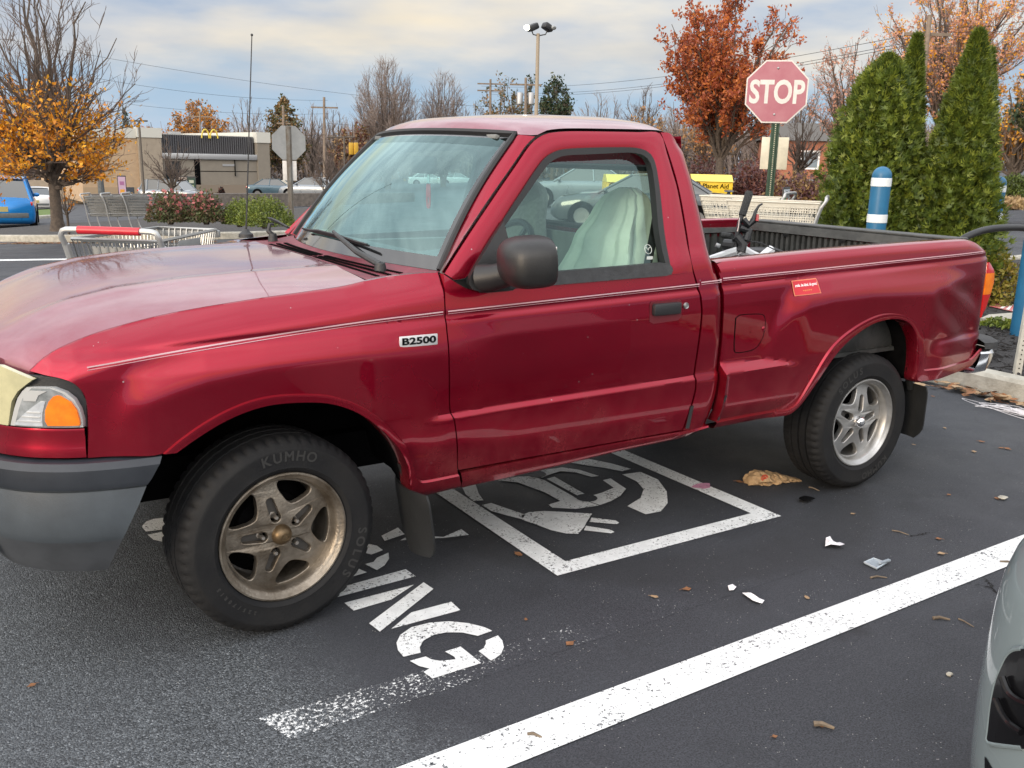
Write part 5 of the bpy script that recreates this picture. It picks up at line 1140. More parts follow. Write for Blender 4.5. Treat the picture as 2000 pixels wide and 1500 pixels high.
# ---- bollards, perforated post, board on the mulch, cable
M_blue = mat('bollard_blue', (.012, .115, .235), .42, var=.15, vs=5); M_refl = mat('reflective_band', (.66, .70, .72), .4)
def bollard(px, D, ytop, label, r=.089, bands=(.10, .52)):
    L_ = foot(px, D); L_.z = .08 if D < 12 else L_.z; o = thing('bollard', label, 'bollard', L_, 0, 'blue bollards around the evergreen bed'); h = at(px, ytop, D).z-L_.z
    m = MB(); m.lathe([(r, -.1), (r, h-r)]+[(r*math.cos(R(a)), h-r+r*math.sin(R(a))) for a in range(10, 91, 10)], 36); m.build('sleeve', M_blue, o)
    for b in bands:
        m = MB(); z = h-r-.02-b; m.lathe([(r+.001, z), (r+.0035, z+.003), (r+.0035, z+.075), (r+.001, z+.078)], 36); m.build('reflective_band', M_refl, o)
    return o
bollard(1727, 8.6, 325, 'blue bollard with white bands in front of the left evergreens', bands=(.075, .41)); bollard(1958, 11, 344, 'blue bollard half hidden behind the right evergreens', bands=(.08, .40)); bollard(2048, 7.8, 300, 'blue bollard at the right edge behind the tailgate', bands=(.12,))
L0 = foot(2003, 7.05); L0 = gnd(1985, 735, .1); pp = thing('perforated_post', 'white square steel post full of holes at the right edge', 'post', L0, face_to(L0, R(20))); pp.rotation_euler = (0, R(1), pp.rotation_euler[2])
m = MB(); m.box((0, 0, 1.0), (.045, .045, 2.2)); po = m.build('post', mat('post_white', (.55, .53, .46), .5, var=.15, vs=9), pp)
m = MB()
for i in range(60): m.lathe([(0, 0), (.0055, 0)], 8, Matrix.Translation((0, -.0232, .03+i*.0254*1.3)) @ Matrix.Rotation(R(90), 4, 'X'))
m.build('post_holes', M_dark, po, smooth=False)
q = [gnd(*p, .11) for p in ((1932, 598), (1956, 592), (1992, 598), (1992, 612))]; c = sum(q, Vector())/4; m = MB(); m.prism(q, (0, 0, .006)); bo = tag(m.build('fallen_sign', mat('board_red', (.48, .10, .11), .5, c2=(.56, .28, .27), vs=6), origin=c, smooth=False), 'red and white board lying flat on the black mulch', 'board')
m = MB()
for t in (.35, .55, .75): a = q[0].lerp(q[3], t)*.5+q[1].lerp(q[2], t)*.5; m.poly([p-c+Vector((0, 0, .0085)) for p in (q[0].lerp(q[3], t), q[1].lerp(q[2], t), q[1].lerp(q[2], t+.1), q[0].lerp(q[3], t+.1))])
fixup(m.build('board_lettering', M_white, bo, smooth=False))
ca = [at(1868, 492, 5.30), at(1872, 473, 5.2), at(1895, 459, 5.2), at(1925, 449, 5.25), at(1960, 445, 5.3), at(2010, 447, 5.4), at(2080, 470, 5.6), at(2140, 540, 5.8), at(2170, 650, 6.0)]
ca[0] = ca[0]+Vector((.03, .03, 0)); m = MB(); m.tube(resample(ca, 60), .020, 12); tag(m.build('charging_cable', M_black, origin=ca[1]), 'thick black charging cable arching over the tailgate corner', 'cable')
# slab and moss beside the right bollard
q = [gnd(*p, .10) for p in ((1912, 632), (1930, 624), (1982, 620), (1982, 632))]; m = MB(); m.prism(q, (0, 0, .05)); tag(recalc(m.build('concrete_slab', M_conc, smooth=False)), 'low concrete slab in the mulch beside the blue bollard', 'slab')
# ---- bicycle lying in the truck bed
bk = thing('bicycle', 'white bicycle with black handlebars lying in the truck bed', 'bicycle', (2.5, -.1, .68)); o = Vector(bk.location)
def bt(pts, r, name, m_, par=bk, n=10):
    m = MB(); m.tube([at(px, py, D)-o for px, py, D in pts], r, n); return m.build(name, m_, par)
D0 = 4.75
M_grip = mat('grip_rubber', (.035, .037, .037), .8, bump=.6, bs=160)
bar = bt([(1464, 378, D0), (1455, 402, D0), (1446, 430, D0), (1440, 455, D0), (1436, 480, D0), (1420, 492, D0+.05)], .0125, 'handlebar', M_black)
bt([(1464, 374, D0), (1463, 378, D0), (1449.5, 421, D0)], [.017, .021, .019], 'grip', M_grip, bar, 14); bt([(1411, 459, D0+.15), (1430, 461, D0+.1)], .016, 'grip', M_grip, bar, 12)
bt([(1470, 432, D0), (1476, 412, D0), (1482, 402, D0), (1489, 398, D0)], [.012, .008, .006, .005], 'brake_lever', M_black, bar); bt([(1452, 428, D0-.02), (1462, 440, D0-.02), (1472, 430, D0-.02)], .018, 'lever_clamp', M_black, bar); bt([(1445, 445, D0), (1462, 452, D0), (1456, 470, D0)], .024, 'shifter', M_black, bar)
bt([(1478, 419, D0+.02), (1477, 432, D0+.02)], .012, 'reflector', M_tailr, bar)
bt([(1438, 462, D0), (1450, 478, D0), (1446, 492, D0)], .028, 'stem', M_black); bt([(1414, 478, D0+.05), (1436, 480, D0+.02)], .030, 'head_light', M_black); bt([(1398, 478, D0+.1), (1406, 481, D0+.1)], .012, 'bell', M_steel)
bt([(1466, 460, D0), (1467, 468, D0), (1455, 482, D0), (1440, 494, D0-.02)], .003, 'brake_cable', M_trim, bk, 6); bt([(1466, 471, D0), (1485, 474, D0+.05), (1510, 486, D0+.1), (1532, 494, D0+.1)], .003, 'brake_cable', M_trim, bk, 6); bt([(1444, 425, D0-.03), (1442, 442, D0-.03), (1440, 452, D0-.03)], .003, 'brake_cable', M_chrome, bk, 6)
M_wf = mat('white_frame', (.66, .68, .70), .3, coat=1)
fr_ = bt([(1385, 507, D0+.1), (1415, 499, D0+.05), (1442, 490, D0)], [.02, .026, .028], 'frame', M_wf); bt([(1442, 486, D0), (1462, 496, D0+.05), (1490, 506, D0+.1)], [.034, .028, .02], 'frame', M_wf); bt([(1480, 507, D0+.2), (1506, 488, D0+.25)], [.02, .026], 'fork', M_wf); bt([(1504, 489, D0+.25), (1530, 500, D0+.3)], .026, 'fork_boot', M_rubber)
for cx, cy in ((2.35, .2), (3.1, .15)):
    m = MB(); m.tube([Vector((cx-o.x+.29*math.cos(R(a)), cy-o.y+.29*math.sin(R(a)), .10-.03*math.cos(R(a)))) for a in range(0, 361, 9)], .022, 8, cap=False)
    for a in range(0, 360, 20): m.tube([Vector((cx-o.x, cy-o.y, .10)), Vector((cx-o.x+.29*math.cos(R(a)), cy-o.y+.29*math.sin(R(a)), .10-.03*math.cos(R(a))))], .0015, 3)
    m.build('wheel', M_black, bk)
bx_ = MB(); c = at(1488, 470, D0+.75); bx_.box((0, 0, 0), (.16, .16, .36), bev=.03); tag(bx_.build('black_crate', M_black), 'black plastic box standing in the bed corner behind the handlebar', 'box').location = (c.x, c.y, .86)
# ---- shopping carts
M_cart = mat('cart_grey_plastic', (.24, .25, .25), .5, var=.12, vs=8); M_cartb = mat('cart_beige_plastic', (.52, .50, .43), .5, var=.1, vs=8); M_wire = mat('cart_wire', (.32, .33, .33), .35, .8); M_ctop = mat('cart_tube', (.45, .46, .46), .35, .5); M_cred = mat('cart_handle_red', (.55, .02, .035), .35, var=.2, vs=10)
def cart(label, loc, rz, kind, group):
    """local +X is forward; handle at x=0, rim about 1 m up."""
    t = thing('shopping_cart', label, 'shopping cart', loc, rz, group); W0_, W1_, Z1, Z0 = .27, .21, 1.0, .55
    hm = MB(); hm.tube(resample([(-.02, -.30, .96), (-.06, -.30, 1.03), (-.06, -.27, 1.06), (-.06, .27, 1.06), (-.06, .30, 1.03), (-.02, .30, .96)], 30), .017, 10); ho = hm.build('handle', M_ctop, t)
    if kind == 'wire':
        gm = MB(); gm.tube([(-.06, -.19, 1.06), (-.06, .19, 1.06)], .024, 14); gm.build('grip', M_cred, ho)
    fm = MB()
    for s in (-1, 1):
        fm.tube(resample([(-.02, s*.30, .97), (.03, s*.29, .80), (.10, s*.27, .35), (.20, s*.26, .20), (.85, s*.22, .16)], 24), .014 if kind != 'wire' else .022, 8); fm.tube([(.04, s*.28, .60), (.85, s*.2, .60)], .009, 6)
    fm.tube([(.85, -.22, .16), (.85, .22, .16)], .012, 6); fm.build('frame', M_ctop, t)
    P_ = lambda u, v, z: None
    corners = lambda z: (lerp(.10, .0, (z-Z0)/(Z1-Z0)), lerp(.80, .95, (z-Z0)/(Z1-Z0)), lerp(.22, W0_, (z-Z0)/(Z1-Z0)), lerp(.17, W1_, (z-Z0)/(Z1-Z0)))
    b = MB(); wr = .0035 if kind == 'wire' else .005; stp = .045 if kind == 'wire' else .05
    zs = [Z0+.45*i/4 for i in range(5)] if kind == 'wire' else [Z0+.45*i/9 for i in range(10)]
    for z in zs:
        xa, xb, wa, wb = corners(z); rk = wr*2.2 if z in (zs[0], zs[-1]) else wr
        if z == zs[-1]: rk = .011
        b.tube([(xa, -wa, z), (xb, -wb, z), (xb, wb, z), (xa, wa, z), (xa, -wa, z)], rk, 5)
    n = 22 if kind == 'wire' else 20
    lo, hi = corners(Z0), corners(Z1)
    for i in range(n+1):
        u = i/n
        for s in (-1, 1): b.tube([(lerp(lo[0], lo[1], u), s*lerp(lo[2], lo[3], u), Z0), (lerp(hi[0], hi[1], u), s*lerp(hi[2], hi[3], u), Z1)], wr, 4)
    for i in range(11):
        v_ = -1+2*i/10
        b.tube([(lo[1], v_*lo[3], Z0), (hi[1], v_*hi[3], Z1)], wr, 4); b.tube([(lo[0], v_*lo[2], Z0), (hi[0], v_*hi[2], Z1)], wr, 4); b.tube([(lo[0], v_*lo[2], Z0), (lo[1], v_*lo[3], Z0)], wr, 4)
    b.build('basket', M_wire if kind == 'wire' else (M_cart if kind == 'grey' else M_cartb), t)
    if kind != 'wire':           # perforated plastic side walls
        for s in (-1, 1):
            m = MB()
            for zz_ in ((.945, .88, .815, .75, .685, .62, .56) if kind == 'grey' else (.955, .60)):
                xa, xb, wa, wb = corners(zz_); m.prism([Vector((xa, s*(wa+.001), zz_)), Vector((xb, s*(wb+.001), zz_)), Vector((xb, s*(wb+.003), zz_+.035)), Vector((xa, s*(wa+.003), zz_+.035))], (0, -s*.006, 0))
            recalc(m.build('side_band', M_cart if kind == 'grey' else M_cartb, t))
            if kind == 'beige':          # the perforated strips between the bands
                m = MB()
                for zz_ in (.895, .80, .705, .615):
                    xa, xb, wa, wb = corners(zz_); nh = 17
                    for i in range(nh*2): u = i/(nh*2); q = [(u, 0), (u+.5/nh*.45, 0), (u+.5/nh*.45, .062), (u, .062)]; m.poly([Vector((lerp(xa, xb, uu), s*(lerp(wa, wb, uu)+.002), zz_+dz)) for uu, dz in q])
                    m.poly([Vector((lerp(xa, xb, uu), s*(lerp(wa, wb, uu)+.0035), zz_+dz)) for uu, dz in ((0, .024), (1, .024), (1, .036), (0, .036))])
                m.build('side_lattice', M_cartb, t, smooth=False)
    else:
        m = MB(); m.box((.97, 0, .97), (.035, .46, .05), bev=.012); m.build('front_bumper', M_cart, t)
    st = MB()
    for i in range(9): y = -.2+.4*i/8; st.tube([(.03, y, .98), (.20, y, .74)], .003, 4)
    st.tube([(.03, -.22, .985), (.03, .22, .985)], .006, 6); st.build('child_seat', M_wire, t)
    ad = MB(); ad.box((.055, 0, .86), (.008, .36, .19), bev=.003); a_ = ad.build('seat_panel', M_cart if kind == 'wire' else M_grey, t)
    pl = MB(); xb = corners(.80)[1]; pl.box((xb+.012, 0, .80), (.012, .20, .10), bev=.004); pl.build('front_plate', M_black if kind != 'wire' else M_white, t)
    for x, y in ((.10, .25), (.10, -.25), (.82, .20), (.82, -.20)):
        w_ = MB(); w_.lathe([(0, -.012), (.055, -.012), (.062, -.006), (.062, .006), (.055, .012), (0, .012)], 18, Matrix.Translation((x, y, .063)) @ Matrix.Rotation(R(90), 4, 'X')); w_.tube([(x, y, .063), (x+.03, y, .17)], .012, 5); w_.build('wheel', M_black, t)
    return t
def face_dir(a, b): return math.atan2(b.y-a.y, b.x-a.x)
a, b = foot(212, 5.35), foot(386, 6.5); nc = cart('wire shopping cart with a red handle grip standing beyond the truck hood', a, face_dir(a, b), 'wire', None)
m = MB(); m.box((.42, -.262, .93), (.32, .006, .10), bev=.002); po = m.build('notice_plate', M_cart, nc)
for i, t_ in enumerate((21, 20, 19.2)):
    p = foot(165+40*i, 22-.2*i); cart(['rearmost grey plastic cart of the nested row behind the island tree', 'middle grey plastic cart of the nested row behind the island tree', 'front grey plastic cart of the nested row by the pink roses'][i], p, R(-18)-YAW*.35, 'grey', 'nested grey shopping carts')
a, b = foot(1612, 9.6, .13), foot(1440, 9.9, .13); c1 = cart('beige cart with a long grey handle behind the truck tailgate', a, face_dir(a, b), 'beige', 'carts behind the truck bed')
a, b = foot(1540, 10.6, .13), foot(1395, 11.0, .13); c2 = cart('beige cart with a colourful seat advert behind the truck bed', a, face_dir(a, b), 'beige', 'carts behind the truck bed')
m = MB(); m.box((-.01, 0, 1.02), (.015, .34, .22), bev=.004); ap = m.build('advert_frame', M_black, c2)
for nm, c, s, cc_ in (('advert_sheet', (-.02, 0, 1.02), (.004, .29, .17), (.66, .70, .76)), ('advert_patch', (-.0235, .09, .975), (.003, .10, .07), (.10, .45, .07)), ('advert_patch', (-.0235, -.02, .98), (.003, .05, .05), (.75, .16, .03))):
    q = MB(); q.box(c, s); q.build(nm, mat(nm, cc_, .5), ap, smooth=False)
v, f = glyphs('Thank', .07, 0, .002); q = MB(); q.add([Vector((-.024, -p.x-.045, 1.06+p.y*.8)) for p in v], f); q.build('advert_lettering', M_dark, ap, smooth=False)
# ---- evergreens
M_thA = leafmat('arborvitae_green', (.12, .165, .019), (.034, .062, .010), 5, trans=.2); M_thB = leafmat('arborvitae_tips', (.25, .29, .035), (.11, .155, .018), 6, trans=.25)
def evergreen(label, px, D, ytop, hw, seed, group, n=9500, prof=None, base=.1, name='arborvitae'):
    n = int(n*2.3)
    rng = np.random.default_rng(seed); L_ = foot(px, D); L_.z = base if D < 13 else ground(L_.x, L_.y); H = at(px, ytop, D).z-L_.z; Rm = hw*D/FPX
    t = thing(name, label, 'evergreen shrub', L_, 0, group)
    m = MB(); m.tube([(0, 0, -.1), (.02, .01, H*.4), (0, 0, H*.9)], [.06, .04, .01], 8); m.build('trunk', M_bark, t)
    prof = prof or [(0, .78), (.12, .98), (.3, 1.0), (.55, .80), (.75, .50), (.9, .22), (1, .02)]
    h = rng.random(n)**.85; a = rng.random(n)*2*math.pi; rp_ = np.interp(h, [p[0] for p in prof], [p[1] for p in prof])*Rm
    lob = 1+.10*np.sin(3*a+seed+5*h)+.10*np.sin(7*a-24*h+seed)+.13*np.sin(12*a+27*h+seed)
    k = np.where(rng.random(n) < .72, rng.uniform(.78, 1.12, n), rng.uniform(.3, .85, n))
    r = rp_*lob*k; P = np.stack([r*np.cos(a), r*np.sin(a), h*H], 1)
    outw = np.stack([np.cos(a), np.sin(a), np.zeros(n)], 1); up = np.array([[0, 0, 1.]])
    sp_ = rng.random((n, 1)); d = outw*(.25+.75*rng.random((n, 1)))+up*(.55+.6*rng.random((n, 1)))+.55*rng.normal(size=(n, 3)); d /= np.linalg.norm(d, axis=1, keepdims=True)
    # each spray: one midrib leaf and two side leaves, fan-like
    sz = rng.uniform(.024, .056, (n, 1)); u = np.cross(d, unit(n, rng)); u /= np.linalg.norm(u, axis=1, keepdims=True)+1e-9
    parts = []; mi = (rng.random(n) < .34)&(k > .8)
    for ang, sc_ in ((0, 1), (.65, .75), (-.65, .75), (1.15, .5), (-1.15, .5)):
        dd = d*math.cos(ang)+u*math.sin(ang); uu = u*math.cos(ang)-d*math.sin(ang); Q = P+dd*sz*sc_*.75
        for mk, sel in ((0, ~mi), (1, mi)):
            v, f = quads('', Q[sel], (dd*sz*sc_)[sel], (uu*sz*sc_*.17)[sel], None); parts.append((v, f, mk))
    npmesh('crown', parts, [M_thA, M_thB], t); return t
EG = 'tall evergreens behind the truck'
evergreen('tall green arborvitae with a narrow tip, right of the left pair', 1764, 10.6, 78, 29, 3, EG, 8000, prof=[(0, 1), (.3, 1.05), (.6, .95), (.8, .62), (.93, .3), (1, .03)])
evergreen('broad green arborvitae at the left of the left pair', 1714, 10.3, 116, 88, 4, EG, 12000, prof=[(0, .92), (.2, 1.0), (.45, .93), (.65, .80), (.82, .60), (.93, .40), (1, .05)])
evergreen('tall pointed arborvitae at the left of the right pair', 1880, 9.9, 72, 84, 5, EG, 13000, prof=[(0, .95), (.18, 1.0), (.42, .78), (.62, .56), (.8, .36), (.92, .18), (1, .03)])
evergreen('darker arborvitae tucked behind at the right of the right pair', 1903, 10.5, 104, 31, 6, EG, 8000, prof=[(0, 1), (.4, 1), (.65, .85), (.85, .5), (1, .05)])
def shrub(name, label, cat, loc, rx, rz, seed, n, ls, mats, group=None, flower=None, flat=.0, stems=True, droop=0, shell=.65, zc=.55):
    rng = np.random.default_rng(seed); t = thing(name, label, cat, loc, 0, group)
    d = unit(n, rng); d[:, 2] = np.abs(d[:, 2]*1.0)-.25*(rng.random(n) < .5)*np.abs(d[:, 2]); a = np.arctan2(d[:, 1], d[:, 0])
    k = np.where(rng.random(n) < shell, rng.uniform(.86, 1.04, n), rng.uniform(.3, .9, n)); lob = 1+.07*np.sin(4*a+seed)+.06*np.sin(9*a+6*d[:, 2]+seed)
    P = d*np.array([[rx, rx, rz]])*(k*lob)[:, None]; P[:, 2] = np.maximum(P[:, 2]+rz*.0, .03)
    dd = unit(n, rng)+d*.6; dd /= np.linalg.norm(dd, axis=1, keepdims=True); u = np.cross(dd, unit(n, rng)); u /= np.linalg.norm(u, axis=1, keepdims=True)+1e-9
    sz = rng.uniform(.6, 1.3, (n, 1))*ls; sel = rng.random(n) < .5; parts = []
    for mk, s_ in ((0, sel), (1, ~sel)):
        v, f = quads('', P[s_], (dd*sz)[s_], (u*sz*.45)[s_], None); parts.append((v, f, mk))
    ml = list(mats)
    if flower:
        m_, fr_, fs = flower; ms = (rng.random(n) < fr_)&(d[:, 2] > .35)&(k > .8); v, f = quads('', P[ms]*1.04, (dd*fs)[ms], (u*fs*.9)[ms], None); parts.append((v, f, 2)); ml.append(m_)
    npmesh('foliage', parts, ml, t)
    if stems:
        s = MB()
        for i in range(9): a = 6.28*i/9; s.tube([(.04*math.cos(a), .04*math.sin(a), -.05), (rx*.4*math.cos(a), rx*.4*math.sin(a), rz*.45), (rx*.7*math.cos(a), rx*.7*math.sin(a), rz*.75)], [.014, .009, .004], 5)
        s.build('stem', M_bark, t)
    return t
M_yelA = leafmat('yellow_green_leaf', (.26, .22, .025), (.09, .10, .02), 5); M_yelB = leafmat('gold_leaf', (.30, .20, .03), (.12, .12, .02), 5)
L0 = foot(1962, 9.6); L0.z = .1; shrub('gold_shrub', 'small yellow green shrub behind the tailgate', 'shrub', L0, .42, .62, 21, 3200, .03, (M_yelA, M_yelB))
shrub('weed_tuft', 'low green weed tuft beside the slab in the mulch', 'plant', gnd(1950, 640, .1), .16, .10, 23, 260, .025, (M_thA, M_thB), stems=False)
# ---- grey car, nose towards the camera, only its right front corner in the picture
M_gcar = paint('grey_car_paint', (.155, .195, .21), rough=.3, metal=.0, dust=.02)
gc = thing('grey_car', 'light grey car with a black corner air intake at the right edge', 'car', (3.0, -3.4, 0)); go = Vector(gc.location)
GP = [(2.6, -2.405), (2.0, -2.405), (1.6, -2.412), (1.35, -2.425), (1.20, -2.455), (1.10, -2.51), (1.03, -2.61), (.985, -2.77), (.955, -3.02), (.945, -3.40)]
GPL = resample([Vector((p[0], p[1])) for p in GP], 90); cxm = -3.40
def grow(z, off):
    o_ = []
    for i, p in enumerate(GPL):
        t = (GPL[min(90, i+1)]-GPL[max(0, i-1)]).normalized(); n = Vector((-t.y, t.x)); n = -n if n.x > .05 and n.y < 0 else n
        if n.y < -.2: n = -n
        if n.x > .3: n = -n
        q = p+n*off; o_.append(Vector((q.x, q.y, z)))
    return o_+[Vector((p.x, 2*cxm-p.y, p.z)) for p in o_[::-1][1:]]
m = MB(); m.grid([grow(z, f) for z, f in ((.10, -.05), (.105, -.012), (.14, -.004), (.20, 0), (.34, .004), (.48, 0), (.56, -.004), (.63, -.012), (.69, -.028), (.75, -.055), (.80, -.10))])
rows = [grow(.80, -.10)]
for k, z in ((.75, .86), (.45, .92), (.15, .95), (0, .96)): rows.append([Vector((lerp(2.6, p.x, k) if p.x < 2.6 else p.x, lerp(cxm, p.y, .25+.75*k), z)) for p in rows[0]])
m.grid(rows); m.xf(Matrix.Translation(-go)); recalc(m.build('front_body', M_gcar, gc, angle=50))
def ghit(px, py, off=0):
    d = FW*FPX+RT*(px-1000)-UP*(py-750); best = None
    for a, b in zip(GPL, GPL[1:]):
        ex, ey = b.x-a.x, b.y-a.y; den = d.x*ey-d.y*ex
        if abs(den) < 1e-9: continue
        s = ((a.x-CAM.x)*ey-(a.y-CAM.y)*ex)/den; u = ((a.x-CAM.x)*d.y-(a.y-CAM.y)*d.x)/den
        if 0 <= u <= 1 and s > 0 and (best is None or s < best[0]): best = (s, a, b)
    if best is None: best = ((1.0-CAM.x)/d.x, GPL[60], GPL[61])
    p = CAM+d*best[0]; t = (best[2]-best[1]).normalized(); n = Vector((t.y, -t.x)); n = n if n.x < 0 else -n
    return Vector((p.x+n.x*off, p.y+n.y*off, p.z))-go
GX = lambda l: [(1840+x/3.333, 1050+y/3.333) for x, y in l]
M_gloss = mat('gloss_black', (.004, .004, .005), .3, coat=.25, spec=.25)
io = GX([(530, 722), (480, 730), (445, 760), (420, 800), (370, 920), (335, 1080), (315, 1250), (308, 1315), (330, 1340), (430, 1355), (533, 1365), (640, 1370), (640, 722)])
lf = sorted([(y, x) for x, y in io[:10]]); rows = []
for i in range(41):
    py = lerp(io[0][1], 1459, i/40); xl = interp(py, [q[0] for q in lf], [q[1] for q in lf]) if py < io[8][1] else lerp(1937, 1990, (py-io[8][1])/(1459-io[8][1])); xl = max(xl, 1930)
    rows.append([ghit(lerp(xl, 2060, j/30), py+(.10*130*j/30 if py > 1440 else 0), .008) for j in range(31)])
m = MB(); m.grid(rows); inl = recalc(m.build('air_intake', M_gloss, gc, smooth=False))
m = MB(); m.tube([ghit(*p, .004) for p in resample([Vector(p) for p in io[:11]], 60)], .006, 8); m.build('intake_rim', M_gcar, inl)
for pts in ([(440, 905), (480, 1000), (533, 1050), (600, 1080)], [(400, 1050), (440, 1140), (490, 1210), (560, 1260)]):
    m = MB(); m.tube([ghit(*p, .018) for p in resample([Vector(p) for p in GX(pts)], 16)], .008, 8); m.build('intake_fin', M_gloss, inl)
m = MB(); m.poly([ghit(*p, .003) for p in GX([(285, 1425), (300, 1440), (345, 1520), (345, 1700), (285, 1700)])]); m.build('lower_slot', M_gloss, gc, smooth=False)
def vehicle(root, L_, W_, H_, style, m_body, hi=False):
    """a car body about root; local +X is the nose, ground at 0."""
    S = {'suv': ([(-.5, .62, .88), (-.47, .55, 1.0), (-.30, .56, 1.0), (.20, .57, 1.0), (.34, .54, .98), (.46, .44, .92), (.5, .30, .80)], (-.47, -.40, .10, .255), .98),
         'sedan': ([(-.5, .58, .84), (-.47, .66, .95), (-.33, .68, 1.0), (.18, .66, 1.0), (.34, .62, .98), (.46, .54, .92), (.5, .38, .80)], (-.37, -.21, .06, .24), .97)}[style]
    st, gh, _ = S; belt = lambda x: interp(x, [q[0] for q in st], [q[1] for q in st])*H_; hw = lambda x: interp(x, [q[0] for q in st], [q[2] for q in st])*W_/2
    rows = []; n = 40
    for i in range(n+1):
        x = -.5+i/n; b = belt(x); w_ = hw(x); lo = .13*H_ if abs(x) < .46 else lerp(.13, .22, (abs(x)-.46)/.04)*H_
        prof = [(0, lo), (.86, lo), (.96, lo+.04), (1.0, lo+.4*(b-lo)), (1.0, b*.80), (.965, b*.93), (.90, b), (.45, b+.025), (0, b+.03)]
        rows.append([Vector((x*L_, y*w_, z)) for y, z in prof]+[Vector((x*L_, -y*w_, z)) for y, z in prof[::-1][1:]])
    m = MB(); m.grid(rows); m.poly(rows[0]); m.poly(rows[-1][::-1]); body = recalc(m.build('body', m_body, root, angle=40))
    a, b, c, d = [q*L_ for q in gh]; wb, wt = W_*.455, W_*.36; zb = lambda x: belt(x/L_)-.01; zt = H_*.975
    P8 = [Vector((a, wb, zb(a))), Vector((b, wt, zt)), Vector((c, wt, zt)), Vector((d, wb, zb(d)))]
    Q8 = [Vector((p.x, -p.y, p.z)) for p in P8]
    m = MB(); 
    for s in (P8, Q8): m.poly(s)
    m.poly([P8[0], Q8[0], Q8[1], P8[1]]); m.poly([P8[2], Q8[2], Q8[3], P8[3]]); recalc(m.build('windows', M_cglass, root, smooth=False))
    m = MB(); rows = []
    for i in range(9):
        x = lerp(b-.06, c+.08, i/8); e = .03*math.sin(math.pi*i/8); rows.append([Vector((x, y*(wt+.015), zt+.028*(1-y*y)*1+e-(.02 if i in (0, 8) else 0))) for y in (-1, -.9, -.5, 0, .5, .9, 1)])
    m.grid(rows); m.grid([[Vector((p.x, p.y, p.z-.045)) for p in r] for r in rows], flip=True); recalc(m.build('roof', m_body, root))
    for s in (P8, Q8):
        mx_ = (s[1]+s[2])/2; pls = [([s[0], s[1]], .035), ([s[2], s[3]], .035), ([Vector((mx_.x-.1, s[0].y, zb(mx_.x))), Vector((mx_.x-.05, mx_.y, mx_.z))], .035)]
        if style == 'suv': pls.append(([s[0].lerp(s[3], .17), s[1].lerp(s[2], .10)], .07))
        for pp_, rp_ in pls: m = MB(); m.tube(pp_, rp_, 6); m.build('pillar', m_body, root)
    rr_ = .205*H_ if style == 'suv' else .225*H_
    for x in (-.30, .32):
        for s in (-1, 1):
            y = s*(W_/2-.10); Mw = Matrix.Translation((x*L_, y, rr_)) @ Matrix.Rotation(R(90), 4, 'X')
            ar = MB(); ar.lathe([(rr_*.1, s*-.112), (rr_*1.17, s*-.112)], 24, Mw); ar.build('wheel_arch', M_dark, root, smooth=False)
            w_ = MB(); w_.lathe([(rr_*.62, -.11), (rr_*.97, -.10), (rr_, -.07), (rr_, .07), (rr_*.97, .10), (rr_*.62, .11)], 28, Mw); wo = w_.build('wheel', M_tyre, root)
            k = MB(); k.lathe([(0, s*-.118), (rr_*.2, s*-.118), (rr_*.6, s*-.114), (rr_*.66, s*-.118)], 24, Mw)
            k.build('rim', M_carrim, wo)
    for s in (-1, 1):
        z = belt(.47)*.80; m = MB(); m.box((.478*L_, s*hw(.478)*.74, z), (.11, hw(.47)*.36, .12), bev=.03); m.build('headlight', M_clear, root)
        z = belt(-.48)*(.90 if style == 'suv' else .87); m = MB(); m.box((-.482*L_, s*hw(-.482)*.78, z), (.15, hw(-.48)*.42, .13), bev=.03); m.build('tail_lamp', M_tailr, root)
        m = MB(); m.ball((d-.22, s*(wb+.10), zb(d)+.08), (.06, .11, .07), 10, 6); m.build('wing_mirror', m_body, root)
    m = MB(); m.box((-.5*L_-.004, 0, belt(-.49)*.70), (.02, .32, .16)); m.build('number_plate', M_plate, root)
    m = MB(); m.box((-.492*L_, 0, .30*H_), (.10, W_*.80, .10*H_), bev=.03); m.build('rear_bumper', M_grey, root)
    return body
M_carrim = mat('car_rim', (.16, .165, .17), .4, .6)
M_cglass = mat('car_glass', (.012, .017, .019), .06, coat=1, spec=.8); M_plate = mat('number_plate', (.35, .30, .12), .5)
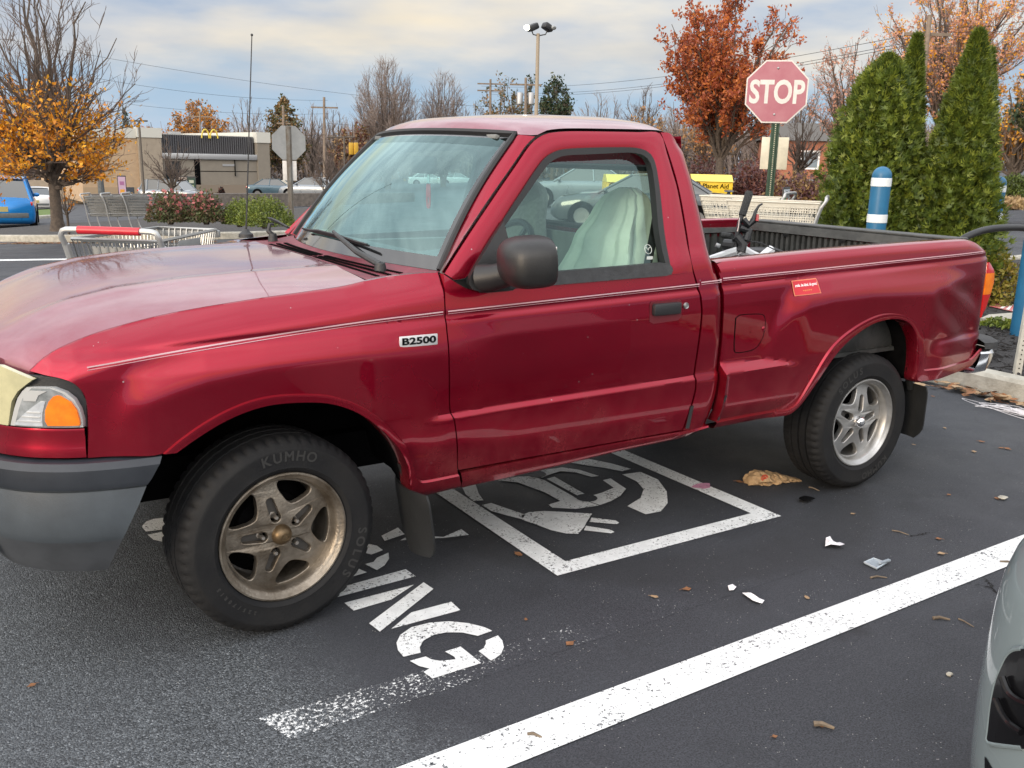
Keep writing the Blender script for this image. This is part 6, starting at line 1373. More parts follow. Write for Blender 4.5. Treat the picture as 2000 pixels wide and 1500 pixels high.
# ================================================================== BACKGROUND
def bezier(p0, p1, p2, n):
    t = np.linspace(0, 1, n+1)[:, None]; return (1-t)**2*p0+2*t*(1-t)*p1+t*t*p2
def tree(name, label, loc, H, trunk_h, trunk_r, prof, nl, n2, n3, seed, leaf=None, mats=None, group=None, upright=.5, twig_r=.012, cat='tree', multi=1, lift=.0, spread0=.0, fork_hi=.0, he0=.35):
    """trunk and limbs in one part, twigs and leaves in the crown. prof: (height fraction of crown, radius in metres)."""
    rng = np.random.default_rng(seed); t = thing(name, label, cat, loc, 0, group)
    rad_ = lambda h: np.interp(h, [p[0] for p in prof], [p[1] for p in prof])
    wood = MB(); Hc = H-trunk_h; limbs = []
    for q in range(multi):
        a = 6.28*q/multi; fx, fy = (0, 0) if multi == 1 else (.25*math.cos(a), .25*math.sin(a))
        wood.tube([(fx*.3, fy*.3, -.15), (fx*.4, fy*.4, .08), (fx*.6, fy*.6, trunk_h*.5), (fx, fy, trunk_h*1.02)], [trunk_r*1.5, trunk_r*1.1, trunk_r, trunk_r*.92], 12)
    A, B, RA, RB = [], [], [], []
    def clip(p):
        h = np.clip((p[2]-trunk_h)/Hc, 0, 1); r = math.hypot(p[0], p[1]); m_ = rad_(h)
        if r > m_ > 0: p[0] *= m_/r; p[1] *= m_/r
        p[2] = min(p[2], H); return p
    ga = 2.39996
    for i in range(nl):
        he = he0+(1-he0)*((i+.5)/nl); ang = i*ga+rng.uniform(-.3, .3)+seed; rr = rad_(he)*math.sqrt(rng.uniform(.25, 1)) if he < .93 else rad_(he)*rng.uniform(0, .6)
        e = np.array([rr*math.cos(ang), rr*math.sin(ang), trunk_h+Hc*he]); s = np.array([0, 0, trunk_h*rng.uniform(.80, 1.0)+fork_hi*Hc*rng.random()])
        if multi > 1: qa = 6.28*(i % multi)/multi; s[:2] = [.25*math.cos(qa), .25*math.sin(qa)]
        c_ = s+(e-s)*np.array([1-upright, 1-upright, upright])*.8+rng.normal(size=3)*.04*Hc*.5
        pl = bezier(s, c_, e, 9); pl[1:-1] += rng.normal(size=(8, 3))*.012*Hc; r0 = trunk_r*rng.uniform(.32, .55)*(1.2 if he > .8 else 1); rs = np.linspace(r0, max(twig_r*1.3, r0*.14), 10)
        wood.tube([Vector(p) for p in pl], list(rs), 6); limbs.append((pl, rs))
    tips = []; ends = []
    for pl, rs in limbs:
        for j in range(n2):
            s = rng.uniform(.22, .98); k = s*9; i0 = min(8, int(k)); p = pl[i0]+(pl[i0+1]-pl[i0])*(k-i0); tg_ = pl[i0+1]-pl[i0]; tg_ = tg_/np.linalg.norm(tg_)
            o = np.array([p[0], p[1], 0]); o = o/(np.linalg.norm(o)+1e-6); d = tg_*.75+o*.35+unit(1, rng)[0]*.75+np.array([0, 0, .35+lift]); d /= np.linalg.norm(d)
            L_ = Hc*rng.uniform(.14, .30)*(1.15-.6*s); e = clip(p+d*L_); mid = (p+e)/2+rng.normal(size=3)*L_*.06-np.array([0, 0, .03*L_]); r0 = rs[i0]*.45
            for a, b, ra, rb in ((p, mid, r0, r0*.7), (mid, e, r0*.7, max(twig_r*.7, r0*.3))): A.append(a); B.append(b); RA.append(ra); RB.append(rb)
            tips.append((p, mid, e, r0))
    for p, mid, e, r0 in tips:
        for j in range(n3):
            s = rng.uniform(.15, 1); q = p+(mid-p)*s*2 if s < .5 else mid+(e-mid)*(s-.5)*2; d = (e-p); L0_ = np.linalg.norm(d)+1e-6; d = d/L0_*.8+unit(1, rng)[0]*.7+np.array([0, 0, .25+lift]); d /= np.linalg.norm(d); L_ = L0_*rng.uniform(.3, .75)
            f_ = q+d*L_; m_ = (q+f_)/2+rng.normal(size=3)*L_*.07
            A += [q, m_]; B += [m_, f_]; RA += [twig_r, twig_r*.75]; RB += [twig_r*.75, twig_r*.45]; ends.append((q, f_))
    recalc_ = wood.build('trunk', M_bark, t)
    v, f = rods(A, B, RA, RB); parts = [(v, f, 0)]; ml = [mats[0] if mats else M_twig]
    if leaf:
        ms, cnt, ls, fn = leaf; E_ = np.array([x[0] for x in ends]); F_ = np.array([x[1] for x in ends]); idx = rng.integers(0, len(E_), cnt*3); s = rng.uniform(.2, 1.08, (cnt*3, 1)); P = E_[idx]+(F_[idx]-E_[idx])*s+rng.normal(size=(cnt*3, 3))*ls*.9
        if fn is not None:
            h = np.clip((P[:, 2]-trunk_h)/Hc, 0, 1); keep = rng.random(len(P)) < fn(h, P); P = P[keep]
        P = P[:cnt]; n = len(P); d = unit(n, rng)-np.array([[0, 0, .35]]); d /= np.linalg.norm(d, axis=1, keepdims=True); u = np.cross(d, unit(n, rng)); u /= np.linalg.norm(u, axis=1, keepdims=True)+1e-9; sz = rng.uniform(.6, 1.25, (n, 1))*ls
        cm = rng.integers(0, len(ms), n)
        for k in range(len(ms)):
            sl = cm == k; v, f = quads('', P[sl], (d*sz)[sl], (u*sz*.55)[sl], None); parts.append((v, f, k+1))
        ml += list(ms)
    npmesh('crown', parts, ml, t); return t
def mpx(D): return D/FPX
def tree_at(px, D, ytop, **k):
    L_ = foot(px, D); H = at(px, ytop, D).z-L_.z; return L_, H
# ---- the orange island tree (left) and the red tree (right)
O1 = leafmat('orange_leaf', (.80, .33, .02), (.52, .18, .015), 1.5, trans=.35); O2 = leafmat('gold_orange_leaf', (.90, .48, .03), (.66, .28, .02), 1.5, trans=.35)
R1 = leafmat('rust_leaf', (.42, .10, .04), (.26, .065, .035), 1.2, trans=.3); R2 = leafmat('orange_red_leaf', (.62, .20, .04), (.36, .10, .035), 1.2, trans=.3)
D_ = 19.5; L0 = foot(100, D_); L0.z = at(108, 440, D_).z; H = at(90, -60, D_).z-L0.z; k_ = mpx(D_)
tree('street_tree', 'young tree with bare upper limbs and orange leaves on its lower crown', L0, H, at(100, 362, D_).z-L0.z, .115, [(0, 105*k_), (.12, 135*k_), (.3, 165*k_), (.55, 180*k_), (.8, 165*k_), (1, 90*k_)], 38, 12, 4, 7,
     leaf=((O1, O2), 7000, .050, lambda h, P: np.clip(1.40-h*2.8, 0, 1)*np.clip(1.5-np.hypot(P[:, 0], P[:, 1])/(122*k_)*.9, 0, 1)), upright=.56, twig_r=.0065, lift=.12, fork_hi=.10, he0=.01)
L0 = gnd(1407, 372); D_ = 39; L0 = foot(1407, 39); H = at(1420, -8, 39).z-L0.z
tree('street_tree', 'round red and orange leaved tree left of the STOP sign', L0, H, at(1407, 300, 39).z-L0.z, .17, [(0, .9), (.15, 2.0), (.35, 2.75), (.6, 3.0), (.8, 2.6), (1, 1.2)], 26, 12, 4, 12,
     leaf=((R1, R2), 24000, .085, lambda h, P: np.where(P[:, 0]*_r.x+P[:, 1]*_r.y > .8, .35, 1.0)*np.clip(1.25-h*.6, .2, 1)), upright=.5, twig_r=.010, lift=.15)
# ---- far trees
BR1 = leafmat('tan_leaf', (.42, .21, .07), (.26, .13, .045), .8); BR2 = leafmat('brown_leaf', (.30, .18, .07), (.19, .12, .05), .8); OL1 = leafmat('olive_needle', (.10, .105, .04), (.055, .06, .025), .8); OL2 = leafmat('dark_needle', (.035, .065, .03), (.02, .04, .02), .8); PK = leafmat('pinkish_leaf', (.66, .36, .25), (.50, .25, .17), .8); RBL = leafmat('maroon_leaf', (.16, .05, .03), (.09, .035, .025), .6)
GR = 'trees along the far roadside'
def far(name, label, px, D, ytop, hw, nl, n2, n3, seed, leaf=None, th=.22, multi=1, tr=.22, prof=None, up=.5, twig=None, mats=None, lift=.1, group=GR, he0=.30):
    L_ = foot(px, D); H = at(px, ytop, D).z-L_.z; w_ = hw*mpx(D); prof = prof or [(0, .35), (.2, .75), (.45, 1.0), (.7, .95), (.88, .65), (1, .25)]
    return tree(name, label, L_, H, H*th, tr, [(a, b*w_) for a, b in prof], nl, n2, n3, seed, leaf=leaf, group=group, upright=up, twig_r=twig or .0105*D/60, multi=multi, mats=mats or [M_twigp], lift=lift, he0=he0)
rnd = [(0, .55), (.2, .92), (.45, 1.0), (.7, .92), (.88, .62), (1, .2)]
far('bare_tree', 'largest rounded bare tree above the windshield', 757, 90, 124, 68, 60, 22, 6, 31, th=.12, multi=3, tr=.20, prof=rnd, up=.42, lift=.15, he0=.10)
far('bare_tree', 'smaller rounded bare tree right of the largest one', 866, 92, 146, 48, 46, 20, 6, 32, th=.12, multi=2, tr=.18, prof=rnd, up=.42, lift=.15, he0=.10)
far('autumn_tree', 'round orange brown tree rising above the restaurant roof', 388, 105, 200, 62, 40, 14, 4, 33, leaf=((BR1, BR2, O1), 9000, .20, None), th=.12, prof=rnd, he0=.05, up=.42)
far('autumn_tree', 'low tan tree left of the orange brown tree', 300, 105, 236, 30, 12, 9, 4, 34, leaf=((BR1, PK), 900, .2, None), th=.15)
far('evergreen_tree', 'olive green evergreen behind the back of the grey sign', 556, 95, 196, 52, 18, 12, 4, 35, leaf=((OL1, BR2), 7000, .18, None), th=.12, prof=[(0, .8), (.3, 1), (.6, .75), (.85, .4), (1, .08)])
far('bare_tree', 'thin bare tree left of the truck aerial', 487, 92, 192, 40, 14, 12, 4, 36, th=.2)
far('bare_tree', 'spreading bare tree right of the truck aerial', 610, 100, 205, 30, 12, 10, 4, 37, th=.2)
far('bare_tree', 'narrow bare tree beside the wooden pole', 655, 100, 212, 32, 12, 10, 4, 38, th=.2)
far('autumn_tree', 'low dark red tree just left of the windshield', 690, 85, 236, 44, 14, 10, 4, 39, leaf=((RBL, BR2), 2600, .17, None), th=.1, prof=rnd)
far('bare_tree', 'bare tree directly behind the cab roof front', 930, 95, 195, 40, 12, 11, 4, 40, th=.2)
far('mixed_tree', 'brown olive tree left of the lamp post', 985, 90, 150, 58, 18, 12, 4, 41, leaf=((BR2, OL1), 3000, .16, None), th=.15)
far('pine_tree', 'dark green pine right behind the lamp post', 1080, 88, 160, 36, 16, 12, 4, 42, leaf=((OL2, OL2, OL1), 7000, .17, None), th=.25, prof=[(0, .8), (.3, 1), (.6, .9), (.85, .6), (1, .2)])
far('pine_tree', 'tall narrow dark conifer left of the lamp post', 1030, 96, 140, 14, 10, 10, 4, 43, leaf=((OL2,), 900, .16, None), th=.1, prof=[(0, 1), (.5, .8), (1, .1)])
far('spruce_tree', 'small pointed dark spruce behind the restaurant left end', 250, 120, 216, 24, 14, 10, 4, 44, leaf=((OL2,), 1500, .2, None), th=.05, prof=[(0, 1), (.4, .7), (.8, .3), (1, .05)])
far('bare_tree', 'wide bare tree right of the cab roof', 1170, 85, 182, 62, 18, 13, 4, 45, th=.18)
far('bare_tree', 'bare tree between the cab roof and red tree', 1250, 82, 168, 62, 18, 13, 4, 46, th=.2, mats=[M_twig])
far('autumn_tree', 'low tan tree just left of the red tree', 1262, 70, 212, 45, 12, 10, 4, 47, leaf=((BR1, BR2), 1100, .13, None), th=.15)
far('autumn_tree', 'large pale pink leaved tree behind the evergreens', 1840, 46, -70, 175, 30, 13, 5, 48, leaf=((PK, PK, O2), 15000, .075, lambda h, P: np.clip(.35+.65*np.sin(P[:, 0]*.9+P[:, 2]*.8)**2, 0, 1)), th=.30, tr=.26, twig=.012)
far('autumn_tree', 'pinkish bare crowned tree left of the evergreens', 1655, 52, 78, 100, 24, 13, 5, 49, leaf=((PK,), 4000, .08, None), th=.25, tr=.24, twig=.012)
far('autumn_tree', 'orange brown tree at the right edge behind the hedge', 1985, 42, 150, 75, 18, 12, 4, 50, leaf=((BR1, O2, BR2), 4200, .10, None), th=.12, twig=.012)
far('bare_tree', 'bare branches entering at the top right corner', 2075, 30, -160, 130, 16, 12, 4, 51, th=.3, tr=.22, twig=.009)
far('pine_tree', 'dark pine bough at the right edge above the evergreens', 2040, 27, 85, 72, 12, 11, 4, 52, leaf=((OL2, OL1), 2600, .09, None), th=.35, prof=[(0, .9), (.3, 1), (.7, .6), (1, .1)])
far('bare_tree', 'small leafless tree in front of the restaurant wall', 332, 58, 268, 58, 14, 11, 4, 53, th=.28, tr=.11, mats=[M_twig], group=None, lift=0)
far('sapling', 'slender sapling right behind the orange tree trunk', 121, 22, 330, 30, 7, 6, 3, 54, th=.35, tr=.03, mats=[M_twig], group=None, leaf=((O1,), 60, .05, None))
far('bare_tree', 'twisted bare tree in front of the brick house', 1562, 48, 205, 62, 14, 12, 4, 55, th=.25, tr=.15, multi=2, mats=[M_twig])
far('bare_tree', 'bare scrubby tree beside the restaurant right end', 640, 60, 268, 48, 14, 11, 4, 56, th=.1, multi=3, tr=.08, mats=[M_twig])
wood = (('autumn_tree', 1380, 75, 200, 60), ('bare_tree', 1330, 90, 190, 50), ('bare_tree', 1490, 80, 195, 55), ('bare_tree', 430, 115, 222, 40), ('bare_tree', 200, 120, 225, 40), ('bare_tree', 1560, 85, 150, 60))
for i, (nm, px, D, yt, hw) in enumerate(wood):
    far(nm, ['tan tree half hidden behind the red tree', 'grey bare tree behind the red tree left side', 'grey bare tree behind the STOP sign', 'faint bare tree behind the roof screen', 'faint bare tree behind the orange leaves', 'tall grey bare tree right of the STOP sign'][i], px, D, yt, hw, 14, 11, 4, 60+i, leaf=((BR1,), 900, .15, None) if nm == 'autumn_tree' else None, th=.2)
# distant woods as one mass
rng = np.random.default_rng(5); A, B, RA, RB = [], [], [], []
for i in range(5200):
    px = rng.uniform(-100, 2100); D = rng.uniform(112, 135); p = foot(px, D); h = at(px, interp(px, [0, 250, 420, 700, 1000, 1300, 2000], [262, 265, 258, 250, 245, 240, 240])+rng.normal()*9, D).z-p.z; x, y = p.x, p.y
    b0 = np.array([x, y, p.z]); t_ = b0+np.array([rng.normal()*1.0, rng.normal()*1.0, h*rng.uniform(.5, 1)]); A.append(b0+(t_-b0)*rng.uniform(0, .4)); B.append(t_); RA.append(.09); RB.append(.03)
    for k in range(2): e = t_+np.array([rng.normal()*1.1, rng.normal()*1.1, rng.uniform(-.5, 1.0)]); A.append(t_*.6+b0*.4+np.array([0, 0, 0])); B.append(e); RA.append(.05); RB.append(.02)
v, f = rods(A, B, RA, RB); n = 9000; px = rng.uniform(-100, 2100, n); P = np.array([list(foot(q, rng.uniform(113, 136))) for q in px]); P[:, 2] += rng.random(n)**1.3*np.array([max(1.5, at(q, interp(q, [0, 420, 1000, 2000], [272, 266, 256, 252]), 122).z-foot(q, 122).z) for q in px]); d = unit(n, rng)*.38; u = np.cross(d, unit(n, rng))
vq, fq = quads('', P, d, u*.6, None); tag(npmesh('distant_woods', [(v, f, 0), (vq[:len(vq)//2//4*4], fq[:len(fq)//2], 1), (vq, fq[len(fq)//2:], 2)], [M_twigp, BR2, leafmat('grey_thicket', (.20, .155, .135), (.13, .10, .09), .5)]), kind='stuff')
# ---- shrubs
RG1 = leafmat('rose_leaf', (.12, .15, .05), (.06, .075, .03), 4); RG2 = leafmat('rose_leaf_red', (.16, .10, .055), (.08, .065, .035), 4); PKF = leafmat('pink_petal', (.50, .17, .17), (.38, .12, .12), 5)
BX1 = leafmat('boxwood_leaf', (.15, .20, .03), (.06, .09, .018), 5); BX2 = leafmat('boxwood_tip', (.24, .28, .045), (.11, .15, .025), 5); DK = leafmat('dark_shrub_leaf', (.03, .025, .022), (.016, .014, .013), 5); PU = leafmat('purple_twig_leaf', (.13, .055, .06), (.075, .035, .04), 3)
def bush(name, label, px, ybase, D, hw, ytop, seed, n, ls, mats, **k):
    L_ = foot(px, D); zb_ = at(px, ybase, D).z; L_.z = min(L_.z, zb_) if k.pop('drop', False) else zb_; return shrub(name, label, 'shrub', L_, hw*mpx(D), at(px, ytop, D).z-L_.z, seed, n, ls, mats, **k)
bush('rose_bush', 'left rose bush with pink blooms beside the nested carts', 325, 436, 19, 44, 372, 71, 3400, .035, (RG1, RG2), flower=(PKF, .10, .045), shell=.5)
bush('rose_bush', 'right dark rose bush with pink blooms beside the round boxwood', 396, 436, 19, 38, 374, 72, 3400, .035, (RG1, RG2), flower=(PKF, .08, .045), shell=.5)
bush('boxwood', 'large rounded boxwood in front of the grey sign back', 512, 444, 18.5, 53, 386, 73, 7000, .025, (BX1, BX2), shell=.85); bush('boxwood', 'smaller rounded boxwood left of the large one', 462, 441, 19.2, 34, 392, 74, 4200, .025, (BX1, BX2), shell=.85)
bush('shrub', 'light green shrub at the restaurant right corner', 513, 381, 70, 13, 354, 75, 1200, .10, (BX1, BX2)); bush('shrub', 'small dark red shrub against the restaurant wall', 429, 383, 71, 7, 366, 76, 500, .10, (DK, RBL)); bush('shrub', 'dark brown shrub left of the light green one', 491, 381, 71, 8, 365, 77, 500, .10, (DK, RBL))
for i, (px, yb, D, hw, yt, n) in enumerate(((1480, 390, 33, 60, 308, 3600), (1570, 392, 30, 62, 335, 2600), (1630, 385, 40, 40, 318, 1600), (1380, 372, 44, 45, 300, 2000))):
    bush('thicket_shrub', ['purple brown leafless thicket behind the STOP sign post', 'low brown thicket below the guard rail', 'purple thicket beside the left evergreen', 'maroon thicket behind the yellow bin'][i], px, yb, D, hw, yt, 80+i, n, .075, (PU, RBL if i != 1 else BR2), shell=.35)
bush('hedge', 'clipped dark green hedge at the right edge', 1990, 388, 22, 34, 342, 90, 5200, .035, (leafmat('hedge_leaf', (.06, .085, .018), (.03, .045, .012), 5), BX1), shell=.85); bush('grass_clump', 'pale dry ornamental grass below the clipped hedge', 1990, 407, 21, 36, 386, 91, 1500, .07, (leafmat('straw', (.50, .36, .18), (.32, .22, .11), 5), leafmat('straw_dark', (.36, .24, .12), (.22, .15, .08), 5)), stems=False)
# leaf covered bank on the right
M_bank = mat('leaf_bank', (.22, .12, .065), .9, c2=(.10, .065, .03), vs=5, bump=.6, bs=14, world_pos=True)
Bk = []
for i in range(25):
    px = 1425+ (2250-1425)*i/24; r0 = []
    for k, (D, py) in enumerate(((27, 404), (31, 392), (36, 378), (41, 369), (48, 363), (75, 352))): p = at(px, py+(px-1500)*.012, D); r0.append(p+Vector((0, 0, .04*math.sin(i*1.7+k))))
    Bk.append(r0)
m = MB(); m.grid(Bk); tag(fixup(m.build('bank_terrain', M_bank)), kind='structure')
# ---- restaurant
M_tan = mat('render_tan', (.30, .255, .20), .85, var=.08, vs=2, world_pos=True); M_tand = mat('render_grey_tan', (.205, .185, .155), .85, var=.06, vs=2, world_pos=True); M_cream = mat('cornice_cream', (.50, .50, .46), .6); M_screen = mat('roof_screen', (.085, .085, .092), .5, .2); M_ledge = mat('metal_ledge', (.36, .37, .38), .4, .4); M_brick_tan = mat('base_course', (.20, .165, .13), .85)
A0 = foot(272, 72); A1 = foot(527, 78); zb_ = at(272, 388, 72).z-.3; hh = at(272, 249, 72).z-zb_
bd_ = thing('restaurant', 'low tan fast food restaurant with grey roof screen and yellow arches', 'building', (A0.x, A0.y, zb_)); ex = Vector((A1.x-A0.x, A1.y-A0.y, 0)); Lw = ex.length; ex.normalize(); ey = Vector((-ex.y, ex.x, 0)); bd_.rotation_euler = (0, 0, math.atan2(ex.y, ex.x))
def bbox(name, x0, x1, y0, y1, z0, z1, m_, par=bd_, bev=0): m = MB(); m.box(((x0+x1)/2, (y0+y1)/2, (z0+z1)/2), (x1-x0, y1-y0, z1-z0), bev=bev); return m.build(name, m_, par, smooth=bool(bev))
pxx = lambda px: Lw*(px-272)/255*(1+.06*(527-px)/255*-1) if px > 272 else Lw*(px-272)/255
bt_h = hh; k_ = hh/139
bbox('wall', 0, 1.75, 0, 22, 0, hh-18*k_*1.0, M_tan); bbox('wall', 1.75, Lw-1.05, .25, 22, 0, hh-48*k_, M_tand); bbox('wall', Lw-1.05, Lw, 0, 22, 0, hh-22*k_, M_tand)
bbox('side_wall', -4.2, -.004, .3, 18, 0, hh-20*k_, mat('sunlit_tan_boards', (.42, .30, .19), .85, var=.1, vs=3))  # orange of the low sun painted into the boards' colour
bbox('cornice', -.08, 1.80, -.08, 22, hh-18*k_, hh, M_cream); bbox('cornice', Lw-1.10, Lw+.08, -.08, 22, hh-22*k_+.002, hh-1*k_, M_cream); bbox('cornice', -4.25, -.085, .22, 18, hh-20*k_+.002, hh-1.5*k_, M_cream)
sc_ = MB(); n = 42; r0 = []; r1 = []
for i in range(n):
    x = lerp(1.9, Lw-1.15, i/n)
    for q, dy in ((0, 0), (.5, 0), (.5, .14), (1, .14)): r0.append(Vector((x+q*(Lw-3)/n, .55+dy, hh-46*k_))); r1.append(Vector((x+q*(Lw-3)/n, .55+dy, hh-11*k_)))
sc_.grid([r0, r1]); sc_.build('roof_screen', M_screen, bd_, smooth=False)
bbox('parapet_ledge', 1.75, Lw-1.05, .05, .5, hh-57*k_, hh-46*k_, M_ledge, bev=.05)
bbox('base_course', -.02, Lw+.02, -.02, .2, 0, hh*.235, M_brick_tan); bbox('wall_joint', 1.8, Lw-1.1, .235, .248, hh*.42, hh*.43, M_dark); bbox('window', 2.0, 3.2, .24, .26, hh*.22, hh*.56, M_cglass); bbox('window', 4.3, 4.75, .23, .249, hh*.2, hh*.62, M_dark); bbox('service_pipe', 7.6, 7.66, .15, .24, hh*.36, hh*.60, M_dark); bbox('wall_vent', 6.6, 7.6, .2, .245, hh*.50, hh*.53, M_ledge)
bbox('base_course', -4.22, -.022, .27, .31, 0, hh*.2, mat('lit_base', (.34, .25, .16), .85))  # sunlit copy of the base course, the warm light put in its colour
ar = MB()
for cx in (5.35, 6.05):
    pts = [Vector((cx+.30*math.cos(R(a)), .3, hh-16*k_+.85*math.sin(R(a))*.8)) for a in range(0, 181, 10)]; ar.tube(pts, .06, 6)
ar.build('arches_sign', mat('arch_yellow', (.62, .48, .06), .4), bd_)
bbox('roof', -4, Lw, .7, 20, hh-14*k_, hh-11*k_+.05, M_cream); bbox('roof_unit', 3.4, 4.2, 3, 4, hh-13*k_, hh-4*k_, M_ledge)
def board(px, D, y0, y1, wpx, label, face, name='menu_board', items=()):
    L_ = foot(px, D); zb_ = min(L_.z, at(px, y1, D).z)-.02; L_.z = zb_; t = thing(name, label, 'sign board', L_, face_to(L_)); z0, z1, w_ = 0, at(px, y0, D).z-zb_, wpx*mpx(D)
    m = MB(); m.box((0, .06, (z0+z1)/2), (w_, .1, z1-z0), bev=.02); m.build('housing', M_black, t)
    m = MB(); m.box((0, .002, z0+(z1-z0)*.58), (w_*.84, .02, (z1-z0)*.76)); q = m.build('poster', face, t, smooth=False)
    for (x, z, a, b, c_) in items: m = MB(); m.box((x*w_, -.012, z*(z1-z0)), (a*w_, .01, b*(z1-z0))); m.build('poster_print', mat('print', c_, .5), q, smooth=False)
    return t, w_, z1
board(234, 60, 343, 376, 16, 'tall colourful poster board by the restaurant left corner', mat('poster_pink', (.45, .32, .42), .5), items=((0, .45, .5, .2, (.6, .28, .03)), (0, .75, .5, .12, (.30, .12, .25)), (.05, .3, .45, .12, (.5, .12, .06))))
t, w_, z1 = board(250, 58, 366, 386, 14, 'small dark sign with a yellow arch mark beside the poster board', mat('sign_dark', (.035, .045, .06), .5)); m = MB()
for s in (-1, 1): m.tube([Vector((s*.07+.055*math.cos(R(a)), -.02, z1*.62+.13*math.sin(R(a)))) for a in range(0, 181, 20)], .012, 5)
m.build('arch_mark', mat('mark_gold', (.5, .30, .08), .5), t)
board(355, 68, 344, 384, 19, 'left menu board of pictures behind the grey car', mat('menu_white', (.40, .34, .30), .5), items=((-.2, .8, .3, .15, (.4, .08, .05)), (.2, .75, .3, .15, (.35, .15, .06)), (0, .55, .7, .1, (.3, .08, .05)))); board(371, 68, 345, 384, 17, 'right dark green menu board behind the grey car', mat('menu_green', (.03, .06, .045), .5), items=((0, .8, .5, .12, (.4, .42, .35)), (0, .6, .5, .12, (.3, .35, .2))))
m = MB(); L0 = foot(150, 76); dv = thing('garden_wall', 'low tan wall left of the restaurant', 'wall', (L0.x, L0.y, L0.z), R(-12)); m.box((0, 0, .9), (9, .3, 1.9)); m.build('wall_panel', M_tan, dv, smooth=False)
L0 = gnd(500, 402); rw_ = thing('retaining_wall', 'long low grey stone wall in front of the restaurant', 'wall', foot(520, 44), math.atan2(ex.y, ex.x)); rw_.location.z = at(520, 404, 44).z; m = MB(); m.box((0, 0, .3), (16, .4, .62)); m.build('wall_panel', mat('stone_wall', (.15, .135, .12), .9, c2=(.08, .07, .065), vs=5, bump=.6, bs=9), rw_, smooth=False)
# ---- lamps and poles
M_polew = mat('weathered_wood', (.22, .17, .13), .9, c2=(.14, .11, .085), vs=4); M_pole = mat('bronze_pole', (.10, .085, .07), .5, .4); M_polet = mat('tan_pole', (.26, .21, .15), .5)
def post(px, D, ytop, r, label, cat, name, m_, pxtop=None, ybase=None):
    L_ = foot(px, D); tp = at(pxtop or px, ytop, D)-L_; t = thing(name, label, cat, L_); m = MB(); m.tube([(0, 0, -.3), tp], [r, r*.75], 10); m.build('pole', m_, t); return t, tp
lt, tp = post(1046, 30, 66, .075, 'tall tan lamp post with two floodlights, one of them lit', 'street lamp', 'street_lamp', M_polet, 1051)
cr = Vector(RT); m = MB(); m.tube([tp+cr*-.22+Vector((0, 0, .12)), tp+cr*-.16-Vector((0, 0, .02)), tp-Vector((0, 0, .06)), tp+cr*.24-Vector((0, 0, .02)), tp+cr*.32+Vector((0, 0, .14))], .022, 6); m.build('bracket', M_black, lt)
for s, lit in ((-1, 1), (1, 0)):
    c = tp+cr*(.30*s if s > 0 else -.18)+Vector((0, 0, .20)); m = MB(); m.box((0, 0, 0), (.34, .30, .20), Matrix.Rotation(R(25*s), 3, 'Y'), bev=.05); m.xf(Matrix.Translation(c)); ho = m.build('floodlight', M_black, lt)
    m = MB(); m.ball(c+cr*(.19*s)*(1.0)-Vector((0, 0, .03))-FW*.06, (.10, .10, .08), 12, 8); m.build('lamp_glass', mat('lit_lamp', (1, .93, .72), .4, emit=14) if lit else M_clear, ho)
lt, tp = post(276, 55, 236, .09, 'dark parking lot lamp post in front of the restaurant corner', 'street lamp', 'street_lamp', M_pole, 271); m = MB(); m.box(tp+cr*-.26, (.5, .25, .09), bev=.03); m.box(tp+cr*.26, (.5, .25, .09), bev=.03); m.build('lamp_head', M_pole, lt)
lt, tp = post(193, 40, 318, .16, 'thick dark post behind the orange tree', 'post', 'lot_post', M_grey)
def upole(px, D, ytop, label, r=.13, pxtop=None, arms=((.5, 1.2),), can=0):
    t, tp = post(px, D, ytop, r, label, 'utility pole', 'utility_pole', M_polew, pxtop)
    for dz, w_ in arms: m = MB(); m.box(tp-Vector((0, 0, dz)), (w_*2, .12, .12), Matrix.Rotation(-YAW, 3, 'Z')); m.build('crossarm', M_polew, t)
    for i in range(can):
        m = MB(); c = tp-Vector((0, 0, 1.5))+cr*(.42*(-1 if i == 0 else 1)); m.lathe([(0, .45), (.2, .44), (.24, .38), (.24, -.4), (.2, -.45), (0, -.45)], 16, Matrix.Translation(c)); m.build('transformer', M_ledge, t)
    return Vector(t.location)+tp
U = [upole(632, 75, 190, 'wooden utility pole with a crossarm right of the grey sign back', arms=((.8, 1.1),), pxtop=633), upole(553, 80, 206, 'pale utility pole rising straight above the grey sign back', arms=((1.5, .6),)), upole(958, 85, 155, 'lattice like pole among trees behind the cab roof', arms=((.4, 1.2), (1.0, 1.2))),
     upole(1027, 70, 152, 'utility pole with two transformers left of the lamp post', can=2), upole(1789, 36, 30, 'leaning utility pole with a transformer between the evergreens', r=.12, pxtop=1816, can=1, arms=((.7, .9),)), upole(390, 95, 218, 'thin pole in front of the orange brown tree', r=.10), upole(1625, 55, 205, 'thin wooden pole left of the evergreens', r=.1, pxtop=1640, arms=((.3, .7),))]
def wire(a, b, sag, label, r=.018):
    pts = [a.lerp(b, i/24)-Vector((0, 0, sag*4*(i/24)*(1-i/24))) for i in range(25)]; c = pts[12]; m = MB(); m.tube(pts, r, 4); tag(m.build('overhead_wire', M_rubber, origin=c), label, 'wire', 'overhead wires')
WL = 'thin dark overhead wire sagging across the sky'
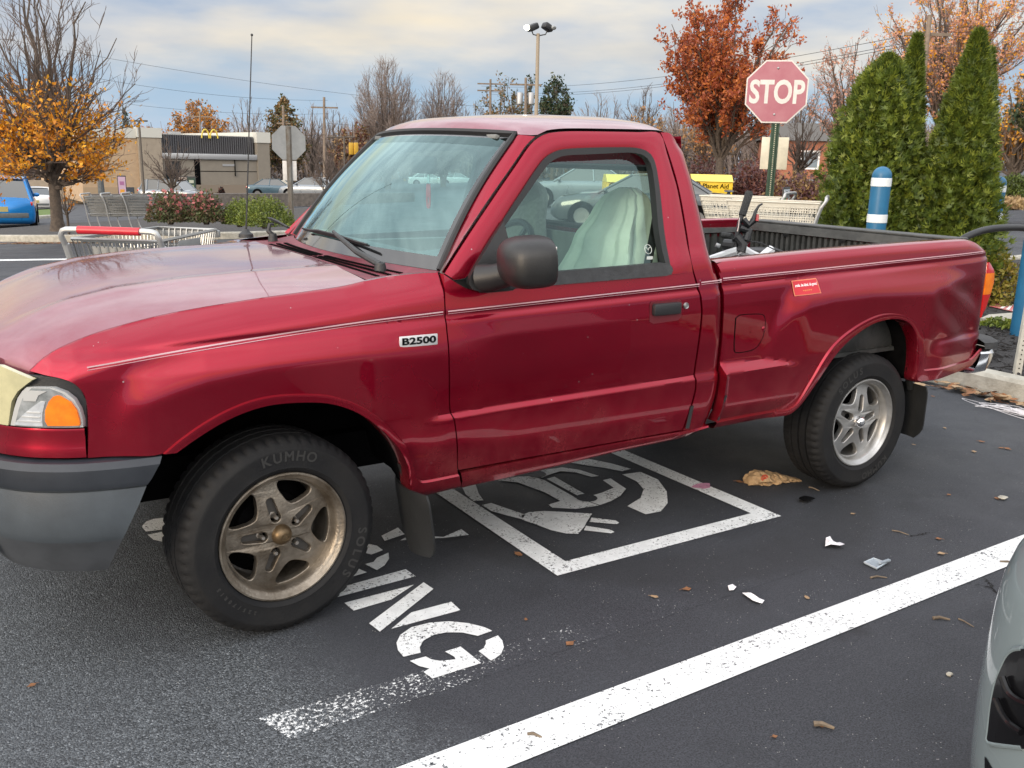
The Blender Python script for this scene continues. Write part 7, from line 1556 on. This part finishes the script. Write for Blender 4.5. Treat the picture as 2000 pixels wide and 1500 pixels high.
for (xa, ya, Da), (xb, yb, Db), s in (((-60, 62, 60), (1030, 213, 85), .8), ((-60, 100, 60), (640, 196, 80), .8), ((120, 185, 70), (640, 222, 80), .5), ((940, 168, 85), (1816, 60, 37), .8), ((960, 180, 85), (1816, 74, 37), .8), ((960, 184, 85), (1816, 80, 37), .8), ((1816, 46, 37), (2080, 20, 30), .3), ((1816, 56, 37), (2080, 34, 30), .3), ((633, 240, 75), (1027, 230, 75), .5), ((270, 268, 90), (633, 262, 75), .4)):
    wire(at(xa, ya, Da), at(xb, yb, Db), s, WL, .013 if Da > 50 else .010)
# signals by the far crossing
t, tp = post(672, 75, 268, .09, 'traffic signal mast with yellow signal heads left of the windshield', 'traffic signal', 'traffic_signal', M_pole)
m = MB(); m.tube([tp, tp+cr*.9, tp-cr*1.4], .05, 6); m.build('mast_arm', M_pole, t)
for dx in (.55, .95): m = MB(); m.box(tp+cr*dx-Vector((0, 0, .9)), (.32, .3, .95), bev=.05); m.build('signal_head', mat('signal_yellow', (.50, .30, .03), .5), t)
# ---- vehicles
M_bluec = paint('blue_car_paint', (.012, .20, .55), metal=.2); M_whitec = paint('white_car_paint', (.66, .66, .66), metal=0); M_silc = paint('silver_grey_paint', (.19, .215, .245), metal=.5); M_darkc = paint('dark_grey_paint', (.055, .065, .075), metal=.3)
def car(label, px, D, L_, W_, H_, style, m_, hd, name, sink=0):
    p = foot(px, D, -sink); t = thing(name, label, 'car', p, hd); vehicle(t, L_, W_, H_, style, m_); return t
VA = math.atan2(FW.y, FW.x); VR = -YAW
p = foot(-12, 31); car('bright blue SUV seen from behind at the left edge', 1, 31, 4.6, 1.86, 1.70, 'suv', M_bluec, VA+R(26), 'suv_car')
car('white sedan seen from behind next to the blue SUV', 68, 58, 4.6, 1.8, 1.42, 'sedan', M_whitec, VA+R(23), 'sedan_car')
car('silver grey SUV parked in front of the restaurant', 337, 64, 4.7, 1.85, 1.62, 'suv', M_silc, VR+R(-10), 'suv_car')
dc = car('dark grey sedan passing behind the truck cab', 1262, 25.5, 5.0, 1.9, 1.50, 'sedan', M_darkc, VR+math.pi+R(-12), 'sedan_car', sink=.22)
m = MB(); m.box((-2.3, 0, 1.10), (.25, 1.5, .03), bev=.01); m.box((-2.3, .6, 1.05), (.08, .05, .1)); m.box((-2.3, -.6, 1.05), (.08, .05, .1)); m.build('spoiler', M_darkc, dc)
for px_, nm in ((836, 'small white car seen through the middle of the windshield'), (893, 'small white car seen through the right of the windshield')):
    t = car(nm, px_, 105, 4.6, 1.8, 1.5, 'sedan', M_whitec, VR+R(10), 'sedan_car'); t.location.z = at(px_, 364, 105).z
car('small silver car right of the restaurant under the bare tree', 610, 62, 4.4, 1.8, 1.45, 'sedan', M_silc, VR+R(170), 'sedan_car'); car('teal grey car half hidden right of the restaurant', 540, 70, 4.4, 1.8, 1.45, 'sedan', paint('teal_car', (.05, .09, .12)), VR, 'sedan_car')
car('pale car behind the dark grey sedan', 1140, 36, 4.6, 1.8, 1.50, 'sedan', M_silc, VR+R(175), 'sedan_car')
# donation bins, guard rail, house
M_yb = mat('bin_yellow', (.66, .44, .01), .45, var=.1, vs=4)
for i, (px, lab) in enumerate(((1224, 'yellow donation bin seen through the cab window'), (1390, 'yellow donation bin with black lettering left of the red tree trunk'))):
    D = 31+i*1.5; p = foot(px, D); zt_ = at(px, 341, D).z; t = thing('donation_bin', lab, 'donation bin', p, face_to(p, R(8)), 'yellow donation bins'); h = zt_-p.z; w_ = 1.42; d2 = .7
    m = MB(); m.box((0, 0, h*.40), (w_, 1.3, h*.80), bev=.02); m.build('bin_body', M_yb, t)
    m = MB(); m.grid([[Vector((x, y, z)) for x in (-w_/2, w_/2)] for y, z in ((-d2, h*.80), (-d2*.4, h), (d2*.4, h), (d2, h*.80))]); m.poly([Vector((w_/2, y, z)) for y, z in ((-d2, h*.8), (-d2*.4, h), (d2*.4, h), (d2, h*.8))]); m.poly([Vector((-w_/2, y, z)) for y, z in ((-d2, h*.8), (-d2*.4, h), (d2*.4, h), (d2, h*.8))][::-1]); recalc(m.build('bin_top', mat('bin_top_yellow', (.70, .56, .10), .4), t, smooth=False))
    v, f = glyphs('Planet Aid', .22, .002, .004); m = MB(); m.add([Vector((p_.x+.12, -.657, h*.66+p_.y)) for p_ in v], f); m.tube([Vector((-.52+.11*math.cos(R(a)), -.657, h*.68+.11*math.sin(R(a)))) for a in range(0, 361, 20)], .016, 5); m.ball((-.52, -.655, h*.66), (.05, .01, .08), 8, 6); m.build('bin_lettering', M_dark, t, smooth=False)
a, b = at(1528, 362, 44), at(1662, 360, 47); gr_ = thing('guard_rail', 'galvanised guard rail on the leaf covered bank', 'guard rail', a); m = MB(); dv = (b-a); m.grid([[Vector((0, 0, z))+dv*s+Vector((-.3, -.3, 0)).normalized()*dn for s in (-.15, 1.2)] for z, dn in ((-.02, 0), (.05, .06), (.12, 0), (.19, .06), (.26, 0))]); m.build('rail', M_ledge, gr_)
for s in (.05, .38, .70, 1.03): m = MB(); m.box(dv*s+Vector((.03, .03, -.12)), (.12, .12, .8)); m.build('post', M_ledge, gr_, smooth=False)
hb = foot(1600, 75); hb.z = at(1600, 350, 75).z-.4; hs = thing('brick_house', 'orange brick house with white window and garage door behind the trees', 'house', hb, face_to(hb, R(8))); M_brk = mat('orange_brick', (.34, .13, .075), .85, var=.2, vs=8)
m = MB(); m.box((0, 3, 1.7), (9, 6, 3.4)); m.build('wall', M_brk, hs, smooth=False)
m = MB(); m.prism([Vector((-4.8, -.4, 3.402)), Vector((-4.8, 6.4, 3.402)), Vector((-4.8, 3, 4.9))], (9.6, 0, 0)); recalc(m.build('roof', mat('grey_shingle', (.10, .095, .09), .9), hs, smooth=False))
m = MB(); m.box((-.7, -.02, 1.9), (1.5, .06, 1.5)); wo = m.build('window', M_white, hs, smooth=False); m = MB(); m.box((-.7, -.056, 1.9), (1.2, .02, 1.2)); m.build('pane', mat('dim_pane', (.20, .24, .27), .2), wo, smooth=False)
m = MB(); m.box((2.1, -.02, 1.55), (2.5, .06, 3.0)); m.build('garage_door', M_white, hs, smooth=False)
